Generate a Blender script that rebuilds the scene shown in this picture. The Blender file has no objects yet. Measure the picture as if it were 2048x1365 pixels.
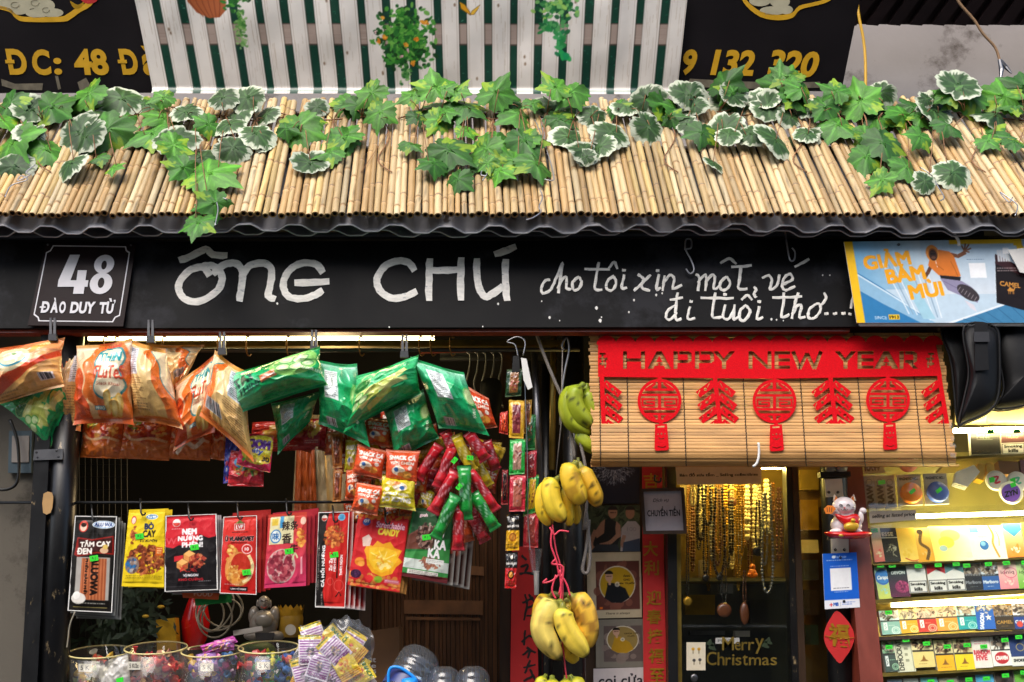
import bpy, math, random
import numpy as np
from mathutils import Vector, Matrix
from mathutils.geometry import delaunay_2d_cdt

# ---------------------------------------------------------------- camera, sky, sun, exposure
S = bpy.context.scene
COL = S.collection
R = math.radians
FPX, PITCH, CAMP = 2300.0, R(14), np.array([0.0, 0.0, 1.6])
cam = bpy.data.objects.new('camera', bpy.data.cameras.new('camera'))
COL.objects.link(cam)
cam.location = CAMP.tolist()
cam.rotation_euler = (R(90) + PITCH, 0, 0)
cam.data.sensor_width = 36
cam.data.lens = 36 * FPX / 2048
cam.data.clip_end = 500
S.camera = cam
w = bpy.data.worlds.new('World')
S.world = w
w.use_nodes = True
wn = w.node_tree
sky = wn.nodes.new('ShaderNodeTexSky')
sky.sky_type = 'NISHITA'
sky.sun_disc = False
sky.sun_elevation = R(52)
sky.sun_rotation = R(200)
sky.air_density = 1.0
sky.dust_density = 3.0
bg = wn.nodes['Background']
wn.links.new(sky.outputs[0], bg.inputs[0])
bg.inputs[1].default_value = 0.15
sun = bpy.data.objects.new('sun', bpy.data.lights.new('sun', 'SUN'))
COL.objects.link(sun)
sun.data.energy = 1.3
sun.data.angle = R(40)
sun.data.color = (1, 0.96, 0.9)
_a, _e = R(200), R(52)      # direction to the sun: behind the camera, a little to the left
sd = Vector((math.sin(_a) * math.cos(_e), math.cos(_a) * math.cos(_e), math.sin(_e)))
sun.rotation_euler = sd.to_track_quat('Z', 'Y').to_euler()
S.view_settings.view_transform = 'Standard'
S.view_settings.look = 'None'
S.view_settings.gamma = 1
S.view_settings.use_curve_mapping = False
S.view_settings.exposure = 1.0

# ---------------------------------------------------------------- geometry helpers
rnd = random.Random(11)
RT = np.array([1.0, 0, 0])
UP = np.array([0, -math.sin(PITCH), math.cos(PITCH)])
FW = np.array([0, math.cos(PITCH), math.sin(PITCH)])


def ray(px, py):
    return FW + RT * ((px - 1024) / FPX) + UP * ((682.5 - py) / FPX)


class Plane:
    """A plane of the place; at(px, py) gives its point seen along one direction."""
    def __init__(s, Y, lean=0, py0=682, n=None, x0=1024):
        r = ray(x0, py0)
        s.p = CAMP + r * (Y / r[1])
        a = R(lean)
        s.n = np.array([0, -math.cos(a), math.sin(a)]) if n is None else np.array(n, float) / np.linalg.norm(n)

    def at(s, px, py, off=0.0):
        d = ray(px, py)
        t = ((s.p + s.n * off - CAMP) @ s.n) / (d @ s.n)
        return CAMP + d * t


def PY(Y):
    return Plane(Y)


def W(px, py, Y):
    r = ray(px, py)
    return CAMP + r * (Y / r[1])


def lin(c):
    c = np.asarray(c, float)
    return np.where(c <= 0.04045, c / 12.92, ((c + 0.055) / 1.055) ** 2.4)


def hexc(h):
    if isinstance(h, str):
        return np.array([int(h[i:i + 2], 16) / 255 for i in (0, 2, 4)])
    return np.asarray(h, float)


def mk(name, V, F, mat, parent=None, smooth=False, cols=None, mats=None, fm=None):
    """one mesh object; V in world space, F list of index tuples or an int array (n,4)"""
    V = np.asarray(V, float).reshape(-1, 3)
    me = bpy.data.meshes.new(name)
    if parent is None:
        o0 = np.array([V[:, 0].mean(), V[:, 1].mean(), V[:, 2].min()])
    else:
        o0 = np.array(parent['org'])
    Vl = V - o0
    if isinstance(F, np.ndarray):
        k = F.shape[1]
        nf = F.shape[0]
        me.vertices.add(len(Vl))
        me.vertices.foreach_set('co', Vl.ravel())
        me.loops.add(nf * k)
        me.loops.foreach_set('vertex_index', F.ravel().astype(np.int32))
        me.polygons.add(nf)
        me.polygons.foreach_set('loop_start', np.arange(0, nf * k, k, dtype=np.int32))
        me.update(calc_edges=True)
    else:
        me.from_pydata([tuple(v) for v in Vl], [], F)
    if mats:
        for m in mats:
            me.materials.append(m)
        me.polygons.foreach_set('material_index', np.asarray(fm, np.int32))
    else:
        me.materials.append(mat)
    if smooth:
        me.polygons.foreach_set('use_smooth', np.ones(len(me.polygons), bool))
    if cols is not None:
        ca = me.color_attributes.new('Col', 'FLOAT_COLOR', 'POINT')
        c4 = np.ones((len(Vl), 4), np.float32)
        c4[:, :3] = cols
        ca.data.foreach_set('color', c4.ravel())
    o = bpy.data.objects.new(name, me)
    COL.objects.link(o)
    if parent is not None:
        o.parent = parent
        o['org'] = list(o0)
    else:
        o.location = o0
        o['org'] = list(o0)
    return o


def tag(o, label, cat, group=None):
    o['label'] = label
    o['category'] = cat
    if group:
        o['group'] = group
    return o


def thing(name, label, cat, loc, group=None):
    o = bpy.data.objects.new(name, None)
    o.empty_display_size = 0.05
    COL.objects.link(o)
    o.location = tuple(loc)
    o['org'] = [float(v) for v in loc]
    return tag(o, label, cat, group)


def struct(o):
    o['kind'] = 'structure'
    return o


def stuff(o):
    o['kind'] = 'stuff'
    return o


class MB:
    """collects shapes into one mesh"""
    def __init__(s):
        s.v, s.f, s.n = [], [], 0

    def add(s, V, F):
        V = np.asarray(V, float)
        s.v.append(V)
        s.f += [tuple(i + s.n for i in f) for f in F]
        s.n += len(V)
        return s

    def box(s, a, b):
        x0, y0, z0 = np.minimum(a, b)
        x1, y1, z1 = np.maximum(a, b)
        V = [(x0, y0, z0), (x1, y0, z0), (x1, y1, z0), (x0, y1, z0), (x0, y0, z1), (x1, y0, z1), (x1, y1, z1), (x0, y1, z1)]
        return s.add(V, [(0, 3, 2, 1), (4, 5, 6, 7), (0, 1, 5, 4), (1, 2, 6, 5), (2, 3, 7, 6), (3, 0, 4, 7)])

    def slab(s, pts, pl, th=0.01, off=0.0):
        """prism: outline given on a plane, th deep behind it"""
        n = len(pts)
        A = [pl.at(p[0], p[1], off) for p in pts]
        B = [a - pl.n * th for a in A]
        F = [tuple(range(n)), tuple(range(2 * n - 1, n - 1, -1))]
        F += [(i, i + n, (i + 1) % n + n, (i + 1) % n) for i in range(n)]
        return s.add(A + B, F)

    def tube(s, P, r, k=8, cap=True, closed=False):
        P = [np.asarray(p, float) for p in P]
        n = len(P)
        rs = r if hasattr(r, '__len__') else [r] * n
        V = []
        prev = None
        for i in range(n):
            t = P[(i + 1) % n if closed else min(i + 1, n - 1)] - P[i - 1 if closed else max(i - 1, 0)]
            t = t / (np.linalg.norm(t) + 1e-12)
            if prev is None:
                a = np.array([0, 0, 1.0]) if abs(t[2]) < 0.9 else np.array([1.0, 0, 0])
                u = np.cross(t, a)
            else:
                u = prev - t * (prev @ t)
            u = u / (np.linalg.norm(u) + 1e-12)
            prev = u
            q = np.cross(t, u)
            for j in range(k):
                an = 2 * math.pi * j / k
                V.append(P[i] + (u * math.cos(an) + q * math.sin(an)) * rs[i])
        F = []
        for i in range(n if closed else n - 1):
            for j in range(k):
                a, b = i * k + j, i * k + (j + 1) % k
                c, d = ((i + 1) % n) * k + (j + 1) % k, ((i + 1) % n) * k + j
                F.append((a, b, c, d))
        if cap and not closed:
            F.append(tuple(range(k - 1, -1, -1)))
            F.append(tuple(range((n - 1) * k, n * k)))
        return s.add(V, F)

    def lathe(s, base, axis, prof, k=20):
        base = np.asarray(base, float)
        ax = np.asarray(axis, float)
        ax = ax / np.linalg.norm(ax)
        a = np.array([1.0, 0, 0]) if abs(ax[0]) < 0.9 else np.array([0, 1.0, 0])
        u = np.cross(ax, a)
        u /= np.linalg.norm(u)
        q = np.cross(ax, u)
        V = []
        for (r, h) in prof:
            for j in range(k):
                an = 2 * math.pi * j / k
                V.append(base + ax * h + (u * math.cos(an) + q * math.sin(an)) * r)
        F = []
        for i in range(len(prof) - 1):
            for j in range(k):
                F.append((i * k + j, i * k + (j + 1) % k, (i + 1) * k + (j + 1) % k, (i + 1) * k + j))
        return s.add(V, F)

    def ball(s, c, r, k=14, sc=(1, 1, 1)):
        c = np.asarray(c, float)
        V, F = [], []
        m = k // 2 + 1
        for i in range(m + 1):
            th = math.pi * i / m
            for j in range(k):
                ph = 2 * math.pi * j / k
                V.append(c + r * np.array([math.sin(th) * math.cos(ph) * sc[0], math.sin(th) * math.sin(ph) * sc[1], math.cos(th) * sc[2]]))
        for i in range(m):
            for j in range(k):
                F.append((i * k + j, (i + 1) * k + j, (i + 1) * k + (j + 1) % k, i * k + (j + 1) % k))
        return s.add(V, F)

    def brush(s, pts, wd, pl, th=0.0012, off=0.0015, jit=0.12, seed=0):
        """a painted stroke: ribbon with uneven width, a little proud of the plane"""
        rr = random.Random(seed)
        P = smooth_path(pts, 4) if len(pts) > 2 else [tuple(np.array(pts[0]) + (np.array(pts[-1]) - np.array(pts[0])) * t) for t in (0, .2, .4, .6, .8, 1)]
        P = np.array(P, float)
        n = len(P)
        T = np.gradient(P, axis=0)
        T /= np.linalg.norm(T, axis=1)[:, None] + 1e-9
        N = np.stack([-T[:, 1], T[:, 0]], 1)
        e = np.array([0.5 * wd * (1 + rr.uniform(-jit, jit)) for _ in range(n)])
        e2 = np.array([0.5 * wd * (1 + rr.uniform(-jit, jit)) for _ in range(n)])
        e[0] *= .75
        e[-1] *= .7
        P[0] -= T[0] * wd * .3
        P[-1] += T[-1] * wd * .3
        L = P + N * e[:, None]
        Q = P - N * e2[:, None]
        o = off + rr.uniform(0, 0.0006)
        A = [pl.at(x, y, o + th * .3) for x, y in L]
        M = [pl.at(x, y, o + th) for x, y in P]
        B = [pl.at(x, y, o + th * .3) for x, y in Q]
        A0 = [pl.at(x, y, -0.001) for x, y in L]
        B0 = [pl.at(x, y, -0.001) for x, y in Q]
        F = []
        for i in range(n - 1):
            for g, h in ((3 * n, 0), (0, n), (n, 2 * n), (2 * n, 4 * n)):
                F.append((g + i, g + i + 1, h + i + 1, h + i))
        F += [(3 * n, 0, n, 2 * n, 4 * n), (4 * n - 1, 5 * n - 1, 3 * n - 1, 2 * n - 1, n - 1)]
        return s.add(A + M + B + A0 + B0, F)

    def mk(s, name, mat, parent=None, smooth=False):
        return mk(name, np.concatenate(s.v), s.f, mat, parent, smooth)


def smooth_path(pts, k=5, closed=False):
    P = [np.array(p, float) for p in pts]
    n = len(P)
    out = []
    for i in range(n if closed else n - 1):
        g = (lambda j: P[j % n]) if closed else (lambda j: P[min(max(j, 0), n - 1)])
        p0, p1, p2, p3 = g(i - 1), g(i), g(i + 1), g(i + 2)
        for t in np.linspace(0, 1, k, endpoint=False):
            out.append(0.5 * (2 * p1 + (p2 - p0) * t + (2 * p0 - 5 * p1 + 4 * p2 - p3) * t * t + (3 * p1 - p0 - 3 * p2 + p3) * t ** 3))
    if not closed:
        out.append(P[-1])
    return out


def ellpts(cx, cy, rx, ry, n=24, a0=0, a1=360, rot=0):
    c, s_ = math.cos(R(rot)), math.sin(R(rot))
    out = []
    full = abs(a1 - a0) >= 360
    for i in range(n):
        a = R(a0 + (a1 - a0) * i / (n if full else n - 1))
        x, y = rx * math.cos(a), ry * math.sin(a)
        out.append((cx + x * c - y * s_, cy + x * s_ + y * c))
    return out


def cutout(name, ops, pl, th, mat, parent=None, off=0.0, smooth=False):
    """flat sheet from outlines painted in order: (+1, outline) adds, (-1, outline) cuts; then given thickness"""
    V, E = [], []
    for sg, p in ops:
        b = len(V)
        V += [Vector((float(x), float(y))) for x, y in p]
        E += [(b + i, b + (i + 1) % len(p)) for i in range(len(p))]
    vs, es, fs, *_ = delaunay_2d_cdt(V, E, [], 0, 1e-5)
    A = np.array([(v.x, v.y) for v in vs])
    T = np.array([f for f in fs])
    C = A[T].mean(axis=1)
    ins = np.zeros(len(C), bool)
    for sg, p in ops:
        P = np.array(p, float)
        Q = np.roll(P, -1, 0)
        m = np.zeros(len(C), bool)
        for (x1, y1), (x2, y2) in zip(P, Q):
            if y1 == y2:
                continue
            c = ((y1 > C[:, 1]) != (y2 > C[:, 1])) & (C[:, 0] < (x2 - x1) * (C[:, 1] - y1) / (y2 - y1) + x1)
            m ^= c
        ins[m] = sg > 0
    T = T[ins]
    edges = {}
    for t in T:
        for i in range(3):
            a, b = int(t[i]), int(t[(i + 1) % 3])
            if (b, a) in edges:
                del edges[(b, a)]
            else:
                edges[(a, b)] = 1
    n = len(A)
    P0 = [pl.at(x, y, off + th) for x, y in A]
    P1 = [pl.at(x, y, off) for x, y in A]
    F = [tuple(int(i) for i in t) for t in T] + [tuple(int(i) + n for i in t[::-1]) for t in T]
    F += [(a, a + n, b + n, b) for a, b in edges]
    return mk(name, np.array(P0 + P1), F, mat, parent, smooth)


# ---------------------------------------------------------------- lettering
_tc = {}


def glyph(sx, bold=0.0, shear=0.0):
    key = (sx, bold, shear)
    if key not in _tc:
        c = bpy.data.curves.new('lettering', 'FONT')
        c.body = sx
        c.offset = bold
        c.shear = shear
        c.resolution_u = 4
        o = bpy.data.objects.new('lettering', c)
        me = bpy.data.meshes.new_from_object(o)
        V = np.array([v.co[:2] for v in me.vertices])
        F = [tuple(p.vertices) for p in me.polygons]
        cnt = {}
        for f in F:
            for i in range(len(f)):
                k = (min(f[i], f[(i + 1) % len(f)]), max(f[i], f[(i + 1) % len(f)]))
                cnt[k] = cnt.get(k, 0) + 1
        E = np.array([k for k, n in cnt.items() if n == 1])
        bpy.data.objects.remove(o)
        bpy.data.curves.remove(c)
        bpy.data.meshes.remove(me)
        lo, hi = V.min(0), V.max(0)
        _tc[key] = (V, F, E, lo, hi)
    return _tc[key]


def lettering(name, text, quad, pl, mat, parent=None, bold=0.0, shear=0.0, th=0.001, off=0.001):
    """raised text filling a four-cornered area TL,TR,BR,BL of a plane"""
    V, F, E, lo, hi = glyph(text, bold, shear)
    U = (V - lo) / (hi - lo)
    q = np.array(quad, float)
    if q.shape == (4,):
        q = np.array([(q[0], q[1]), (q[2], q[1]), (q[2], q[3]), (q[0], q[3])])
    u, v = U[:, 0:1], 1 - U[:, 1:2]
    P = (q[0] * (1 - u) + q[1] * u) * (1 - v) + (q[3] * (1 - u) + q[2] * u) * v
    A = [pl.at(x, y, off + th) for x, y in P]
    B = [pl.at(x, y, off) for x, y in P]
    n = len(A)
    FF = list(F) + [(int(a), int(a) + n, int(b) + n, int(b)) for a, b in E]
    return mk(name, np.array(A + B), FF, mat, parent)


# ---------------------------------------------------------------- printed matter: a small painter for colour attributes
class Cv:
    def __init__(s, w_, h_, bgc='ffffff', r=0.72):
        s.w, s.h, s.r = w_, h_, r
        s.W, s.H = max(4, int(round(w_ * r))), max(4, int(round(h_ * r)))
        s.kx, s.ky = s.W / w_, s.H / h_
        s.a = np.ones((s.H, s.W, 3)) * hexc(bgc)

    def _fill(s, E, c, al=1.0):
        ss = 3
        Wd, Hd = s.W * ss, s.H * ss
        E = np.asarray(E, float) * np.array([s.kx, s.ky, s.kx, s.ky]) * ss
        if not len(E):
            return s
        y0 = max(0, int(E[:, [1, 3]].min()) - 1)
        y1 = min(Hd, int(E[:, [1, 3]].max()) + 2)
        if y1 <= y0:
            return s
        T = np.zeros((y1 - y0, Wd + 1), np.int32)
        for xa, ya, xb, yb in E:
            if ya > yb:
                xa, ya, xb, yb = xb, yb, xa, ya
            r0, r1 = max(y0, math.ceil(ya - .5)), min(y1, math.ceil(yb - .5))
            if r1 <= r0:
                continue
            ys = np.arange(r0, r1)
            xs = xa + (xb - xa) * ((ys + .5 - ya) / (yb - ya))
            xi = np.clip(np.ceil(xs - .5), 0, Wd).astype(int)
            np.add.at(T, (ys - y0, xi), 1)
        odd = np.nonzero(T.sum(1) % 2)[0]
        for r_ in odd:
            T[r_] = T[r_ - 1] if r_ else 0
        M = (np.cumsum(T, 1)[:, :Wd] % 2).astype(float)
        full = np.zeros((Hd, Wd)) if (y0 % ss or y1 % ss or True) else None
        ya0, ya1 = (y0 // ss) * ss, min(Hd, -(-y1 // ss) * ss)
        full = np.zeros((ya1 - ya0, Wd))
        full[y0 - ya0:y1 - ya0] = M
        m = full.reshape((ya1 - ya0) // ss, ss, s.W, ss).mean((1, 3)) * al
        sl = s.a[ya0 // ss:ya1 // ss]
        sl += (hexc(c) - sl) * m[:, :, None]
        return s

    def poly(s, P, c, al=1.0):
        P = np.asarray(P, float)
        return s._fill(np.hstack([P, np.roll(P, -1, 0)]), c, al)

    def rect(s, x0, y0, x1, y1, c, al=1.0):
        return s.poly([(x0, y0), (x1, y0), (x1, y1), (x0, y1)], c, al)

    def ell(s, cx, cy, rx, ry, c, al=1.0, rot=0):
        return s.poly(ellpts(cx, cy, rx, ry, 26, rot=rot), c, al)

    def ring(s, cx, cy, rx, ry, wd, c, a0=0, a1=360):
        n = 30
        P = ellpts(cx, cy, rx, ry, n, a0, a1)
        if abs(a1 - a0) >= 360:
            P.append(P[0])
        return s.line(P, wd, c)

    def line(s, P, wd, c, al=1.0, curve=False):
        if curve:
            P = smooth_path(P, 6)
        P = [np.array(p, float) for p in P]
        A, B = [], []
        for i, p in enumerate(P):
            t = P[min(i + 1, len(P) - 1)] - P[max(i - 1, 0)]
            t = t / (np.linalg.norm(t) + 1e-9)
            nn = np.array([-t[1], t[0]]) * wd / 2
            A.append(p + nn)
            B.append(p - nn)
        for i in range(len(P) - 1):
            s.poly([A[i], A[i + 1], B[i + 1], B[i]], c, al)
        return s

    def text(s, t, cx, cy, h, c, wd=None, rot=0, bold=0.0, shear=0.0, out=None, ow=1.5, al=1.0):
        """text centred at cx,cy, h high (units), squeezed to wd if given"""
        V, F, E, lo, hi = glyph(t, 0, shear)
        sc = h / max(hi[1] - lo[1], 1e-6)
        sx = (wd / (hi[0] - lo[0])) if wd else sc
        P = (V - (lo + hi) / 2) * np.array([sx, -sc])
        a = R(rot)
        P = P @ np.array([[math.cos(a), math.sin(a)], [-math.sin(a), math.cos(a)]]) + np.array([cx, cy])
        EE = np.hstack([P[E[:, 0]], P[E[:, 1]]])
        if out is not None:
            for dx, dy in ((ow, 0), (-ow, 0), (0, ow), (0, -ow), (ow * .7, ow * .7), (-ow * .7, -ow * .7), (ow * .7, -ow * .7), (-ow * .7, ow * .7)):
                s._fill(EE + np.array([dx, dy, dx, dy]), out, 1)
        if bold:
            k = bold * sc * .8
            for dx, dy in ((k, k), (-k, k), (k, -k), (-k, -k)):
                s._fill(EE + np.array([dx, dy, dx, dy]), c, al)
        return s._fill(EE, c, al)

    def grad(s, c0, c1, x0=0, y0=0, x1=None, y1=None, horiz=False, al=1.0):
        x1 = s.w if x1 is None else x1
        y1 = s.h if y1 is None else y1
        i0, i1 = max(0, int(y0 * s.ky)), min(s.H, int(round(y1 * s.ky)))
        j0, j1 = max(0, int(x0 * s.kx)), min(s.W, int(round(x1 * s.kx)))
        if i1 <= i0 or j1 <= j0:
            return s
        t = np.linspace(0, 1, j1 - j0)[None, :, None] if horiz else np.linspace(0, 1, i1 - i0)[:, None, None]
        g = hexc(c0) * (1 - t) + hexc(c1) * t
        sl = s.a[i0:i1, j0:j1]
        sl += (g - sl) * al
        return s

    def food(s, cx, cy, rx, ry, cs, n=60, size=.22, seed=1):
        rr = random.Random(seed)
        for _ in range(n):
            a, d = rr.uniform(0, 6.28), math.sqrt(rr.random())
            q = rr.uniform(.4, 1) * size
            s.ell(cx + math.cos(a) * d * rx * (1 - q * .5), cy + math.sin(a) * d * ry * (1 - q * .5), rx * q, ry * q * rr.uniform(.4, 1), rr.choice(cs), .85, rr.uniform(0, 180))
        return s

    def lines(s, x0, y0, x1, y1, n, c, al=.75, seed=1, th=.45):
        """rows of small print too fine to read"""
        rr = random.Random(seed)
        dy = (y1 - y0) / n
        for i in range(n):
            x = x0
            e = x1 - (rr.random() ** 2) * (x1 - x0) * .4
            while x < e:
                q = rr.uniform(1.5, 5) * max(1, dy / 3)
                s.rect(x, y0 + i * dy, min(x + q, e), y0 + i * dy + dy * th, c, al)
                x += q + 1
        return s

    def bars(s, x0, y0, x1, y1, seed=1, bgc='f2f2f2'):
        rr = random.Random(seed)
        s.rect(x0 - 1, y0 - 1, x1 + 1, y1 + 1, bgc)
        x = x0
        while x < x1:
            q = rr.choice((.7, 1.2, 1.8))
            s.rect(x, y0, min(x + q, x1), y1, '161616')
            x += q + rr.choice((.8, 1.3, 1.8))
        return s

    def noise(s, amt, seed=1, sc=1):
        g = np.random.default_rng(seed)
        n = g.normal(0, amt, (s.H // sc + 2, s.W // sc + 2))
        n = np.kron(n, np.ones((sc, sc)))[:s.H, :s.W]
        s.a = np.clip(s.a + n[:, :, None], 0, 1)
        return s

    def cols(s):
        return lin(np.clip(s.a, 0, 1)).reshape(-1, 3)


_ng = {}


def vnoise(x, y, seed=0):
    """smooth value noise on arrays"""
    if seed not in _ng:
        _ng[seed] = np.random.default_rng(seed).uniform(-1, 1, (64, 64))
    G = _ng[seed]
    xi, yi = np.floor(x).astype(int), np.floor(y).astype(int)
    fx, fy = x - xi, y - yi
    fx, fy = fx * fx * (3 - 2 * fx), fy * fy * (3 - 2 * fy)
    a, b = G[yi % 64, xi % 64], G[yi % 64, (xi + 1) % 64]
    c, d = G[(yi + 1) % 64, xi % 64], G[(yi + 1) % 64, (xi + 1) % 64]
    return (a * (1 - fx) + b * fx) * (1 - fy) + (c * (1 - fx) + d * fx) * fy


def sheet(name, quad, pl, cv, mat, parent=None, bulge=0.0, wr=0.0, th=0.002, off=0.0, seed=0, side=None, crimp=0.06, pinch=0.0, Z=None, warp=None, flat_p=0.5, back=True):
    """a printed surface spread over four corners TL,TR,BR,BL, flat or blown up like a bag; Z: nearness of each corner"""
    q = np.array(quad, float)
    if q.shape == (4,):
        q = np.array([(q[0], q[1]), (q[2], q[1]), (q[2], q[3]), (q[0], q[3])])
    Z = Z or (0, 0, 0, 0)
    C = [pl.at(*q[i], off + Z[i]) for i in range(4)]
    nx, ny = cv.W, cv.H
    cols = cv.cols()

    def surf(u, v, sgn):
        if pinch:
            u2 = .5 + (u - .5) * (1 - pinch * np.sin(np.pi * v) ** .7)
            v2 = .5 + (v - .5) * (1 - pinch * .7 * np.sin(np.pi * u) ** .7)
            m = .006 * pinch / .08
            u2 = u2 + m * 1.5 * vnoise(v * 7 + seed, u * 0 + seed * .7, 3)
        else:
            u2, v2 = u, v
        u2, v2 = u2[..., None], v2[..., None]
        P = (C[0] * (1 - u2) + C[1] * u2) * (1 - v2) + (C[3] * (1 - u2) + C[2] * u2) * v2
        D = np.zeros_like(u)
        if bulge:
            vv = np.clip((v - crimp) / (1 - 2 * crimp), 0, 1)
            D = bulge * (np.sin(np.pi * u) ** flat_p) * (np.sin(np.pi * vv) ** flat_p) * (1 if sgn > 0 else -.8)
        if wr and bulge and sgn < 0:
            D = D - 2.6 * wr * np.sin(np.pi * u) ** .5 * np.sin(np.pi * v) ** .5
        elif wr:
            vv = np.clip((v - crimp) / (1 - 2 * crimp), 0, 1)
            e1 = np.exp(-vv / .2) + np.exp(-(1 - vv) / .2)
            e2 = np.exp(-u / .12) + np.exp(-(1 - u) / .12)
            f = np.abs(vnoise(u * 9 + seed * 3.1, v * 1.6 + seed, 5)) * e1
            f2 = np.abs(vnoise(u * 2 + seed * 1.7, v * 9 + seed * 2.3, 7)) * e2
            f3 = np.abs(vnoise(u * 3.2 + v * 2 + seed * .9, v * 3.5 - u * 1.6 + seed * 1.3, 8))
            f4 = np.abs(vnoise(u * 7 - v * 4 + seed * 2.1, v * 8 + u * 3 + seed, 9)) ** .7
            D = D + wr * (.9 - 1.1 * f - .8 * f2 - .9 * f3 - .38 * f4) * (1 if bulge == 0 else np.clip(D / (abs(bulge) * .5), -1, 1))
            if crimp > .02 and bulge:
                cz = (v < crimp) | (v > 1 - crimp)
                D = D + np.where(cz, wr * .25 * np.sin(u * 9 + seed), 0)
        if warp is not None:
            D = D + warp(u, v)
        return P + pl.n * D[..., None]

    u, v = np.meshgrid(np.linspace(0, 1, nx), np.linspace(0, 1, ny))
    V = surf(u, v, 1).reshape(-1, 3)
    idx = np.arange(nx * ny).reshape(ny, nx)
    F = np.stack([idx[1:, :-1], idx[1:, 1:], idx[:-1, 1:], idx[:-1, :-1]], -1).reshape(-1, 4)
    sc = lin(hexc(side)) if side is not None else cols.mean(0)
    if back:
        kx, ky = (min(nx, 14), min(ny, 14)) if bulge else (2, 2)
        if not bulge:
            bi = np.concatenate([idx[0, :], idx[1:, -1], idx[-1, -2::-1], idx[-2:0:-1, 0]])
            nb = len(bi)
            n0 = len(V)
            V2 = V[bi] - pl.n * th
            V = np.vstack([V, V[bi], V2])
            a = np.arange(nb)
            b = (a + 1) % nb
            Fs = np.stack([n0 + b, n0 + a, n0 + nb + a, n0 + nb + b], -1)
            # back: fan strip across
            n1 = len(V)
            bt = not (wr or warp is not None)
            cc = surf(np.array([[0., 1.], [0., 1.]]), np.array([[0., 0.], [1., 1.]]), 1).reshape(-1, 3) - pl.n * th
            V = np.vstack([V, cc])
            Fb = np.array([[n1, n1 + 1, n1 + 3, n1 + 2]])
            F = np.vstack([F, Fs, Fb] if bt else [F, Fs])
            cols = np.vstack([cols, np.tile(sc, (len(V) - n0, 1))])
        else:
            u, v = np.meshgrid(np.linspace(0, 1, kx), np.linspace(0, 1, ky))
            n0 = len(V)
            V = np.vstack([V, surf(u, v, -1).reshape(-1, 3)])
            id2 = np.arange(kx * ky).reshape(ky, kx) + n0
            F = np.vstack([F, np.stack([id2[:-1, :-1], id2[:-1, 1:], id2[1:, 1:], id2[1:, :-1]], -1).reshape(-1, 4)])
            cols = np.vstack([cols, np.tile(sc, (kx * ky, 1))])
    return mk(name, V, F, mat, parent, bool(bulge or wr or warp), cols)


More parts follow.
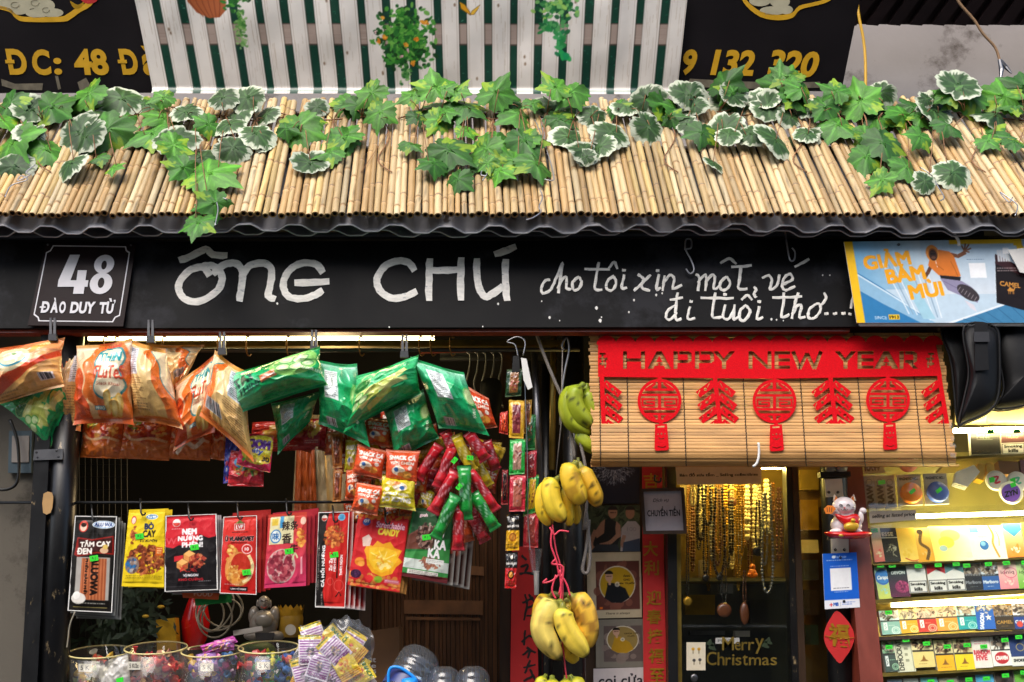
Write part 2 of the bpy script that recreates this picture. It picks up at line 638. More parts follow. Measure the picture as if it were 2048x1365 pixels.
# ---------------------------------------------------------------- materials
def mat(name, col, rough=.5, metal=0, var=.12, vs=30, bump=.0, bs=200, spec=.5, coat=0, dirt=None, ds=8, dthr=.58, stretch=None, emit=None, es=0, trans=0, alpha=1, rnd_hue=0, sub=0):
    m = bpy.data.materials.new(name)
    m.use_nodes = True
    nt = m.node_tree
    b = nt.nodes['Principled BSDF']
    L = nt.links.new
    tc = nt.nodes.new('ShaderNodeTexCoord')
    src = tc.outputs['Object']
    if stretch:
        mp = nt.nodes.new('ShaderNodeMapping')
        mp.inputs['Scale'].default_value = stretch
        L(src, mp.inputs[0])
        src = mp.outputs[0]
    n = nt.nodes.new('ShaderNodeTexNoise')
    n.inputs['Scale'].default_value = vs
    n.inputs['Detail'].default_value = 6
    L(src, n.inputs['Vector'])
    mx = nt.nodes.new('ShaderNodeMix')
    mx.data_type = 'RGBA'
    mx.blend_type = 'MULTIPLY'
    mx.inputs[0].default_value = 1
    cr = nt.nodes.new('ShaderNodeMapRange')
    cr.inputs[1].default_value = .3
    cr.inputs[2].default_value = .7
    cr.inputs[3].default_value = 1 - var
    cr.inputs[4].default_value = 1 + var
    L(n.outputs[0], cr.inputs[0])
    L(cr.outputs[0], mx.inputs[7])
    if col == 'attr':
        at = nt.nodes.new('ShaderNodeAttribute')
        at.attribute_name = 'Col'
        L(at.outputs['Color'], mx.inputs[6])
    else:
        mx.inputs[6].default_value = (*lin(hexc(col)), 1)
    out = mx.outputs[2]
    if rnd_hue:
        oi = nt.nodes.new('ShaderNodeObjectInfo')
        hs = nt.nodes.new('ShaderNodeHueSaturation')
        m2 = nt.nodes.new('ShaderNodeMapRange')
        m2.inputs[3].default_value = 1 - rnd_hue
        m2.inputs[4].default_value = 1 + rnd_hue
        L(oi.outputs['Random'], m2.inputs[0])
        L(m2.outputs[0], hs.inputs['Value'])
        L(out, hs.inputs['Color'])
        out = hs.outputs[0]
    if dirt is not None:
        n2 = nt.nodes.new('ShaderNodeTexNoise')
        n2.inputs['Scale'].default_value = ds
        n2.inputs['Detail'].default_value = 10
        n2.inputs['Roughness'].default_value = .7
        L(src, n2.inputs['Vector'])
        r2 = nt.nodes.new('ShaderNodeMapRange')
        r2.inputs[1].default_value = dthr
        r2.inputs[2].default_value = dthr + .08
        L(n2.outputs[0], r2.inputs[0])
        x2 = nt.nodes.new('ShaderNodeMix')
        x2.data_type = 'RGBA'
        x2.inputs[7].default_value = (*lin(hexc(dirt)), 1)
        L(r2.outputs[0], x2.inputs[0])
        L(out, x2.inputs[6])
        out = x2.outputs[2]
    L(out, b.inputs['Base Color'])
    b.inputs['Metallic'].default_value = metal
    b.inputs['Specular IOR Level'].default_value = spec
    rr = nt.nodes.new('ShaderNodeMapRange')
    rr.inputs[3].default_value = max(.02, rough * .8)
    rr.inputs[4].default_value = min(1, rough * 1.25)
    L(n.outputs[0], rr.inputs[0])
    L(rr.outputs[0], b.inputs['Roughness'])
    b.inputs['Coat Weight'].default_value = coat
    b.inputs['Coat Roughness'].default_value = .12
    b.inputs['Transmission Weight'].default_value = trans
    b.inputs['Alpha'].default_value = alpha
    if sub:
        b.inputs['Subsurface Weight'].default_value = sub
        b.inputs['Subsurface Scale'].default_value = .01
    if bump:
        n3 = nt.nodes.new('ShaderNodeTexNoise')
        n3.inputs['Scale'].default_value = bs
        n3.inputs['Detail'].default_value = 4
        L(src, n3.inputs['Vector'])
        bp = nt.nodes.new('ShaderNodeBump')
        bp.inputs['Strength'].default_value = bump
        bp.inputs['Distance'].default_value = .002
        L(n3.outputs[0], bp.inputs['Height'])
        L(bp.outputs[0], b.inputs['Normal'])
    if es:
        b.inputs['Emission Color'].default_value = (*lin(hexc(emit)), 1)
        b.inputs['Emission Strength'].default_value = es
    return m


def glassm(name, tint='ffffff', refl=1.0, rough=.02, body=0.0):
    """thin clear sheet: see-through with sky reflections"""
    m = bpy.data.materials.new(name)
    m.use_nodes = True
    nt = m.node_tree
    nt.nodes.remove(nt.nodes['Principled BSDF'])
    L = nt.links.new
    o = nt.nodes['Material Output']
    t = nt.nodes.new('ShaderNodeBsdfTransparent')
    t.inputs[0].default_value = (*lin(hexc(tint)), 1)
    g = nt.nodes.new('ShaderNodeBsdfGlossy')
    g.inputs['Roughness'].default_value = rough
    fr = nt.nodes.new('ShaderNodeLayerWeight')
    fr.inputs[0].default_value = .5
    pw = nt.nodes.new('ShaderNodeMath')
    pw.operation = 'POWER'
    pw.inputs[1].default_value = 4
    L(fr.outputs['Facing'], pw.inputs[0])
    mu = nt.nodes.new('ShaderNodeMath')
    mu.operation = 'MULTIPLY_ADD'
    mu.inputs[1].default_value = min(.9, .6 * refl)
    mu.inputs[2].default_value = .045 * refl
    L(pw.outputs[0], mu.inputs[0])
    mx = nt.nodes.new('ShaderNodeMixShader')
    L(mu.outputs[0], mx.inputs[0])
    L(t.outputs[0], mx.inputs[1])
    L(g.outputs[0], mx.inputs[2])
    last = mx.outputs[0]
    if body:
        d = nt.nodes.new('ShaderNodeBsdfDiffuse')
        d.inputs[0].default_value = (.8, .8, .8, 1)
        m2 = nt.nodes.new('ShaderNodeMixShader')
        m2.inputs[0].default_value = body
        L(last, m2.inputs[1])
        L(d.outputs[0], m2.inputs[2])
        last = m2.outputs[0]
    L(last, o.inputs[0])
    return m


def lightm(name, col, strength):
    m = bpy.data.materials.new(name)
    m.use_nodes = True
    b = m.node_tree.nodes['Principled BSDF']
    b.inputs['Base Color'].default_value = (.8, .8, .8, 1)
    b.inputs['Emission Color'].default_value = (*lin(hexc(col)), 1)
    b.inputs['Emission Strength'].default_value = strength
    return m


M = dict(
    foil=mat('glossy_wrapper_print', 'attr', .27, var=.05, vs=60, spec=.5, coat=.35, bump=.2, bs=90),
    satin=mat('satin_pouch_print', 'attr', .48, var=.05, vs=60, spec=.22, coat=.0, bump=.15, bs=70),
    card=mat('card_print', 'attr', .45, var=.06, vs=90, spec=.4),
    film=mat('film_wrapped_card_print', 'attr', .36, var=.05, vs=60, spec=.25, coat=.0, bump=.08, bs=60),
    paper=mat('paper_print', 'attr', .75, var=.07, vs=40, spec=.2, bump=.1, bs=60),
    vinyl=mat('vinyl_banner_print', 'attr', .32, var=.06, vs=14, spec=.5, bump=.1, bs=25),
    leaf=mat('plastic_leaf', 'attr', .45, var=.12, vs=60, spec=.32, bump=.3, bs=160, rnd_hue=.22),
    bamboo=mat('bamboo_cane', 'attr', .42, var=.2, vs=26, stretch=(6, 6, 1), rnd_hue=.28, bump=.15, bs=150, dirt='80664a', ds=30, dthr=.64),
    endcut=mat('cane_cut_end', '8a6a44', .8, var=.25, vs=300, rnd_hue=.2),
    hollow=mat('cane_hollow', '2a1a0e', .9),
    slat=mat('blind_slat', 'c29258', .5, var=.22, vs=14, stretch=(.6, 4, 4), rnd_hue=.18, dirt='a87848', ds=9, dthr=.6, spec=.35),
    black=mat('black_board_paint', '08080a', .55, var=.3, vs=9, bump=.1, bs=120, dirt='222226', ds=3, dthr=.54, spec=.15),
    blackmetal=mat('worn_black_metal', '0e0e10', .36, var=.3, vs=30, bump=.1, dirt='a08a66', ds=48, dthr=.615, stretch=(1, 1, .45)),
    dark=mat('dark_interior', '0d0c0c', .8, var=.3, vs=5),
    darkwood=mat('dark_wood', '33200f', .5, var=.3, vs=12, stretch=(6, 6, .6)),
    slatwood=mat('folding_door_slat', '5a3a20', .35, var=.35, vs=14, stretch=(5, 5, .5), rnd_hue=.3),
    redwood=mat('red_brown_varnish', '6e2e20', .35, var=.2, vs=10, stretch=(5, 5, .7), dirt='2c140e', ds=18, dthr=.68),
    whitepaint=mat('white_brush_paint', 'dedad2', .5, var=.14, vs=45, bump=.5, bs=220, stretch=(1, 1, 3), dirt='8f9499', ds=55, dthr=.585),
    silver=mat('silver_lettering', 'd2d0d4', .5, var=.06),
    yellowp=mat('yellow_lettering', 'd5a21c', .45, var=.1),
    plate=mat('enamel_plate_brown', '1e1213', .45, var=.1, spec=.15),
    signblack=mat('sign_sheet_dark', '140f12', .5, spec=.2, var=.25, vs=4, dirt='6d6456', ds=7, dthr=.72),
    metal=mat('grey_steel', '77777a', .4, 1, var=.2, vs=30),
    darkmetal=mat('dark_grey_steel', '3c3c3f', .5, .3, var=.25, vs=12, dirt='57504a', ds=9, dthr=.62),
    zinc=mat('zinc_sheet', '8c8c92', .5, .2, var=.25, vs=7, dirt='84787a', ds=4, dthr=.6),
    zedge=mat('zinc_lit_rim', 'b0b0b4', .45),
    wire=mat('galvanised_wire', 'a0a0a4', .35, .8, var=.1),
    hook=mat('brass_hook', '8a5e2c', .4, .7, var=.2),
    blackhook=mat('black_coated_hook', '101010', .4, 0),
    felt=mat('red_felt', 'd50a18', .9, var=.1, vs=250, bump=.5, bs=500, spec=.15),
    redpaper=mat('red_paper', 'b81c1c', .6, var=.15, vs=10, bump=.3, bs=18, dirt='d23a34', ds=12, dthr=.6),
    goldp=mat('gold_print', 'a8781e', .35, .4, var=.2, vs=40),
    inkblack=mat('black_ink', '120d0d', .6),
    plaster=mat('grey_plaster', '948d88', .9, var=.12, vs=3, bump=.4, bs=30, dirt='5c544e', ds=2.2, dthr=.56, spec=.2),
    vine=mat('plastic_vine', '8a5f3c', .6, var=.2),
    greenstem=mat('green_stem', '4c7a2c', .5, var=.2),
    hazel=mat('amber_bead', '8a5a1c', .3, .2, coat=.4),
    rope=mat('grey_rope', '77706a', .9, var=.25, vs=300, bump=.6, bs=400),
    string=mat('pink_string', 'd63a50', .4, var=.1),
    banana=mat('banana_skin', 'attr', .45, var=.12, vs=30, bump=.15, bs=120, dirt='6b4416', ds=60, dthr=.67, spec=.4),
    stalk=mat('banana_stalk', '5a5a1e', .6, var=.3, vs=40),
    tag=mat('green_price_sticker', '2fd52a', .5, var=.05),
    ink=mat('pen_ink', '14301a', .6),
    glass=glassm('clear_glass', 'fbfdfb', .7),
    acrylic=glassm('clear_acrylic', 'fbfaf4', .9, .03, .03),
    rim=mat('acrylic_rim', 'd8c888', .2, var=.05, spec=.8),
    plastic=glassm('clear_plastic_bag', 'fafafa', 1.3, .18, .08),
    bottle=glassm('clear_bottle', 'd4e6fa', 1.6, .04, .05),
    bluep=mat('blue_plastic', '1f8ee6', .35, var=.05),
    bag=mat('black_leather', '0e0e10', .6, spec=.3, var=.3, vs=12, bump=.3, bs=60),
    white=mat('white_paint', 'd9d6d0', .5, var=.08),
    ceramic=mat('glazed_white_ceramic', 'e2d6d6', .18, var=.04, coat=.6),
    ceramic2=mat('dim_white_ceramic', '8c867c', .3, var=.15, coat=.3),  # white darkened in the colour for a dimly lit statue
    redglaze=mat('red_glaze', 'c01616', .25, var=.1, coat=.5),
    orangeglaze=mat('orange_glaze', 'd9792c', .3, var=.1),
    goldglaze=mat('gold_glaze', 'c29626', .3, .3, var=.2),
    beadw=mat('pearl_bead', 'd8caa0', .3, var=.1, coat=.4),
    beadg=mat('gold_bead', 'b58a2c', .3, .6, var=.2),
    beadb=mat('dark_bead', '20180f', .3, var=.2, coat=.4),
    beadr=mat('brown_bead', '5a3218', .35, var=.2, coat=.3),
    silverb=mat('silver_chain', '8f8f88', .3, .9, var=.2),
    goldwall=mat('gold_lit_tone', '8a7028', .4, .1, var=.25, vs=12),
    brass=mat('brass_edge', '8a7434', .35, .6, var=.25, vs=20),
    cardboard=mat('cardboard', '7d5a3a', .8, var=.12, vs=12),
    orangebag=mat('orange_plastic', 'c8642a', .4, var=.2, vs=20),
    clearbag=mat('milky_plastic', 'c9b78c', .35, var=.15, vs=20, spec=.7, bump=.4, bs=25),
    wire_white=mat('white_wire', '8a8270', .5, var=.1),
    yellowcable=mat('yellow_cable', 'd9a40c', .4, var=.1),
    foliage=mat('dark_foliage', '1c2c14', .7, var=.4, vs=40),
    yflower=mat('yellow_petal', 'b08c14', .6),
    ledw=lightm('led_strip_warm', 'ffe8a0', 9),
    ledc=lightm('led_strip_case', 'ffe8a0', 40),
    ledy=lightm('lamp_yellow', 'ffdc70', 85),
    asphalt=mat('asphalt', '3c3c3c', .9, var=.2, vs=40),
    paving=mat('paving', '6d6862', .9, var=.2, vs=20),
)

# ================================================================ THE SETTING
struct(MB().box((-60, -60, -.02), (60, 60, 0)).mk('street', M['asphalt']))
for hx, hw, hh, hc in ((-9, 5.2, 7.5, '8c8268'), (-3.7, 4.4, 9, '7a7468'), (.8, 4.6, 7, '9a8a5c'), (5.5, 5.5, 8.5, '7c7a74')):
    t = thing('opposite_house', {-9: 'tan plastered house farthest left across the street', -3.7: 'tallest grey plastered house across the street', .8: 'low ochre house across the street', 5.5: 'grey house farthest right across the street'}[hx], 'house', (hx + hw / 2, -6.5, 0))
    MB().box((hx, -12, 0), (hx + hw, -6.5, hh)).mk('wall', mat('old_house_plaster', hc, .9, var=.2, vs=2, dirt='4c463c', ds=1.5, dthr=.6), t)
    for k in range(2):
        for j in range(2):
            f_ = MB().box((hx + .7 + k * 2.1, -6.5, 1 + j * 3), (hx + 2.0 + k * 2.1, -6.45, 3.2 + j * 3)).mk('window', M['darkwood'], t)
struct(MB().box((-12, 2.2, 0.002), (12, 3.4, 0.14)).mk('pavement', M['paving']))
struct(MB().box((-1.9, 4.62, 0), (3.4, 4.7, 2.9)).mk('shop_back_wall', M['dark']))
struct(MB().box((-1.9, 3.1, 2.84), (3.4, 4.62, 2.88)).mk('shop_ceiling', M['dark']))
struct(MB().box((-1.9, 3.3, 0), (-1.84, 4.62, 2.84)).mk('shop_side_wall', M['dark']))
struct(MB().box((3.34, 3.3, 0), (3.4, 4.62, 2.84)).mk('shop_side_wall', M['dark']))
struct(MB().box((-4.5, 4.75, 2.9), (5.5, 4.95, 7.0)).mk('upper_wall', M['plaster']))
P_left = PY(3.22)
struct(MB().slab([(-900, 300), (96, 300), (70, 1700), (-900, 1700)], P_left, .1).mk('side_wall', mat('shaded_dingy_plaster', '5c564c', .9, var=.15, vs=3, bump=.4, bs=30, dirt='403a32', ds=3.2, dthr=.55)))  # base plaster tone darkened for the shade on this wall
P_rw = PY(4.3)
struct(MB().slab([(1500, 30), (2700, 40), (2700, 420), (1500, 420)], P_rw, .1).mk('plaster_wall', M['plaster']))

# dark ribbed eave above the plaster wall
t = thing('corrugated_awning', 'dark red-brown ribbed awning above the grey plaster wall', 'awning', W(1900, 50, 4.1))
P_aw = Plane(4.1, lean=-50, py0=55)
stuff_m = mat('rusty_dark_sheet', '2c1a1a', .6, var=.3, vs=8)
MB().slab([(1560, -420), (2800, -420), (2800, 55), (1560, 48)], P_aw, .01, -.03).mk('backing_sheet', stuff_m, t)
for i in range(24):
    x = 1600 + i * 44
    MB().slab([(x, 50), (x + 24, 52), (x + 150, -120), (x + 120, -120)], P_aw, .025).mk('rib', stuff_m, t)
t = thing('yellow_cable', 'yellow cable hanging down beside the right edge of the dark sign board', 'cable', W(1730, 190, 3.9))
MB().tube([W(x, y, 3.9) for x, y in smooth_path([(1712, -30), (1717, 28), (1727, 80), (1731, 130), (1731, 230)], 4)], .0055).mk('cable', M['yellowcable'], t)
t = thing('loose_wire', 'frayed brown wire with grey taped ends before the plaster wall', 'wire', W(2000, 160, 3.8))
MB().tube([W(x, y, 3.8) for x, y in smooth_path([(1905, -20), (1920, 8), (1948, 40), (1966, 68), (1990, 95), (1999, 120)], 4)], .005).mk('wire', mat('brown_wire', '8a6a48', .6), t)
MB().tube([W(1999, 120, 3.8), W(2003, 140, 3.8), W(2001, 158, 3.79)], [.007, .009, .004]).mk('taped_end', M['metal'], t)
MB().tube([W(2001, 122, 3.8), W(2012, 135, 3.8), W(2023, 147, 3.79)], [.007, .008, .003]).mk('taped_end', M['metal'], t)

# ---------------------------------------------------------------- the leaning sign sheets above the roof
P_s = Plane(3.27, lean=-22, py0=185)
t = thing('shop_sign', 'dark shop sign board with yellow lettering leaning out above the bamboo roof', 'sign', P_s.at(860, 190))
MB().slab([(-700, -260), (1772, -260), (1683, 182), (-760, 188)], P_s, .02).mk('board', M['signblack'], t)
for s_, q in (('C', [(62, 99), (97, 99), (104, 151), (66, 151)]), (':', [(106, 116), (122, 116), (125, 150), (109, 150)]),
              ('48', [(146, 98), (210, 98), (221, 151), (150, 151)]), ('D', [(236, 98), (270, 98), (280, 150), (246, 150)]),
              ('à', [(280, 92), (310, 92), (320, 151), (288, 151)]), ('D', [(10, 98), (48, 98), (58, 150), (20, 150)]),
              ('9', [(1368, 99), (1396, 99), (1391, 151), (1364, 151)]), ('132', [(1426, 99), (1512, 101), (1506, 153), (1420, 151)]),
              ('320', [(1540, 99), (1642, 104), (1632, 156), (1534, 152)])):
    lettering('lettering', s_, q, P_s, M['yellowp'], t, bold=.042, off=.001, shear=.12 if s_[0] in '931' else 0)
for x in (8, 233):
    MB().slab([(x + 2, 120), (x + 20, 120), (x + 21, 127), (x + 3, 127)], P_s, .0015, .0035).mk('lettering', M['yellowp'], t)
cream = mat('cloud_print', 'b9b296', .5)
med = [(-80, 12), (-20, 16), (18, 24), (30, 36), (50, 44), (125, 44), (142, 38), (160, 25), (182, 12), (195, -12), (200, -60), (-80, -60)]
cutout('emblem_border', [(1, smooth_path(med, 3, True)), (-1, smooth_path([(x * .93 + 2, y * .86 - 4) for x, y in med], 3, True))], P_s, .001, M['yellowp'], t, off=.0008)
ops = [(1, ellpts(x, y, a, b, 18)) for x, y, a, b in ((15, 8, 22, 12), (38, 18, 22, 12), (60, 4, 24, 14), (88, 12, 22, 14), (105, 26, 22, 9), (30, -6, 26, 12), (75, 27, 24, 9))]
cutout('cloud_print', ops, P_s, .001, cream, t, off=.0008)
for cx, cy, r in ((30, 10, 8), (70, 6, 8), (92, 20, 7)):
    MB().brush(ellpts(cx, cy, r, r * .7, 10, 0, 300), 1.4, P_s, .0006, .0019).mk('cloud_line', mat('cloud_line', '8c8468', .5), t)
MB().slab(smooth_path([(140, 2), (155, 10), (168, 4), (162, 15), (148, 17)], 3, True), P_s, .001, .002).mk('ingot_print', M['goldglaze'], t)
MB().slab(smooth_path([(150, -20), (198, -20), (192, 4), (168, 6)], 3, True), P_s, .001, .002).mk('red_print', M['redpaper'], t)
med2 = [(1470, -60), (1480, -12), (1492, 12), (1520, 34), (1555, 41), (1585, 36), (1600, 20), (1630, 12), (1660, 2), (1672, -20), (1680, -60)]
cutout('emblem_border', [(1, smooth_path(med2, 3, True)), (-1, smooth_path([(1570 + (x - 1570) * .93, y * .86 - 5) for x, y in med2], 3, True))], P_s, .001, M['yellowp'], t, off=.0008)
ops = [(1, ellpts(x, y, a, b, 18)) for x, y, a, b in ((1520, 2, 22, 11), (1545, 22, 26, 9), (1560, 4, 20, 12), (1572, 20, 14, 9), (1532, -14, 26, 10))]
cutout('cloud_print', ops, P_s, .001, cream, t, off=.0008)
peel = mat('peeled_sheet_scar', '736a58', .8, var=.3, vs=60)
for P_ in ([(2, 158), (30, 168), (86, 167), (84, 181), (30, 180), (4, 172)], [(155, 165), (172, 156), (180, 170), (190, 182), (160, 182)], [(1380, 158), (1480, 163), (1560, 166), (1640, 164), (1640, 176), (1500, 178), (1370, 174)], [(110, 152), (116, 152), (122, 178), (116, 180)]):
    MB().slab(P_, P_s, .0005, .0012).mk('peeled_patch', peel, t)

# banner printed with a white picket fence
BW, BH = 1046, 232


def bxy(x, y):
    f = (y + 44) / 232
    xl = 260 + (308 - 260) * f
    xr = 1379 + (1354 - 1379) * f
    return (x - xl) / (xr - xl) * BW, y + 44


cv = Cv(BW, BH, '143e30', .62)
rr = random.Random(3)
for i in range(1500):
    x, y = rr.uniform(0, BW), rr.uniform(0, BH)
    a = rr.uniform(0, 3.1)
    q = rr.uniform(2, 7)
    cv.line([(x, y), (x + q * math.cos(a), y + q * math.sin(a) * .6)], rr.uniform(.8, 1.7), rr.choice(['1b6a4c', '0c2620', '2c8a64', '0f6c48', '081a16', '5f9a80', '0b1f1c']), .8)
cv.rect(0, 92, BW, 133, 'a8958a')
for i in range(60):
    x, y = rr.uniform(0, BW), rr.uniform(93, 132)
    cv.line([(x, y), (x + rr.uniform(20, 70), y + rr.uniform(-2, 2))], 1, rr.choice(['8c776c', 'c0aea2', '97827a']), .6)
cv.rect(0, 90, BW, 92.5, '5c4c44')
cv.rect(0, 131, BW, 134, '4c4038')
for i in range(22):
    x = 1.0 + i * 48.3
    wd = 31 + rr.uniform(-1, 2)
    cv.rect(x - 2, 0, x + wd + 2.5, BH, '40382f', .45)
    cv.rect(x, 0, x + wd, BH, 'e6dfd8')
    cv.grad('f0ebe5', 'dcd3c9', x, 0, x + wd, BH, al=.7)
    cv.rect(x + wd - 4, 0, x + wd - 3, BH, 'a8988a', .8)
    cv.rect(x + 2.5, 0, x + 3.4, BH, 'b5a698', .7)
    for k in range(9):
        gx, gy = x + rr.uniform(3, wd - 4), rr.uniform(0, BH)
        cv.line([(gx, gy), (gx + rr.uniform(-1.5, 1.5), gy + rr.uniform(15, 60))], .9, 'b9a894', .55)
    for k in range(rr.randint(0, 2)):
        gx, gy = x + rr.uniform(6, wd - 6), rr.uniform(20, BH)
        cv.ell(gx, gy, 2.4, 4, 'a58f78', .8)
        cv.ell(gx, gy, 1.1, 2, '6d543f', .9)
cv.rect(0, 223, BW, 226, '2c6a58', .35)


def bush(cx, cy, rx, ry, n, cs, sz, seed):
    q = random.Random(seed)
    for _ in range(n):
        a, d = q.uniform(0, 6.28), min(1.15, abs(q.gauss(0, .52)))
        x, y = cx + math.cos(a) * d * rx, cy + math.sin(a) * d * ry
        x, y = bxy(x, y)
        cv.ell(x, y, sz * q.uniform(.6, 1.3), sz * q.uniform(.4, .8), q.choice(cs), .95, q.uniform(0, 180))


G1 = ['1d5c22', '2f7a2a', '4f9a38', '173f1a', '6cab48', '2a6b2c']
x, y = bxy(405, 5)
cv.poly([(x - 30, y - 40), (x - 28, y - 2), (x - 14, y + 20), (x + 8, y + 31), (x + 28, y + 30), (x + 42, y + 16), (x + 46, y - 8), (x + 40, y - 40)], 'a65a33')
for k in range(6):
    cv.line([(x - 26 + k * 12, y - 38), (x - 22 + k * 11, y), (x - 2 + k * 6, y + 29)], 1.6, '6e3219', .8, True)
bush(470, 0, 26, 20, 60, G1, 5, 5)
bush(482, 45, 12, 32, 70, ['5f9a48', '8fb86c', '3f7a34'], 4, 6)
bush(487, 85, 10, 14, 20, ['6fa858', '9ac07c'], 4, 7)
bush(808, 70, 56, 54, 520, G1, 5.5, 8)
bush(815, 105, 50, 30, 240, ['173f1a', '25602a', '3f8a34'], 5.5, 9)
bush(812, 145, 13, 24, 60, ['4f8a44', '2c6a30', '86b06c'], 4.5, 10)
bush(805, 35, 22, 22, 90, G1, 5, 18)
bush(808, 82, 34, 40, 420, G1, 5.5, 28)
for fx, fy in ((768, 73), (757, 82), (853, 45), (846, 44), (766, 35), (812, 88), (834, 77), (826, 125)):
    bush(fx, fy, 4, 4, 7, ['e89a2c', 'f0b040', 'd97a20'], 3.5, fx)
for fx, fy in ((804, 112), (815, 100), (752, 62)):
    bush(fx, fy, 3, 4, 5, ['d9a0a8', 'e8c0c4'], 2.4, fx)
bush(1112, 15, 44, 22, 130, ['2c7a40', '4f9a58', '7cba68', '1d5c34', '9ac860'], 5.5, 11)
bush(1105, 50, 36, 16, 50, ['2c8a48', '55a05c', '1f6a3c'], 6, 12)
bush(1122, 85, 14, 22, 26, ['2c8a48', '3fa05c', '1f7a4c'], 6.5, 13)
bush(1130, 112, 12, 12, 12, ['1f9a5c', '2cab58'], 7, 14)
for P_, c in (([(940, 30), (922, 18), (919, 4), (930, 10), (940, 24)], 'd99a1c'), ([(940, 30), (944, 22), (960, 10), (955, 20), (947, 30)], 'e8b83c')):
    cv.poly([bxy(*p) for p in P_], c)
    cv.line([bxy(*p) for p in P_ + P_[:1]], .8, '4c3410')
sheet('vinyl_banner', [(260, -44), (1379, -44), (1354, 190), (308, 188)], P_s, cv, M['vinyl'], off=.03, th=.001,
      warp=lambda u, v: .004 * np.sin(u * 23 + 1) * v + .005 * vnoise(u * 14, v * 3 + u * 5, 4) + .022 * np.clip((v - .93) / .07, 0, 1) ** 2 - .002 * vnoise(u * 40, v * 2, 6))
tag(bpy.data.objects['vinyl_banner'], 'white vinyl banner printed with a picket fence and hanging plants above the roof', 'banner')

# ---------------------------------------------------------------- bamboo roof
P_roof = Plane(2.86, lean=35.3, py0=430)
VPX, VPY = 890.0, -1300.0


def roof_px(xb, y):
    f = (430 - y) / (430 - VPY)
    return xb + (VPX - xb) * f


def cane_mesh(seed):
    q = random.Random(seed)
    k, L_, r = 10, .70, 1.0
    zs = [0.0]
    z = q.uniform(.03, .16)
    nodes = []
    while z < L_ - .01:
        nodes.append(z)
        z += q.uniform(.13, .24)
    rings = [(0, 1.0, 0)]
    for nz in nodes:
        rings += [(nz - .012, 1.0, 0), (nz - .004, 1.08, 1), (nz - .001, 1.16, 2), (nz + .002, 1.04, 3), (nz + .010, 1.0, 0)]
    zz = .05
    while zz < L_:
        if all(abs(zz - n_) > .02 for n_ in nodes):
            rings.append((zz, 1.0 + q.uniform(-.02, .03), 0))
        zz += .06
    rings.append((L_, 1.0, 0))
    rings.sort()
    V, C = [], []
    b0 = hexc(q.choice(['d2b88a', 'c8ac7c', 'd8c296', 'ccb082', 'bea272', 'd0bc94', 'b89664', 'd4b678']))
    for z, s_, ty in rings:
        bx_, by_ = .10 * math.sin(z * 7 + seed), .06 * math.cos(z * 5 + seed)
        for j in range(k):
            an = 2 * math.pi * j / k
            V.append((s_ * math.cos(an) + bx_, s_ * math.sin(an) + by_, z))
            c = b0 * (1 - .10 * q.random())
            if q.random() < .06:
                c = c * .72
            if ty == 1:
                c = hexc('c4a070')
            if ty == 2:
                c = hexc('6e5232' if seed % 5 else '4a4a52')
            if ty == 3:
                c = hexc('a98a5e')
            C.append(c)
    F, fm = [], []
    for i in range(len(rings) - 1):
        for j in range(k):
            F.append((i * k + j, i * k + (j + 1) % k, (i + 1) * k + (j + 1) % k, (i + 1) * k + j))
            fm.append(0)
    n = len(V)
    for s_, z in ((1.0, 0), (.58, 0), (.5, .03)):
        for j in range(k):
            an = 2 * math.pi * j / k
            V.append((V[j][0] * s_, V[j][1] * s_, z))
            C.append(hexc('8a6a44'))
    for i, m_ in ((0, 1), (1, 2)):
        for j in range(k):
            F.append((n + i * k + j, n + (i + 1) * k + j, n + (i + 1) * k + (j + 1) % k, n + i * k + (j + 1) % k))
            fm.append(m_)
    F.append(tuple(n + 2 * k + j for j in range(k)))
    fm.append(2)
    me = bpy.data.meshes.new('bamboo_cane')
    me.from_pydata(V, [], F)
    for m_ in (M['bamboo'], M['endcut'], M['hollow']):
        me.materials.append(m_)
    me.polygons.foreach_set('material_index', np.array(fm, np.int32))
    me.polygons.foreach_set('use_smooth', np.array([f == 0 for f in fm]))
    ca = me.color_attributes.new('Col', 'FLOAT_COLOR', 'POINT')
    c4 = np.ones((len(V), 4), np.float32)
    c4[:, :3] = lin(np.array(C))
    ca.data.foreach_set('color', c4.ravel())
    return me


roof = thing('bamboo_roof', 'sloping roof of pale bamboo canes over the shop front', 'roof', P_roof.at(1024, 430))
ro = np.array(roof['org'])
cms = [cane_mesh(i) for i in range(18)]
x = -190.0
while x < 2270:
    wd = rnd.choice([11, 12, 12.5, 13, 14, 15])
    yb = 430 + rnd.uniform(-3, 3)
    xc = x + wd / 2
    if rnd.random() < .05:
        xc += 2
    A = P_roof.at(xc, yb, rnd.uniform(-.003, .004))
    B = P_roof.at(roof_px(xc, 210) + rnd.uniform(-5, 5), 210, rnd.uniform(-.004, .006))
    d = Vector(B - A).normalized()
    rad = wd / 2 * np.linalg.norm(P_roof.at(xc + 1, yb) - P_roof.at(xc, yb)) * 1.0
    o = bpy.data.objects.new('bamboo_cane', rnd.choice(cms))
    COL.objects.link(o)
    qd = d.to_track_quat('Z', 'Y')
    mm = Matrix.LocRotScale(Vector(A - ro), qd @ Matrix.Rotation(rnd.uniform(0, 6.28), 3, 'Z').to_quaternion(), Vector((rad, rad, rnd.uniform(.85, .89))))
    o.parent = roof
    o.matrix_local = mm
    x += wd + rnd.choice([0, .3, .6, 1, 1.6, 2.6])
for yy in (400, 300, 230):
    MB().tube([P_roof.at(-500, yy, -.022), P_roof.at(2600, yy, -.022)], .011, 8).mk('cross_batten', M['darkwood'], roof)
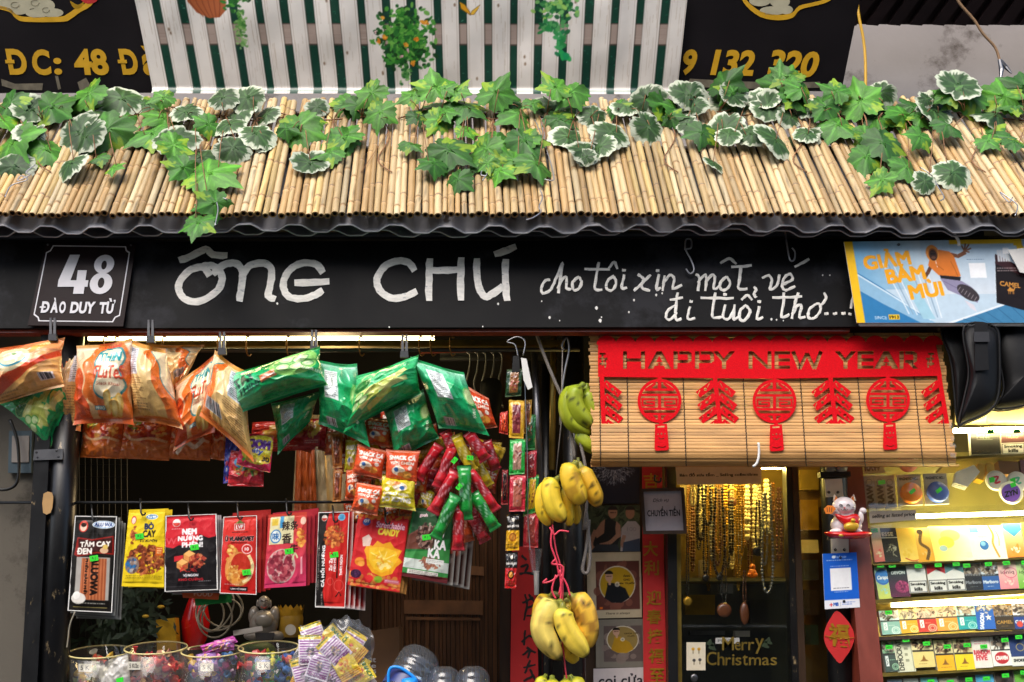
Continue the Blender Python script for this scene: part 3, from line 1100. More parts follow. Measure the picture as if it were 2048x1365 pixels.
for (xa, ya, xb, yb) in ((722, 345, 778, 262),):
    MB().tube([P_roof.at(xa, ya, .012), P_roof.at((xa + xb) / 2, (ya + yb) / 2, .016), P_roof.at(xb, yb, .012)], .001, 5).mk('tie_wire', M['vine'], roof)


def corr(name, y0, y1, off, amp, per, ph, mat_, lab):
    nx = 560
    V = []
    rows = [y0, y0 - 3, (y0 + y1) / 2, y1]
    for yi, y in enumerate(rows):
        for i in range(nx):
            xb = -500 + 3300 * i / (nx - 1)
            s_ = math.sin((xb / per + ph + .05 * math.sin(xb / 210)) * 2 * math.pi)
            h = max(-1, min(1, s_ * 1.5)) * amp
            h += .002 * math.sin(xb / 37) * (1 if yi < 2 else .3)
            V.append(P_roof.at(roof_px(xb, y), y + 2.0 * math.sin(xb / 130 + ph), off) + P_roof.n * h)
    F = [(r * nx + i, r * nx + i + 1, (r + 1) * nx + i + 1, (r + 1) * nx + i) for r in range(3) for i in range(nx - 1)]
    V2 = [v - P_roof.n * .002 for v in V[:nx]]
    n = len(V)
    F += [(i, n + i, n + i + 1, i + 1) for i in range(nx - 1)]
    o = mk(name, V + V2, F, mat_, None, True)
    MB().tube([v + P_roof.n * .001 for v in V[:nx]], .0016, 5).mk('lit_rim', M['zedge'], o)  # added pale tube: a lit rim painted along the wavy front edge
    return tag(o, lab, 'roof sheet')


corr('corrugated_sheet', 459, 300, -.040, .0110, 97, .10, M['zinc'], 'upper grey corrugated metal sheet showing its wavy edge under the bamboo canes')
corr('corrugated_sheet', 467, 300, -.062, .0095, 99, .55, mat('zinc_underlap', '8a898e', .5, .3, var=.25, vs=6, dirt='8a6468', ds=3, dthr=.62), 'lower dark corrugated sheet just above the black fascia')

# ---------------------------------------------------------------- ivy garlands of plastic leaves


def leaf_mesh(kind, seed):
    q = random.Random(seed * 7 + (kind == 'v'))
    K, NR = 72, 9
    V, C = [(0, 0, 0)], []
    ang = [2 * math.pi * i / K for i in range(K)]

    def Rr(a):
        # a = 0 is the tip; stalk sits at a = pi
        d = abs((a + math.pi) % (2 * math.pi) - math.pi)
        if kind == 'v':
            r = .5 + .02 * math.sin(11 * a + seed) + .012 * math.sin(23 * a)
            r *= 1 - .28 * math.exp(-((d - math.pi) / .22) ** 2)
            return r * (1.05 - .06 * math.cos(2 * a))
        lob = 0
        for la, lr, lw in ((0, .60, .52), (1.08, .55, .50), (-1.08, .55, .50), (2.15, .44, .50), (-2.15, .44, .50)):
            dd = abs((a - la + math.pi) % (2 * math.pi) - math.pi)
            lob = max(lob, lr * max(0, 1 - (dd / lw) * .42) if dd < lw * 1.6 else 0)
        r = max(lob, .40)
        t = (a * 17 / (2 * math.pi)) % 1
        r *= 1 + .17 * (abs(t - .5) * 2 - .5)
        r *= 1 - .35 * math.exp(-((d - math.pi) / .25) ** 2)
        return r
    cen = (0, -.18)
    jag = [q.uniform(.66, 1.0) for _ in range(K)]
    jag = [jag[i] if i % 3 == 0 else (jag[i - i % 3] + jag[(i + 3 - i % 3) % K]) / 2 * q.uniform(.9, 1.1) for i in range(K)]
    fold, droop = q.uniform(-.1, .35), q.uniform(-.2, .7)
    ytips = [q.random() < .18 for _ in range(5)]
    base = q.choice(['36691c', '447a20', '2c5a18', '548a26', '3c7020']) if kind == 'i' else '2e4a22'

    def zf(x, y, rf, a):
        z = -fold * abs(x) - droop * (x * x + y * y) * .6 + .03 * rf * rf * math.sin(3 * a + seed) + .012 * rf * math.sin(7 * a + 2 * seed)
        return z
    cl = [0.0] + [(i + 1) / NR for i in range(NR)]
    c0 = hexc(base)
    C.append(c0 * 1.1)
    veins = [0, 1.08, -1.08, 2.15, -2.15] if kind == 'i' else [0, .8, -.8, 1.6, -1.6, 2.4, -2.4]
    for f in cl[1:]:
        for i, a in enumerate(ang):
            r = Rr(a)
            x, y = r * f * math.sin(a), r * f * math.cos(a)
            x2, y2 = x + cen[0], y + cen[1]
            V.append((x2, y2, zf(x2, y2, f, a)))
            c = c0 * (1 + .08 * math.sin(i * .35 + f * 5 + seed) + .05 * q.uniform(-1, 1))
            vd = min(abs((a - va + math.pi) % (2 * math.pi) - math.pi) for va in veins) * f
            if vd < .05:
                c = c * 1.22 + .02
            elif (i * 3 + int(f * 9)) % 7 == 0:
                c = c * 1.15
            if kind == 'v':
                g = jag[i]
                if f > g:
                    c = hexc('c9d0b6') * (1 - .1 * q.random())
                elif f > g - .14:
                    c = c * .75 + np.array([.10, .13, .08])
            else:
                li = int(np.argmin([abs((a - va + math.pi) % (2 * math.pi) - math.pi) for va in veins]))
                if ytips[li] and f > .55 and vd < .22 + .12 * math.sin(i * 5.3 + f * 11):
                    c = hexc('86a824') * (1 - .1 * q.random())
            C.append(np.clip(c, 0, 1))
    F = [(0, 1 + (i + 1) % K, 1 + i) for i in range(K)]
    for r in range(NR - 1):
        b, d = 1 + r * K, 1 + (r + 1) * K
        for i in range(K):
            F.append((b + i, b + (i + 1) % K, d + (i + 1) % K, d + i))
    me = bpy.data.meshes.new('leaf')
    me.from_pydata(V, [], F)
    me.materials.append(M['leaf'])
    me.polygons.foreach_set('use_smooth', np.ones(len(F), bool))
    ca = me.color_attributes.new('Col', 'FLOAT_COLOR', 'POINT')
    c4 = np.ones((len(V), 4), np.float32)
    c4[:, :3] = lin(np.array(C))
    ca.data.foreach_set('color', c4.ravel())
    return me


LM = {'i': [leaf_mesh('i', s_) for s_ in range(9)], 'v': [leaf_mesh('v', s_) for s_ in range(7)]}
SC_ = .3418
LV = []
for z0, z1, dat in ((0, 0, '220,610,170 215,660,170 435,805,240 430,960,170 120,985,200 740,600,220 600,690,150 1090,670,150 1000,840,220 1150,930,210 1295,590,150 1350,680,210 1350,740,160 1480,555,180 1540,690,140 1470,790,180 1400,880,190 1820,975,200 1875,640,120 170,790,150 1560,850,100|40,640,180 30,720,150 90,860,260 330,640,260 300,900,220 590,800,260 540,600,220 880,620,160 850,800,220 930,580,120 1060,650,130 1190,740,140 1060,870,180 1050,1000,160 1270,1030,280 1750,800,260 1960,820,220 1900,900,150 2010,620,150 1850,720,120 560,930,100 680,980,100 1220,1200,190 1150,1330,190 920,700,200 720,700,150 460,620,130 1700,760,120'),
                   (680, 0, '1240,630,140 1790,545,180 1700,630,150 1830,770,180 2020,580,180 1330,820,200 1620,800,220 1400,880,180 1520,880,150 1460,690,160|550,480,190 400,570,140 520,640,160 560,730,180 700,520,140 770,640,220 930,510,200 1060,700,220 990,610,100 1130,620,100 1240,490,180 1330,560,180 1420,640,220 1310,710,160 1640,640,120 1920,660,200 230,690,180 160,570,170 100,640,150 30,830,180 40,620,130 430,850,120 520,960,150 680,900,240 680,1080,160 890,860,240 820,960,160 960,1010,180 1100,850,230 1160,980,200 750,780,120 1040,960,150 620,670,120 450,700,100'),
                   (1348, 0, '90,580,190 60,740,120 290,620,200 320,540,160 290,780,200 350,790,140 430,800,170 580,640,170 590,840,220 700,700,130 780,790,200 510,600,150 1190,560,140 1550,670,200 1680,480,200 1870,680,220 1610,1030,190 1490,1070,120 230,960,110 1490,590,90 800,640,130|330,460,190 330,560,160 620,450,200 740,490,160 720,590,150 920,520,150 870,650,180 1080,550,230 1090,620,170 990,750,200 1190,710,200 1310,670,200 1430,640,160 1240,870,220 1120,950,190 1200,1080,150 1380,1010,180 1430,820,150 1630,750,150 1680,580,200 1590,560,150 1880,550,200 2010,490,180 2030,620,150 1880,790,180 2020,840,120 1640,560,130 160,800,160 10,680,130 1150,800,150 1440,700,130')):
    for kk, part in zip('vi', dat.split('|')):
        for e in part.split():
            a_, b_, c_ = map(float, e.split(','))
            LV.append((z0 + a_ * SC_, z1 + b_ * SC_, c_ * SC_, kk))
rl = random.Random(15)
for e in list(LV):
    if rl.random() < .15:
        LV.append((e[0] + rl.uniform(-24, 24), max(150, min(e[1], 330) + rl.uniform(-14, 20)), e[2] * rl.uniform(.6, .85), e[3]))
LV.sort()
P_up = Plane(3.12, lean=8, py0=200)
segs = [(-50, 225, 'ivy garland at the left end of the bamboo roof, over the yellow lettering'),
        (225, 560, 'ivy garland with many cream edged round leaves, second from the left'),
        (560, 890, 'ivy garland under the flower basket print of the banner'),
        (890, 1190, 'mostly bright green ivy garland at the middle of the roof'),
        (1190, 1480, 'ivy garland below the right end of the fence banner'),
        (1480, 1760, 'ivy garland of cream edged leaves under the yellow number 320'),
        (1760, 2100, 'ivy garland at the far right end of the roof, before the plaster wall')]
gar = []
for a_, b_, lab in segs:
    g = thing('ivy_garland', lab, 'garland', P_roof.at((a_ + b_) / 2, 280), 'artificial ivy garlands along the roof')
    gar.append((a_, b_, g))
lpos = {i: [] for i in range(len(segs))}
rl = random.Random(5)
for (px, py, dm, kk) in LV:
    gi = next(i for i, s_ in enumerate(segs) if px < s_[1] or i == len(segs) - 1)
    g = gar[gi][2]
    lift = rl.uniform(.018, .05)
    if py > 440:
        P = W(px, py, 2.80)
        nn = np.array([0, -.9, .4])
    elif py < 205:
        P = P_up.at(px, py, lift * .4)
        nn = np.array([0, -.95, .3])
    else:
        P = P_roof.at(px, py, lift)
        nn = P_roof.n
    lpos[gi].append((px, py, P))
    nn = nn * .55 + np.array([0, -.55, .05])
    nn = Vector(nn + np.array([rl.uniform(-.55, .55), rl.uniform(-.3, .25), rl.uniform(-.25, .35)])).normalized()
    tip = Vector((rl.uniform(-1, 1), 0, -rl.uniform(.2, 1)))
    if py < 190:
        tip.z = abs(tip.z)
    y_ = (tip - nn * tip.dot(nn)).normalized()
    x_ = y_.cross(nn)
    rot = Matrix((x_, y_, nn)).transposed().to_4x4()
    dep = np.linalg.norm(P - CAMP)
    s_ = dm * dep / FPX * (1.18 if kk == 'v' else 1.38)
    o = bpy.data.objects.new('leaf', rl.choice(LM[kk]))
    COL.objects.link(o)
    o.parent = g
    o.matrix_local = Matrix.Translation(Vector(P - np.array(g['org']))) @ rot @ Matrix.Diagonal((s_ * rl.uniform(.85, 1.05), s_, s_, 1))
for gi, (a_, b_, g) in enumerate(gar):
    L_ = lpos[gi]
    top = [(a_ - 10 + (b_ - a_ + 20) * i / 6, 222 + rl.uniform(-16, 22)) for i in range(7)]
    MB().tube([P_roof.at(x_, min(max(y_, 205), 420), .012 + .006 * math.sin(x_)) for x_, y_ in smooth_path(top, 4)], .0022, 6).mk('vine', M['vine'], g, True)
    mb = MB()
    for px, py, P in L_:
        tx = min(top, key=lambda q_: abs(q_[0] - px))
        yy = min(max(tx[1], 205), 420)
        mb.tube([P_roof.at(tx[0], yy, .012), (P_roof.at(tx[0], yy, .05) + P) / 2 - np.array([0, .01, 0]), P + np.array([0, .006, 0])], .0013, 5)
    stuff(mb.mk('stalks', M['vine'], g, True))
    # a hanging runner reaching down the canes
    bx_ = (a_ + b_) / 2 + rl.uniform(-40, 40)
    MB().tube([P_roof.at(x_, y_, .014) for x_, y_ in smooth_path([(bx_, 230), (bx_ + 14, 275), (bx_ - 8, 320), (bx_ + 20, 345)], 5)], .0018, 6).mk('vine', M['vine'], g, True)
MB().tube([P_roof.at(395, 420, .02), P_roof.at(396, 340, .02), W(394, 400, 2.84), W(390, 436, 2.8)], .0012, 5).mk('vine', M['vine'], gar[1][2], True)

for i, (pts, lab) in enumerate((([(10, 395), (22, 372), (55, 360), (42, 352), (36, 362), (60, 350), (52, 345), (70, 330)], 'curled wire tie at the left end of the roof'),
                               ([(1052, 440), (1066, 436), (1082, 424), (1078, 415), (1085, 395), (1080, 380)], 'bent wire hook hanging over the middle of the bamboo eave'),
                               ([(430, 452), (436, 420), (434, 400), (452, 392), (430, 388), (455, 400)], 'wire twist at the eave beside the drooping ivy leaf'),
                               ([(1035, 362), (1040, 340), (1100, 362), (1106, 345), (1088, 285), (1070, 240)], 'long bent wire among the middle leaves'),
                               ([(965, 362), (975, 345), (968, 336), (962, 350), (974, 352)], 'small wire loop on the canes below the middle leaves'),
                               ([(2030, 432), (2035, 412), (2020, 398), (2000, 385), (2018, 405), (2025, 395)], 'wire tie at the right end of the bamboo eave'),
                               ([(1840, 335), (1862, 350), (1875, 372), (1888, 395), (1880, 402)], 'thin grey wire on the canes near the right garland'))):
    tag(MB().tube([P_roof.at(x, y, .022) for x, y in smooth_path(pts, 5)], .0017, 6).mk('wire_tie', M['wire'], None, True), lab, 'wire')

# ---------------------------------------------------------------- black fascia board with painted words
P_b = Plane(2.98, lean=7, py0=570)
fas = thing('fascia_board', 'long black painted board above the shop opening with white brush lettering', 'sign', P_b.at(900, 656))
MB().slab([(-700, 486), (2700, 478), (2700, 652), (-700, 658)], P_b, .05).mk('board', M['black'], fas)
MB().slab([(-700, 661), (1700, 657), (1700, 663), (-700, 667)], P_b, .03, -.012).mk('lower_lip', M['redwood'], fas)
tag(MB().tube([P_b.at(-700, 474, -.02), P_b.at(1965, 468, -.02)], .0115, 12).mk('iron_rail', M['darkmetal'], None, True), 'dark iron rail running along the top of the black board', 'rail')
tag(MB().tube([P_b.at(-700, 484, -.045), P_b.at(2600, 479, -.045)], .012, 4).mk('angle_bar', M['darkmetal'], None), 'square dark bar between the rail and the black board', 'bar')
Z4, Z5, Z6 = (0, 440), (680, 440), (1348, 440)


def zc(o, P_):
    return [(o[0] + x * SC_, o[1] + y * SC_) for x, y in P_]


sd_ = 0
for nm, wd, strokes in (
    ('painted_letter', 14.2, [
        (Z4, [[(1060, 236), (1130, 207), (1205, 172), (1245, 203), (1318, 210)], [(1222, 318), (1190, 278), (1120, 290), (1065, 340), (1045, 400), (1075, 460), (1140, 480), (1210, 460), (1275, 410), (1300, 345), (1275, 288), (1230, 268), (1185, 272)]]),
        (Z4, [[(1255, 312), (1300, 270), (1360, 253), (1402, 270), (1420, 320), (1412, 400), (1400, 465)], [(1418, 330), (1460, 270), (1530, 253), (1580, 275), (1590, 330), (1577, 400), (1570, 445), (1600, 462)]]),
        (Z4, [[(1885, 300), (1850, 262), (1780, 253), (1710, 280), (1665, 340), (1660, 400), (1690, 450), (1760, 462), (1830, 445), (1880, 420)], [(1735, 370), (1915, 364)]]),
        (Z5, [[(432, 288), (400, 250), (340, 240), (270, 265), (222, 330), (220, 385), (250, 432), (310, 460), (380, 450), (440, 425)]]),
        (Z5, [[(524, 238), (521, 350), (520, 462)], [(545, 298), (690, 293)], [(708, 232), (706, 350), (706, 460)]]),
        (Z5, [[(800, 238), (803, 330), (815, 400), (848, 450), (895, 432), (945, 395)], [(968, 242), (967, 330), (975, 462)], [(915, 200), (1020, 162)]])]),
    ('painted_letter', 5.4, [
        (Z5, [[(1225, 350), (1195, 362), (1178, 410), (1195, 432), (1240, 405)]]),
        (Z5, [[(1240, 400), (1270, 330), (1303, 250), (1290, 330), (1277, 425)], [(1277, 400), (1300, 350), (1325, 335), (1325, 400), (1350, 405)]]),
        (Z5, [[(1395, 335), (1362, 365), (1365, 408), (1392, 408), (1413, 370), (1400, 338)]]),
        (Z5, [[(1512, 252), (1500, 330), (1492, 405), (1530, 410)], [(1435, 288), (1575, 290)]]),
        (Z5, [[(1600, 330), (1565, 360), (1562, 405), (1592, 412), (1615, 375), (1605, 335)], [(1575, 280), (1605, 246), (1622, 284)]]),
        (Z5, [[(1662, 325), (1648, 400), (1675, 398)], [(1655, 294), (1668, 296)]]),
        (Z5, [[(1745, 322), (1775, 345), (1765, 395), (1810, 415)], [(1815, 325), (1770, 370), (1722, 412)]]),
        (Z5, [[(1865, 322), (1850, 405), (1875, 400)], [(1853, 297), (1864, 299)]]),
        (Z5, [[(1898, 330), (1888, 412)], [(1892, 372), (1930, 324), (1956, 345), (1948, 402), (1998, 384)]]),
        (Z6, [[(130, 322), (148, 340), (140, 412)], [(143, 365), (178, 322), (190, 345), (183, 412)], [(188, 365), (225, 320), (240, 345), (234, 405), (262, 392)]]),
        (Z6, [[(305, 335), (275, 362), (272, 402), (300, 410), (328, 375), (312, 335)], [(275, 252), (322, 226), (362, 256)], [(292, 437), (305, 438)]]),
        (Z6, [[(392, 272), (385, 340), (378, 402), (425, 405)], [(340, 277), (450, 268)]]),
        (Z6, [[(470, 395), (480, 410), (465, 435)]]),
        (Z6, [[(520, 340), (555, 325), (572, 355), (562, 410), (600, 385), (618, 325)]]),
        (Z6, [[(640, 378), (692, 350), (680, 318), (648, 335), (633, 390), (655, 412), (705, 390)], [(710, 275), (788, 232)]]),
        (Z6, [[(10, 500), (-30, 525), (-48, 570), (-20, 585), (15, 545)], [(20, 430), (10, 520), (12, 585), (40, 580)], [(-20, 468), (48, 458)]]),
        (Z6, [[(92, 512), (80, 580), (120, 578)], [(95, 478), (105, 480)]]),
        (Z6, [[(240, 430), (230, 500), (225, 570), (275, 570)], [(160, 458), (345, 460)]]),
        (Z6, [[(298, 500), (288, 570), (320, 580), (350, 530)], [(355, 500), (348, 580), (372, 572)]]),
        (Z6, [[(420, 500), (385, 535), (388, 582), (415, 588), (445, 540), (428, 505)], [(398, 466), (430, 440), (455, 466)], [(470, 440), (478, 452)]]),
        (Z6, [[(497, 510), (487, 580), (518, 572)], [(492, 478), (505, 480)]]),
        (Z6, [[(642, 430), (640, 500), (628, 570), (672, 556)], [(580, 458), (745, 450)]]),
        (Z6, [[(725, 430), (705, 500), (690, 575)], [(695, 550), (722, 502), (745, 505), (735, 570), (765, 568)]]),
        (Z6, [[(830, 495), (792, 525), (788, 572), (822, 575), (857, 530), (852, 495), (832, 493)], [(860, 500), (890, 462), (880, 430)]]),
        (Z6, [[(884, 550), (900, 550)]]), (Z6, [[(934, 550), (950, 549)]]), (Z6, [[(984, 549), (1000, 548)]]),
        (Z6, [[(1048, 448), (1035, 515)], [(1024, 552), (1034, 553)]])])):
    for o_, ss in strokes:
        mb = MB()
        for P_ in ss:
            sd_ += 1
            mb.brush(zc(o_, P_), wd, P_b, seed=sd_, jit=.10 if wd > 10 else .3)
        mb.mk(nm, M['whitepaint'], fas)
mb = MB()
for (o_, x, y, r) in ((Z4, 1622, 490, 2), (Z5, 925, 492, 2), (Z5, 1226, 572, 2.4), (Z5, 1522, 590, 3.2), (Z5, 1500, 516, 3), (Z5, 1690, 540, 1.8), (Z5, 1285, 590, 1.2), (Z5, 1530, 570, 1.4), (Z5, 835, 625, 1.4), (Z5, 1885, 430, 1.6), (Z5, 1850, 440, 2.2), (Z5, 1720, 470, 2), (Z6, 870, 324, 1.4), (Z6, 912, 324, 1.2), (Z6, 570, 582, 2.2), (Z6, 600, 585, 1.6), (Z5, 1180, 476, 1.3), (Z5, 288, 628, 1.5), (Z6, 640, 590, 1.2)):
    x, y = zc(o_, [(x, y)])[0]
    mb.slab(smooth_path([(x - r, y), (x, y - r * 1.2), (x + r, y - r * .3), (x + r * .3, y + r * 1.3)], 3, True), P_b, .001, .0012)
stuff(mb.mk('paint_drips', M['white'], fas))

# house number plate
P_n = Plane(2.965, lean=7, py0=570)
t = thing('house_number_plate', 'brown enamel plate with a silver 48 and street name on the black board', 'plate', P_n.at(160, 654))
MB().slab([(92, 485), (272, 487), (246, 653), (55, 651)], P_n, .006).mk('plate', M['plate'], t)
fr = [(104, 492), (252, 493), (254, 500), (261, 504), (238, 633), (230, 637), (225, 645), (76, 643), (75, 636), (66, 631), (80, 553), (81, 545), (79, 540), (91, 505), (99, 501)]
fr = [(106, 491), (252, 493), (254, 501), (260, 505), (240, 632), (231, 636), (226, 645), (77, 643), (75, 636), (67, 630), (92, 505), (100, 501)]
cx, cy = 164, 568
cutout('border_line', [(1, fr), (-1, [(cx + (x - cx) * .974, cy + (y - cy) * .974) for x, y in fr])], P_n, .0008, M['silver'], t)
sk_ = lambda P_: [(x - (y - 510) * .14, y) for x, y in P_]
cutout('numeral', [(1, sk_([(140, 510), (160, 510), (148, 561), (160, 561), (160, 541), (178, 541), (178, 561), (184, 561), (184, 574), (178, 574), (178, 588), (157, 588), (157, 574), (124, 574), (124, 561)]))], P_n, .001, M['silver'], t, off=.001)
cutout('numeral', [(1, sk_(ellpts(211, 529, 20, 19, 24))), (1, sk_(ellpts(210, 567, 22.5, 21.5, 24))), (-1, sk_(ellpts(211, 530.5, 5.5, 9, 16))), (-1, sk_(ellpts(210, 566, 6.5, 10.5, 16)))], P_n, .001, M['silver'], t, off=.001)
for s_, q in (('D', [(85, 603), (101, 603), (97, 626), (81, 626)]), ('À', [(105, 596), (117, 596), (115, 626), (100, 626)]), ('O', [(120, 603), (133, 603), (130, 627), (117, 627)]),
              ('DUY', [(143, 604), (192, 604), (188, 628), (139, 627)]), ('TỪ', [(201, 597), (232, 597), (227, 628), (197, 628)])):
    lettering('lettering', s_, q, P_n, M['silver'], t, bold=.045)
MB().slab([(80, 613), (91, 613), (91, 616), (79, 616)], P_n, .001, .0025).mk('lettering', M['silver'], t)
for x, y in ((96, 490), (262, 491)):
    MB().lathe(P_n.at(x, y), P_n.n, [(.003, 0), (.003, .002), (.0001, .003)], 10).mk('screw', M['metal'], t)

# advertising calendar at the right end of the board
P_c = Plane(2.93, lean=3, py0=560)
CW, CH = 372, 168
cv = Cv(CW, CH, 'bcd0de', .8)
cv.grad('5a9cc8', 'ccd6dc', 0, 0, 170, 100, True, .9)
cv.grad('a8c4d8', 'd5dbe2', 150, 0, 372, 110, False, .8)
cv.poly([(10, 60), (60, 95), (120, 140), (150, 168), (0, 168)], '2f78ac')
cv.poly([(10, 66), (70, 104), (128, 150), (160, 168), (130, 168), (60, 130), (0, 92)], '8ab4d0')
cv.line([(6, 62), (150, 162)], 3, 'cfe0ea')
for k in range(9):
    cv.line([(70 + k * 11, 46 + k * 3), (108 + k * 8, 150 + k)], 2.4, '7f9cb4' if k % 2 else 'e4ebf0', .8)
cv.poly([(95, 60), (112, 50), (160, 160), (135, 160)], '9ec8d8')
cv.poly([(190, 168), (372, 110), (372, 168)], '3f7ca4')
cv.line([(186, 168), (372, 108)], 4, 'dfe8ee')
for k in range(7):
    cv.line([(215 + k * 24, 160 - k * 7), (240 + k * 26, 168)], 1.2, '2c5c80')
cv.rect(0, 0, 17, CH, 'f0bc1a')
cv.rect(208, 0, 352, 9, 'ecc028')
cv.rect(335, 0, 352, 14, 'ecc028')
cv.poly([(340, 14), (352, 12), (372, 60), (372, 168), (362, 168), (352, 90)], 'ecc028')
# leaping man: hoodie, arms, trousers, shoe
cv.line([(200, 28), (222, 34), (238, 26)], 8, '7a4c34')
for a_, b_ in ((232, 12), (240, 8), (247, 10), (250, 18), (246, 26)):
    cv.line([(236, 24), (a_, b_)], 3, '8a5a3e')
cv.line([(170, 46), (158, 66), (148, 78)], 7, '5e3a28')
cv.poly([(168, 30), (186, 20), (206, 24), (214, 34), (222, 74), (204, 80), (178, 72), (160, 52)], 'd9782c')
cv.ell(172, 27, 13, 17, 'e08a34')
cv.ell(173, 30, 9, 13, '8a4a18')
cv.ell(173, 31, 7.5, 11, '3c261c')
cv.ell(173, 36, 4.5, 3, '6a4634')
cv.rect(168, 27, 178, 30, '17110f')
cv.line([(176, 42), (178, 56)], 1.2, 'f0e8dc')
cv.poly([(180, 72), (222, 76), (218, 88), (182, 80)], '1c1a1e')
cv.poly([(180, 78), (222, 84), (240, 96), (254, 114), (248, 128), (222, 116), (192, 102)], '8e88a4')
cv.line([(186, 84), (214, 100), (244, 122)], 1.5, '6a6484', .8)
cv.line([(206, 44), (212, 60), (216, 74)], 1.4, 'a85818', .9)
cv.line([(176, 50), (190, 62)], 1.4, 'a85818', .9)
cv.ell(232, 108, 24, 13, '3a3438', 1, 35)
for k in range(6):
    cv.line([(218 + k * 6, 96 + k * 4), (212 + k * 6, 104 + k * 4)], 1.4, '8a8084')
cv.poly([(222, 122), (240, 132), (244, 146), (232, 138)], 'd4d0d8')
cv.rect(241, 48, 274, 78, 'f2f4f6')
cv.lines(238, 40, 274, 43, 1, '4c6c94')
cv.poly([(296, 30), (352, 62), (348, 146), (286, 128)], '1a1416')
cv.poly([(296, 30), (352, 62), (350, 78), (294, 50)], '3a2024')
for k in range(5):
    cv.rect(300 + k * 5, 22, 304 + k * 5, 46, 'd8dce0')
cv.rect(312, 18, 324, 30, 'f4f4f4')
cv.text('CAMEL', 318, 92, 9, 'c98a3c', 40, rot=8, bold=.02)
cv.ell(318, 103, 7, 3, 'c98a3c')
cv.ell(317, 100, 2.6, 3, 'c98a3c')
cv.line([(324, 103), (327, 97)], 2, 'c98a3c')
for k in (-5, -2, 3, 5):
    cv.line([(318 + k, 103), (318 + k, 111)], 1.3, 'c98a3c')
cv.lines(296, 58, 344, 68, 2, 'a89898', seed=4)
for s_, x, y, wd, ro_ in (('GIẢM', 79, 36, 92, -7), ('BÁM', 112, 66, 76, -7), ('MÙI', 148, 99, 66, -7)):
    cv.text(s_, x, y, 34 if s_ != 'GIẢM' else 36, 'f0a418', wd, rot=ro_, bold=.05, out='8a6420', ow=.9)
cv.text('SINCE', 50, 157, 6, 'e8f0f6', 24)
cv.rect(66, 151, 88, 161, 'ecc028')
cv.text('1913', 77, 156, 6, '2c2414', 18, bold=.02)
o = sheet('advertising_calendar', [(1688, 484), (2062, 478), (2084, 646), (1714, 646)], P_c, cv, M['film'], th=.004, side='e8e2e0')
tag(o, 'glossy advertising calendar with orange letters and a leaping man hung over the black board', 'calendar')
for k, (dx, dy) in enumerate(((2, 3), (4, 5))):
    MB().slab([(1715 + dx, 640), (2084, 640), (2084, 648 + dy), (1716 + dx, 648 + dy)], P_c, .001, -.006 - k * .003).mk('page', M['white'], o)
MB().slab([(2016, 500), (2120, 488), (2120, 560), (2040, 545)], P_c, .002, .012).mk('folded_card', M['white'], o)
MB().lathe(P_c.at(1797, 490), P_c.n, [(.0035, 0), (.0035, .003), (.0015, .003), (.0012, .001)], 12).mk('eyelet', M['metal'], o)
tag(MB().tube([P_c.at(x, y, .012) for x, y in smooth_path([(1862, 462), (1885, 458), (1905, 466), (1916, 480), (1918, 492)], 4)], .004, 8).mk('strap_tie', M['white'], None, True), 'white strap loop holding up the calendar', 'strap')
for pts, lab in (([(1370, 500), (1372, 480), (1382, 480), (1382, 496), (1372, 500), (1382, 520), (1388, 540), (1380, 548), (1372, 538)], 'S shaped steel hook above the word mot'),
                 ([(1570, 464), (1574, 490), (1580, 520), (1588, 520), (1590, 505), (1584, 496)], 'thin steel hook hanging on the board above the word ve')):
    tag(MB().tube([P_b.at(x, y, .012) for x, y in smooth_path(pts, 5)], .0024, 8).mk('steel_hook', M['wire'], None, True), lab, 'hook')

# ================================================================ UNDER THE FASCIA, LEFT HALF
Z1, KB = (0, 880), .3553        # left lower view
Z2 = (600, 880)


def zz(o, pts, k=KB):
    return [(o[0] + x * k, o[1] + y * k) for x, y in pts]


# lamp strip, batten and hooks
t = thing('strip_light', 'lit warm strip light behind the lower edge of the black board', 'lamp', W(520, 675, 3.13))
P_l = PY(3.13)
MB().slab([(176, 664), (868, 664), (868, 681), (176, 681)], P_l, .02).mk('light_tube', M['ledw'], t)
MB().slab([(140, 682), (1130, 680), (1130, 692), (140, 693)], P_l, .03, .004).mk('batten', M['brass'], t)
for x in (262, 302, 350, 393, 455, 480, 545, 573, 662, 700, 770):
    MB().slab([(x, 664), (x + 15, 664), (x + 15, 671), (x, 671)], P_l, .004, .002).mk('clip', M['blackhook'], t)
tag(MB().tube([W(-200, 702, 3.08), W(1160, 700, 3.08)], .006, 8).mk('hanging_rail', M['darkmetal'], None, True), 'thin dark rail carrying the hooks under the strip light', 'rail')
for i, x in enumerate((212, 235, 300, 330, 440, 497, 578, 628, 723, 808, 843, 866, 905)):
    o = MB().tube([W(x + a, y, 3.06) for a, y in smooth_path([(4, 676), (-3, 674), (-5, 684), (-4, 702), (0, 712), (6, 708)], 4)], .0022, 6).mk('rail_hook', M['hook'], None, True)
    tag(o, 'small brass coloured hook on the rail above the hanging crisp bags', 'hook', 'brass hooks on the rail')

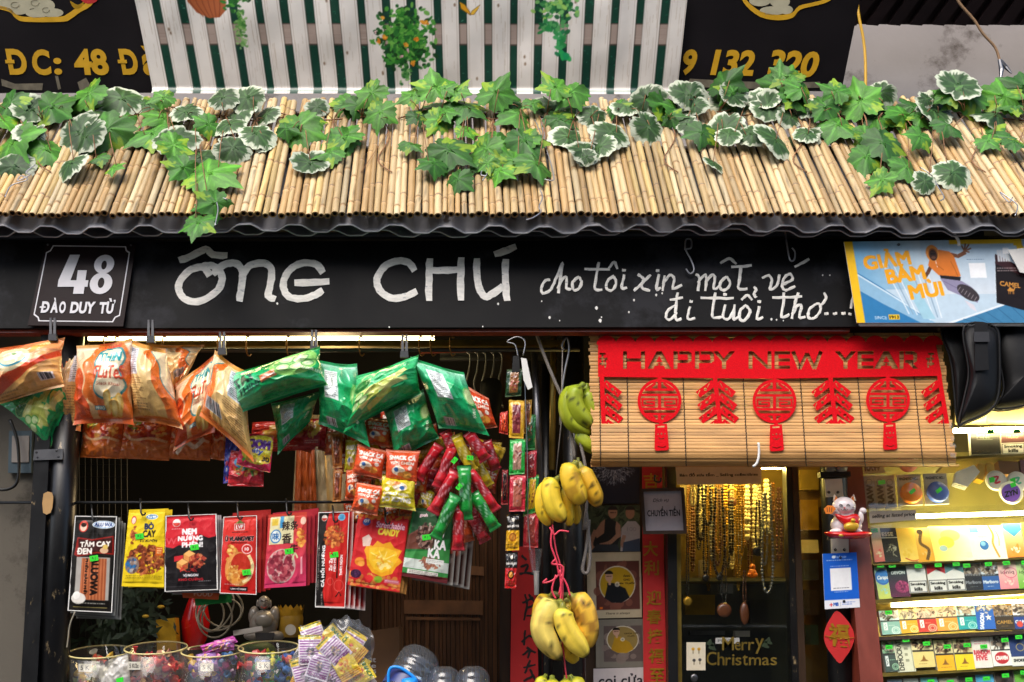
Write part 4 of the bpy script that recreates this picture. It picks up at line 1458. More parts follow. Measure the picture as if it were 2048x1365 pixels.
# left frame: angle iron and round post
t = thing('door_frame_post', 'black painted iron angle post at the left edge of the shop opening', 'post', W(70, 1365, 2.99))
P_f = PY(2.99)
MB().slab([(84, 640), (112, 640), (64, 1560), (30, 1560)], P_f, .05).mk('angle_iron', M['blackmetal'], t)
MB().slab([(68, 900), (126, 898), (125, 919), (66, 921)], P_f, .004, .006).mk('bracket', M['metal'], t)
for x, y in ((75, 915), (113, 902), (117, 914), (73, 905)):
    MB().lathe(P_f.at(x, y, .006), P_f.n, [(.003, 0), (.003, .001), (.001, .002)], 8).mk('screw', M['darkmetal'], t)
tag(MB().tube([W(142, 640, 3.03), W(97, 1560, 3.03)], .037, 24).mk('round_post', M['blackmetal'], None, True), 'scuffed black round post beside the left angle iron', 'post')
MB().slab(smooth_path([(87, 988), (104, 986), (106, 1004), (101, 1026), (86, 1026)], 2, True), PY(2.985), .001).mk('paper_scrap', mat('tan_paper', 'b08a58', .8))
tag(bpy.data.objects['paper_scrap'], 'torn tan paper scrap stuck on the left black post', 'paper')
t = thing('power_cable', 'black power cable looping down the grey wall at the left edge', 'cable', W(20, 980, 3.17))
MB().tube([W(x, y, 3.17) for x, y in smooth_path([(20, 840), (34, 880), (38, 930), (34, 965), (18, 978), (-6, 978), (-40, 960)], 5)], .0045, 8).mk('cable', M['blackhook'], t, True)
t = thing('wall_socket', 'blue-grey wall socket box on the grey wall at the left edge', 'socket', W(40, 946, 3.21))
bsock = mat('blue_grey_plastic', '3a4c56', .5)
MB().slab([(18, 862), (64, 862), (62, 946), (16, 946)], PY(3.2), .015, .0).mk('socket_box', bsock, t)
MB().slab([(24, 872), (58, 872), (57, 925), (23, 925)], PY(3.2), .004, .004).mk('socket_plate', M['plaster'], t)

# ---------------------------------------------------------------- crisp bags
CR, OR_, RD = 'f0d6a8', 'e8742c', 'd8501e'


def cv_thin_front(s=1):
    c = Cv(110, 145, 'e9a25c', .85)
    c.grad('f4d0b0', 'ecb878')
    c.poly(smooth_path([(0, 60), (20, 50), (32, 70), (28, 95), (40, 120), (30, 145), (-5, 145)], 4, True), RD)
    c.poly(smooth_path([(46, 2), (70, -5), (100, 12), (112, 50), (106, 95), (112, 150), (55, 150), (50, 120), (30, 100), (36, 70), (26, 45), (40, 25)], 4, True), OR_)
    c.poly(smooth_path([(60, 18), (92, 14), (104, 36), (98, 58), (106, 84), (92, 106), (64, 108), (52, 92), (60, 66), (50, 44)], 4, True), '2c8a90')
    c.poly(smooth_path([(62, 21), (90, 17), (101, 37), (95, 58), (103, 83), (90, 103), (66, 105), (55, 91), (63, 66), (53, 44)], 4, True), 'f4e2bc')
    c.text('OiSHi', 72, 8, 9, 'c03018', 34, bold=.02)
    c.text('THiN', 77, 33, 17, '1f98a0', 38, bold=.03)
    c.text('FLuTeS', 79, 62, 24, 'c8441c', 48, bold=.02)
    c.text('Snack Khoai', 78, 83, 6, '9a3420', 38, shear=.2)
    for x, y in ((74, 112), (92, 116), (84, 124)):
        c.ell(x, y, 7, 20, 'e0b050', 1, 12)
        c.ell(x, y - 3, 4, 13, 'f2d482', 1, 12)
    c.rect(48, 118, 66, 125, '20808c')
    c.text('MAYO', 57, 121.5, 4.5, 'f4f4e8', 14, bold=.02)
    for x, y in ((40, 20), (42, 62), (38, 110), (47, 88)):
        c.line([(x - 3, y), (x + 3, y)], 1, 'f6d8a8')
        c.line([(x, y - 4), (x, y + 4)], 1, 'f6d8a8')
    c.rect(0, 0, 110, 6, 'c98a2c', .6)
    c.poly([(0, 138), (110, 134), (110, 145), (0, 145)], 'd8602c')
    return c.noise(.012, s)


def cv_thin_back(s=1, flip=False, bar=True):
    c = Cv(100, 145, 'e9b866', .85)
    c.grad('f6dcaa', 'ecb864')
    c.poly(smooth_path([(48, 20), (70, 40), (66, 75), (80, 110), (76, 150), (110, 150), (110, 10), (70, -5)], 4, True), OR_)
    c.poly(smooth_path([(62, 12), (84, 34), (86, 70), (100, 95), (112, 90), (112, -5), (75, -5)], 4, True), 'f2dcb4')
    c.line([(62, 12), (84, 34), (86, 70), (104, 98)], 2, '2c8a90', 1, True)
    c.rect(6, 14, 34, 66, 'e8e8ec')
    c.lines(8, 17, 33, 64, 13, '4a4a58', .8, s)
    c.lines(8, 72, 46, 128, 13, '8a5a30', .7, s + 1)
    if bar:
        c.bars(54, 96, 88, 118, s)
    c.rect(0, 0, 100, 9, 'cf8e30', .8)
    c.poly([(0, 136), (100, 130), (100, 145), (0, 145)], 'e07a34')
    if flip:
        c.a = c.a[:, ::-1].copy()
    return c.noise(.012, s)


def cv_green_front(s=1):
    c = Cv(180, 110, '18a058', .8)
    c.grad('7cd8a4', '1cb468', 0, 0, 60, 110, True)
    c.poly(smooth_path([(92, 6), (150, -4), (176, 30), (160, 66), (118, 72), (88, 46)], 4, True), '8fce6a')
    for x, y, r in ((120, 22, 17), (146, 28, 16), (112, 46, 15), (138, 50, 16), (158, 46, 12)):
        c.ell(x, y, r, r * .8, '4fa04c')
        c.ell(x, y, r - 2, r * .8 - 2, 'c8e2a0')
        c.ell(x, y, r * .5, r * .35, 'dff0c4')
    c.ell(78, 18, 18, 10, '2c7a34')
    c.ring(78, 18, 18, 10, 1.2, 'c8d88c')
    c.text('QUỐC TẾ', 78, 18, 5, 'e4f0b0', 24)
    c.text('TAY', 30, 40, 26, '14513c', 48, rot=-8, bold=.05, out='e8f4ea', ow=1)
    c.text('THINH', 40, 66, 15, '14513c', 56, rot=-8, bold=.04)
    c.poly([(62, 50), (96, 44), (94, 54), (98, 62), (64, 68)], 'e88a5c')
    c.text('SIÊU MỎNG', 80, 56, 6, 'f8f4ec', 28, rot=-5, bold=.02)
    c.text('VỊ DƯA LEO', 162, 66, 9, 'f2f6d8', 38, rot=30, bold=.04)
    c.lines(60, 88, 150, 103, 3, '0c5c38', .6, s)
    c.rect(0, 0, 5, 110, 'b8d8c8', .7)
    return c.noise(.012, s)


def cv_green_flutes(s=1):
    c = Cv(140, 120, '149a52', .8)
    c.grad('4cc47c', '18a85c')
    c.ell(24, 40, 20, 13, '2c7a34')
    c.ring(24, 40, 20, 13, 1.4, 'b8d088')
    c.text('QUỐC TẾ', 24, 40, 5, 'e4f0b0', 26)
    c.text('GIÒN ĐỘC ĐÁO', 74, 18, 8, 'd8efc0', 84, rot=-6)
    c.text('MỎNG NHẸ DIỆU KỲ', 78, 30, 8, 'd8efc0', 92, rot=-6)
    rr_ = random.Random(s)
    for k in range(13):
        x, y, a = rr_.uniform(30, 118), rr_.uniform(48, 92), rr_.uniform(-50, 10)
        c.poly([(x + math.cos(R(a)) * u_ - math.sin(R(a)) * v_, y + math.sin(R(a)) * u_ + math.cos(R(a)) * v_) for u_, v_ in ((-24, -7), (24, -7), (24, 7), (-24, 7))], rr_.choice(['cfd86a', 'e2e48c', 'b8c456']))
        c.line([(x - 18, y), (x + 18, y - 6)], 1, 'a8b048', .7)
    for x, y in ((18, 64), (12, 80), (30, 76)):
        c.ell(x, y, 12, 9, '5aa848')
        c.ell(x, y, 9, 7, 'cfe6a4')
    c.lines(20, 104, 100, 114, 2, '0c5c38', .6, s)
    return c.noise(.012, s)


def cv_green_back(s=1):
    c = Cv(105, 135, '149a55', .8)
    c.a[:] = hexc('1aa862')
    c.grad('b4e0c8', '1aa862', 0, 0, 105, 50)
    c.rect(22, 22, 56, 80, 'e6ebe8')
    c.lines(24, 25, 55, 78, 13, '46504c', .8, s)
    c.lines(18, 86, 72, 112, 8, '0c5a36', .7, s + 1)
    c.ell(96, 60, 12, 22, '7cc46c', 1, 20)
    c.ell(96, 60, 9, 18, 'cfe6a0', 1, 20)
    c.bars(20, 116, 40, 127, s)
    c.rect(0, 0, 105, 6, '0f8a48', .9)
    c.text('VỊ DƯA', 92, 96, 7, 'f0f4d8', 24, rot=-70, bold=.03)
    return c.noise(.012, s)


def cv_mayo_side(s=1):
    c = Cv(170, 110, 'eabf7c', .8)
    c.grad('e8894a', 'f0d2a0')
    c.poly([(-2, 112), (-2, 96), (150, 40), (172, 26), (172, 40), (100, 80), (10, 112)], 'd84a22')
    c.poly([(10, 112), (100, 80), (172, 42), (172, 112)], 'e6ac60')
    c.ell(84, 40, 38, 25, 'f4e0b0')
    c.ell(88, 38, 27, 19, '3f98b0')
    c.ell(88, 35, 26, 18, 'f2dca4')
    c.ell(88, 34, 18, 11, 'faf0cc')
    c.ell(92, 30, 5, 3, '5a8a30')
    c.poly([(120, 6), (150, 2), (140, 24), (118, 26)], 'e0b050')
    c.lines(20, 96, 90, 108, 3, '8a5a30', .7, s)
    c.bars(134, 78, 158, 90, s)
    c.text('OIS', 40, 14, 10, 'c03018', 24, bold=.03)
    return c.noise(.012, s)


CLB = 'crisp bag'
GRB = 'crisp bags clipped under the black board'
bags = [
    ('mayo', [(-46, 702), (124, 677), (122, 768), (-40, 816)], 2.93, .045, cv_mayo_side(3), 'orange and cream crisp bag lying sideways at the far left, red stripe across'),
    ('gl', [(6, 806), (120, 742), (138, 796), (100, 890)], 2.99, .03, cv_green_flutes(4), 'green crisp bag hanging below the far left orange bag'),
    ('b', [(118, 712), (176, 690), (160, 855), (98, 856)], 3.02, .03, cv_thin_back(5, True, False), 'cream crisp bag partly hidden behind the front bag with the orange logo'),
    ('f', [(157, 694), (262, 680), (264, 842), (150, 842)], 2.93, .05, cv_thin_front(6), 'orange crisp bag with a big cream logo panel facing the street'),
    ('b2', [(300, 688), (406, 690), (364, 750), (335, 800)], 3.03, .02, cv_thin_back(7), 'flat folded cream bag end sticking out behind the orange bags'),
    ('b3', [(261, 680), (330, 700), (362, 850), (268, 836)], 2.95, .05, cv_thin_back(8, False, False), 'crisp bag showing its nutrition table, right of the front logo bag'),
    ('f2', [(354, 768), (440, 700), (428, 858), (350, 893)], 3.0, .035, cv_thin_front(9), 'narrow cream crisp bag hanging askew left of the big barcode bag'),
    ('b4', [(432, 704), (486, 742), (504, 914), (402, 826)], 2.94, .05, cv_thin_back(10, True), 'large yellow and orange crisp bag with barcode tilted to the right'),
    ('g1', [(462, 748), (634, 694), (650, 766), (478, 822)], 2.91, .055, cv_green_front(11), 'green crisp bag lying on its side with cucumber slices'),
    ('g2', [(545, 806), (640, 782), (618, 840), (558, 902)], 2.99, .03, cv_green_back(12), 'small looking green bag tucked below the sideways cucumber bag'),
    ('g3', [(636, 722), (712, 730), (736, 886), (640, 842)], 2.97, .045, cv_green_back(13), 'green crisp bag back with white nutrition table between two bright green bags'),
    ('g4', [(716, 752), (832, 712), (838, 782), (694, 856)], 2.93, .05, cv_green_flutes(14), 'green crisp bag covered with yellow potato sticks'),
    ('g5', [(770, 818), (845, 780), (874, 872), (792, 918)], 2.99, .04, cv_green_back(15), 'lowest dark green crisp bag hanging with its barcode to the front'),
    ('g6', [(826, 716), (926, 746), (974, 864), (880, 850)], 2.93, .05, cv_green_back(16), 'rightmost green crisp bag with a clear nutrition table'),
]
for i, (k, q, Y, b, c, lab) in enumerate(bags):
    q = np.array(q, float)
    q = q.mean(0) + (q - q.mean(0)) * 1.08 + np.array([0, 3])
    o = sheet('crisp_bag', q, PY(Y), c, M['foil'], bulge=b * 1.35, wr=.015, seed=i * 1.7 + 1, pinch=.08, flat_p=.5, Z=(0, .01, 0, -.01) if i % 2 else (0, -.01, .01, 0))
    tag(o, lab, CLB, GRB)
for x, y, l_ in ((443, 700, 'steel clip holding the yellow barcode bag'), (627, 696, 'steel clip holding the sideways green bag'), (808, 706, 'steel clip above the potato stick bag'), (300, 676, 'small clip pinching the front orange bags'), (104, 672, 'small clip at the top of the far left bag')):
    t = thing('bag_clip', l_, 'clip', W(x, y, 2.93))
    for dx in (-5, 3):
        MB().slab([(x + dx, y - 36), (x + dx + 4, y - 36), (x + dx + 5, y + 8), (x + dx - 1, y + 8)], PY(2.93), .005, .002).mk('jaw', M['metal'], t)
    MB().slab([(x - 7, y - 4), (x + 8, y - 4), (x + 9, y + 9), (x - 8, y + 9)], PY(2.93), .012, .008).mk('spring', M['darkmetal'], t)

# row of standing pouches behind
for i, (q, lab) in enumerate((([(168, 838), (248, 838), (240, 918), (160, 915)], 'leftmost orange noodle pouch in the row behind the crisp bags'),
                              ([(250, 838), (345, 838), (338, 922), (238, 917)], 'second orange noodle pouch behind the crisp bags'),
                              ([(345, 838), (428, 838), (420, 922), (336, 918)], 'third orange noodle pouch with a white swirl'),
                              ([(428, 838), (470, 838), (450, 922), (419, 918)], 'narrow last orange noodle pouch beside the jelly bag'))):
    c = Cv(95, 80, 'd8702c', .8)
    c.poly([(0, 0), (95, 0), (95, 42), (0, 55)], 'c85a24')
    c.food(48, 22, 36, 22, ['c83c1c', 'e07830', 'b02c14', '8a1c10', 'e8a850'], 60, .3, i)
    c.food(24, 12, 14, 12, ['5a8a2c', '7aa83c', 'c8c040'], 30, .35, i + 9)
    c.food(74, 26, 14, 12, ['e8b458', 'f0c870', 'd89838'], 20, .35, i + 20)
    c.line([(4, 30), (26, 44), (60, 40), (90, 46)], 5, 'e8c090', 1, True)
    c.line([(0, 58), (30, 48), (60, 60), (95, 50)], 6, 'e88a44', 1, True)
    if i == 2:
        c.line([(20, 70), (40, 48), (60, 56), (80, 40)], 9, 'f0dcc0', 1, True)
    o = sheet('noodle_pouch', q, PY(3.06), c, M['foil'], bulge=.014, wr=.008, seed=i + 40, crimp=.04)
    tag(o, lab, 'pouch', 'orange noodle pouches')
for i, (q, c0, lab) in enumerate((([(505, 845), (640, 840), (630, 900), (500, 905)], 'c02c24', 'red and yellow snack bag behind the green bags'),
                                  ([(600, 838), (655, 838), (649, 893), (597, 896)], 'b82830', 'dark red snack bag edge left of the price note'))):
    c = Cv(80, 60, c0, .8)
    c.food(40, 20, 26, 20, ['e8b040', 'f0d060', 'c87028'], 40, .3, i)
    c.lines(20, 46, 60, 54, 2, 'f0e0c0', .8, i)
    tag(sheet('snack_bag', q, PY(3.07), c, M['foil'], bulge=.012, wr=.008, seed=i + 50), lab, 'snack bag')
# jelly sweets
for i, (q, Y) in enumerate((([(487, 866), (548, 872), (540, 946), (472, 930)], 2.98), ([(462, 900), (528, 915), (527, 974), (455, 972)], 3.01), ([(452, 866), (492, 866), (488, 960), (446, 968)], 3.04))):
    c = Cv(66, 74, ['c8204c', 'c42a38', '2c3a9a'][i], .9)
    if i == 0:
        c.poly(smooth_path([(8, 10), (60, 4), (64, 40), (50, 62), (20, 60), (6, 40)], 4, True), 'dfd23c')
        c.text('BOOM', 34, 22, 17, '5c2c8a', 52, bold=.08, out='f6e14c', ow=1.4)
        c.text('Jelly', 32, 38, 12, '3c50b8', 34, bold=.04, out='e8f0f4', ow=1)
        c.ell(55, 50, 9, 9, 'e8c02c')
        c.text('30', 55, 50, 9, '2c1c1c', 12, bold=.04)
        c.food(24, 58, 16, 8, ['c83048', '58a83c', 'e0a030'], 20, .3, 2)
    elif i == 1:
        c.ell(32, 24, 22, 14, '3c8ab8')
        c.ell(32, 24, 16, 9, 'e8ecec')
        c.food(32, 40, 26, 12, ['e8b040', '4c9a44', 'e06030', 'f0d060'], 36, .3, 3)
        c.rect(0, 62, 66, 74, 'c42a30')
    else:
        c.food(20, 50, 20, 26, ['5a6ac8', 'c83048', '2c2c6a', 'e0e0e8'], 40, .3, 3)
    tag(sheet('jelly_bag', q, PY(Y), c, M['foil'], bulge=.012, wr=.009, seed=60 + i), ['pink jelly sweet bag with yellow fruit burst below the crisp bags', 'red sweet bag with blue oval under the pink jelly bag', 'blue and red wrapper edge left of the jelly bag'][i], 'sweet bag')

# ---------------------------------------------------------------- the hanging row of flat packs
P3 = 'ffffff'


def tagp(x, y, pl, par, off, rot=0, w_=15, h_=11):
    P_ = [(x + math.cos(R(rot)) * a - math.sin(R(rot)) * b, y + math.sin(R(rot)) * a + math.cos(R(rot)) * b) for a, b in ((-w_ / 2, -h_ / 2), (w_ / 2, -h_ / 2), (w_ / 2, h_ / 2), (-w_ / 2, h_ / 2))]
    par = MB().slab(P_, pl, .0006, off).mk('price_tag', M['tag'], par)
    MB().brush([(x - 3.5, y + 1.5), (x - 3, y - 2.5), (x - 1, y + 1.5)], .9, pl, .0003, off + .0001, seed=int(x)).mk('price_mark', M['ink'], par)
    MB().brush([(x + 2.5, y - 2.5), (x + 2.5, y + 2.5)], .8, pl, .0003, off + .0001, seed=int(x) + 1).mk('price_mark', M['ink'], par)


def pk1():
    c = Cv(84, 192, '15120f', .95)
    c.rect(0, 0, 84, 3, 'b8b8b0', .7)
    for k in range(9):
        c.rect(0, 14 + k * 22, 84, 14.7 + k * 22, '3a3834', .6)
        c.rect(8 + k * 10, 0, 8.6 + k * 10, 192, '2c2a28', .6)
    c.ell(20, 22, 9, 12, 'c83828')
    c.ell(20, 23, 6.5, 9, 'e8c8b0')
    c.ell(20, 19, 5.5, 4.5, '2c1810')
    c.ell(59, 18, 22, 8, 'e8eef0')
    c.ell(59, 18, 20, 6.6, '2c6aa8')
    c.ell(59, 18, 19, 5.8, 'eef2f4')
    c.text('ALU WA', 59, 18, 7, '2c4a8a', 34, bold=.03)
    c.poly([(10, 44), (40, 48), (80, 40), (82, 78), (50, 76), (14, 84), (6, 80)], '8a1c14')
    c.poly([(12, 47), (40, 51), (78, 43), (79, 75), (50, 73), (15, 80)], '3a1410')
    c.text('TĂM CAY', 46, 56, 13, 'f2ece0', 58, rot=-3, bold=.05)
    c.text('ĐEN', 26, 72, 12, 'f2ece0', 28, rot=-3, bold=.05)
    c.ell(64, 70, 8, 6, 'd8b08c')
    c.ell(66, 63, 5, 5, 'd8b860')
    c.rect(12, 84, 76, 168, 'a8a29a')
    c.rect(22, 86, 70, 168, 'b0603a')
    for k in range(16):
        c.rect(23 + k * 3, 86, 24.2 + k * 3, 168, '8a4224' if k % 2 else 'cc8256', .8)
    c.text('ALUOWA', 48, 122, 13, '1c100c', 74, rot=90, bold=.06)
    c.text('PHIÊN BẢN MỚI', 33, 122, 7, '1c100c', 70, rot=90, bold=.04)
    c.ell(20, 166, 14, 11, 'e4ded4')
    c.ell(16, 160, 7, 8, 'f2eee6', 1, 30)
    c.lines(14, 174, 70, 178, 1, 'c8c4b8')
    c.rect(10, 182, 74, 183.2, 'b8a860')
    return c


def pk2():
    c = Cv(88, 154, 'e8c81c', .95)
    c.ell(16, 22, 6.5, 8.5, 'c83828')
    c.ell(16, 23, 5, 6.5, 'f0d8c0')
    c.ell(58, 16, 14, 5.5, 'e8f0ee')
    c.ell(58, 16, 12.6, 4.4, '3c80b0')
    c.text('ALU WA', 58, 16, 4.6, 'f4f4f4', 20, bold=.03)
    c.text('BÒ', 53, 34, 14, '1c2c5c', 20, bold=.06)
    c.text('CAY', 54, 50, 13, '2c2410', 28, bold=.05)
    c.text('TỨ XUYÊN', 53, 63, 6.5, '2c2410', 38, bold=.03, shear=.2)
    c.food(18, 52, 8, 20, ['a8502c', 'c8743c', '7c3418'], 26, .4, 4)
    c.food(50, 100, 42, 30, ['8a3c1c', 'a8522c', '6a2a14', 'c06c3c', '4c1c0c'], 260, .16, 5)
    c.ell(20, 112, 15, 17, '8a7468')
    c.food(20, 112, 14, 15, ['3c4a6c', 'b0a49c', '5c3c30', '1f6aa8'], 30, .3, 6)
    c.rect(70, 76, 84, 92, 'd8641c')
    c.lines(72, 78, 83, 91, 3, 'f4d8a0')
    c.lines(8, 132, 84, 138, 2, '5c4c14')
    c.rect(6, 138, 82, 139, 'a08a18')
    return c


def pk3():
    c = Cv(104, 150, '1a1618', .95)
    c.poly([(0, 0), (104, 0), (104, 44), (88, 48), (70, 40), (66, 58), (44, 64), (30, 60), (18, 66), (0, 62)], 'c8202c')
    c.ell(24, 16, 8, 8, 'd8d4d0')
    c.poly(ellpts(24, 16, 7, 7, 12, 0, 180), 'c83428')
    c.lines(14, 27, 34, 30, 1, 'e8c0c0')
    c.text('NEM', 50, 34, 11, 'f4f0ee', 28, bold=.06)
    c.text('NƯỚNG', 52, 46, 12, 'f4f0ee', 48, bold=.06)
    c.text('PHÊN!', 56, 59, 12, 'f4f0ee', 40, bold=.06)
    c.text('W', 14, 52, 12, 'e05058', 22, bold=.02)
    c.poly([(20, 82), (38, 80), (38, 90), (20, 92)], 'c82830')
    for x, y in ((50, 82), (36, 98)):
        c.poly([(x - 11, y - 4), (x, y - 11), (x + 12, y - 4), (x + 11, y + 8), (x, y + 13), (x - 11, y + 6)], 'd8904c')
        c.poly([(x - 11, y - 4), (x, y - 11), (x + 12, y - 4), (x, y + 2)], 'f0b468')
        c.poly([(x, y + 2), (x + 12, y - 4), (x + 11, y + 8), (x, y + 13)], 'a85a30')
    c.food(66, 92, 17, 14, ['a83828', 'c85a3c', '782018', 'd88050'], 60, .28, 7)
    c.food(46, 106, 24, 7, ['c82c2c', 'a82020', 'e04838'], 20, .25, 8)
    c.text('VỊ NGON', 52, 120, 6, 'e8e4e4', 28, bold=.04)
    c.text('KHÓ CƯỠNG', 52, 127, 6, 'b82830', 46, bold=.03)
    c.rect(0, 140, 104, 141, '6a6a6c')
    c.lines(66, 131, 90, 133, 1, '9a9a9c')
    return c


def pk4():
    c = Cv(74, 158, 'c82a24', .95)
    c.grad('d83830', 'b8201c')
    c.rect(0, 0, 74, 158, 'e8e0dc', .0)
    c.rect(26, 16, 48, 30, 'e8c8c0')
    c.rect(27.5, 17.5, 46.5, 28.5, 'c02820')
    c.text('LVF', 37, 23, 7, 'f4e4e0', 14, bold=.05)
    c.poly([(28, 16), (37, 8), (46, 16)], '6a7a2c')
    c.lines(22, 33, 56, 37, 1, '2c1410')
    c.text('Ú VLANGVIET', 38, 46, 11, '201010', 60, bold=.07, out='f0e8e4', ow=1.1)
    c.rect(20, 54, 54, 57, '7a1410')
    c.ring(54, 68, 10, 9, 1.6, 'f0e4e0')
    c.text('10', 54, 68, 6, 'f0e4e0', 8, bold=.03)
    c.food(24, 84, 12, 26, ['d8a048', 'f0c870', 'b86c28'], 40, .3, 3)
    c.ell(38, 108, 28, 34, 'd8904c')
    c.ell(42, 102, 20, 26, 'b83020')
    c.food(30, 118, 18, 18, ['e8a850', 'f0c878', 'c8742c', 'd8903c'], 60, .3, 4)
    c.line([(58, 80), (66, 100), (60, 124), (46, 134)], 6, 'f0dca0', 1, True)
    c.lines(10, 138, 40, 140, 1, 'e8c0b8')
    c.rect(20, 143, 56, 152, '1c1414')
    c.text('LÀNG VIỆT FOOD', 38, 147.5, 4, 'f0e8e8', 30, bold=.02)
    return c


def pk5():
    c = Cv(86, 148, 'c83c4c', .95)
    c.grad('c84030', 'c83460')
    c.rect(6, 6, 58, 62, 'd8cfa0')
    c.rect(10, 10, 24, 24, 'd8b840')
    c.rect(28, 6, 36, 30, '3c90c0')
    c.ell(20, 46, 12, 14, '2c78b0')
    c.ell(20, 46, 9.5, 11.5, 'e0e8e0')
    c.text('味', 20, 46, 14, '2c6aa8', 14, bold=.03)
    c.text('辣条', 50, 26, 18, '241410', 34, bold=.02)
    c.text('香', 44, 52, 20, '241410', 20, bold=.02)
    c.text('牛', 60, 72, 16, '241410', 16, bold=.02)
    c.ell(78, 18, 6, 8, 'e8c0a8')
    c.food(74, 52, 10, 20, ['e89840', 'f0b850', 'c86028'], 34, .35, 3)
    c.ell(34, 106, 30, 34, 'c8a49c')
    c.food(34, 106, 28, 32, ['a03848', 'b85058', '8a2838', 'cc7074', '702030'], 150, .2, 6)
    c.line([(58, 96), (62, 82), (68, 92)], 3, 'cfd8a0', 1, True)
    c.rect(74, 90, 78, 124, 'e8a0a8')
    return c


def pk6():
    c = Cv(66, 192, 'c4241f', .95)
    c.poly([(0, 0), (24, 0), (18, 30), (22, 60), (17, 90), (22, 130), (16, 160), (22, 192), (0, 192)], '17120f')
    c.ell(14, 13, 6, 6.5, 'd8ccc0')
    c.poly(ellpts(14, 13, 5.4, 5.6, 10, 0, 180), 'b02a1c')
    c.ell(50, 12, 7.5, 7.5, '6ab0d0')
    c.rect(46, 8, 54, 16, '3c88b8')
    c.food(36, 52, 21, 24, ['b85a28', 'd88038', '8a3a18', 'e8a050', 'a04a20'], 110, .24, 4)
    c.text('CÁ HỒI NƯỚNG', 14, 110, 9, 'f2eeea', 82, rot=-90, bold=.06)
    c.text('CÔNG TY TNHH ĐÔNG SƠN', 5, 112, 3.6, 'c8c0b8', 90, rot=-90)
    c.text('SNACK NƯỚNG', 14, 174, 4, 'e0d8d0', 28, rot=-90)
    c.text('Zai Zai', 32, 106, 6, 'f4e8e4', 26, rot=-90, bold=.03)
    c.text('MÊM MỀM', 39, 104, 6, 'f4e8e4', 32, rot=-90, bold=.03)
    c.rect(44, 86, 47, 134, '17120f')
    c.text('THƠM NGON', 53, 108, 6, 'f4e8e4', 40, rot=-90, bold=.04)
    c.ring(32, 140, 6, 7, .8, 'e8786c')
    c.ring(50, 148, 10, 11, .8, 'e8786c')
    c.line([(44, 170), (52, 160), (56, 168)], 2.5, '17120f')
    c.rect(0, 188, 66, 192, 'c8bcb4', .8)
    return c


def pk7():
    c = Cv(106, 152, 'c8262a', .95)
    rr_ = random.Random(4)
    for k in range(50):
        c.ell(rr_.uniform(0, 106), rr_.uniform(-2, 9), 3, 3, 'd8903c', .8)
        c.ell(rr_.uniform(0, 106), rr_.uniform(124, 150), rr_.uniform(3, 6), rr_.uniform(3, 5), rr_.choice(['d8883c', 'e8a85c', 'c87430']), .8)
    c.ell(20, 16, 8, 8, '3c5ca0')
    c.text('OT', 20, 14, 6, 'f4f0ee', 10, bold=.05)
    c.text('Stretchable', 70, 21, 12, 'f0b8c0', 58, rot=3, bold=.02, out='7c1c58', ow=1.1)
    c.text('CANDY', 68, 35, 13, 'e8c83c', 42, rot=3, bold=.05, out='4c5c1c', ow=.9)
    # plain yellow splash of fruit syrup with a pink slice
    c.poly([(28, 62), (40, 66), (48, 54), (60, 60), (74, 54), (84, 66), (100, 70), (94, 84), (104, 92), (92, 104), (86, 118), (66, 126), (46, 120), (34, 106), (30, 88), (24, 76)], 'e8a020')
    c.poly([(34, 70), (60, 66), (88, 72), (94, 88), (84, 108), (66, 118), (48, 112), (36, 96)], 'f0bc2c')
    for ax_ in (38, 54, 70, 86):
        c.line([(66, 92), (ax_, 72 + abs(ax_ - 62) * .3)], 2, 'f8dc70')
    c.food(66, 96, 22, 14, ['f0c848', 'f8e088', 'e89828'], 30, .3, 5)
    c.poly([(16, 50), (28, 42), (36, 50), (34, 66), (20, 68)], 'e8c8b8')
    c.ell(18, 100, 10, 9, 'd87c24')
    c.ell(22, 104, 7, 6, 'e89a40')
    c.ell(14, 126, 11, 9, '3c1c3c')
    c.food(14, 126, 10, 8, ['5a3058', '2c1430'], 14, .3, 2)
    c.ell(42, 132, 8, 7, 'd83030')
    c.ell(60, 132, 8, 7, '8ab030')
    c.rect(72, 130, 102, 137, 'd87080')
    c.lines(74, 132, 100, 135, 1, 'f4e0e4')
    return c


def pk8():
    c = Cv(102, 148, '1f6a30', .95)
    c.poly([(8, 0), (102, 0), (102, 60), (60, 66), (40, 40), (4, 60)], '1f4a28')
    c.poly([(0, 60), (40, 34), (60, 60), (60, 84), (0, 90)], '6a3c30')
    c.food(44, 58, 24, 30, ['5a4038', '8a6a5c', '3a241e', 'b09a90', '2c1814'], 150, .22, 3)
    c.poly([(0, 96), (102, 80), (102, 148), (0, 148)], '3c8a44')
    c.rect(0, 108, 102, 128, 'c8d0c8')
    c.food(60, 112, 26, 12, ['8a5040', 'a86a50', '6a342a'], 50, .25, 5)
    c.text('gooh', 30, 16, 9, 'e8c8d0', 18, bold=.06)
    for x, y, s_ in ((76, 52, 'O'), (78, 74, 'KA'), (66, 92, 'KA')):
        c.text(s_, x, y, 18, 'f4f2f0', 12 * len(s_) + 2, bold=.045, out='1c1410', ow=1.4)
    c.rect(50, 104, 90, 113, 'e8e8e4')
    c.lines(52, 106, 88, 112, 2, '8a8a84')
    c.rect(12, 130, 80, 140, 'e4e0d8')
    c.lines(16, 132, 78, 138, 2, '6a5850')
    c.poly([(0, 140), (102, 136), (102, 148), (0, 148)], '5a1c20')
    return c


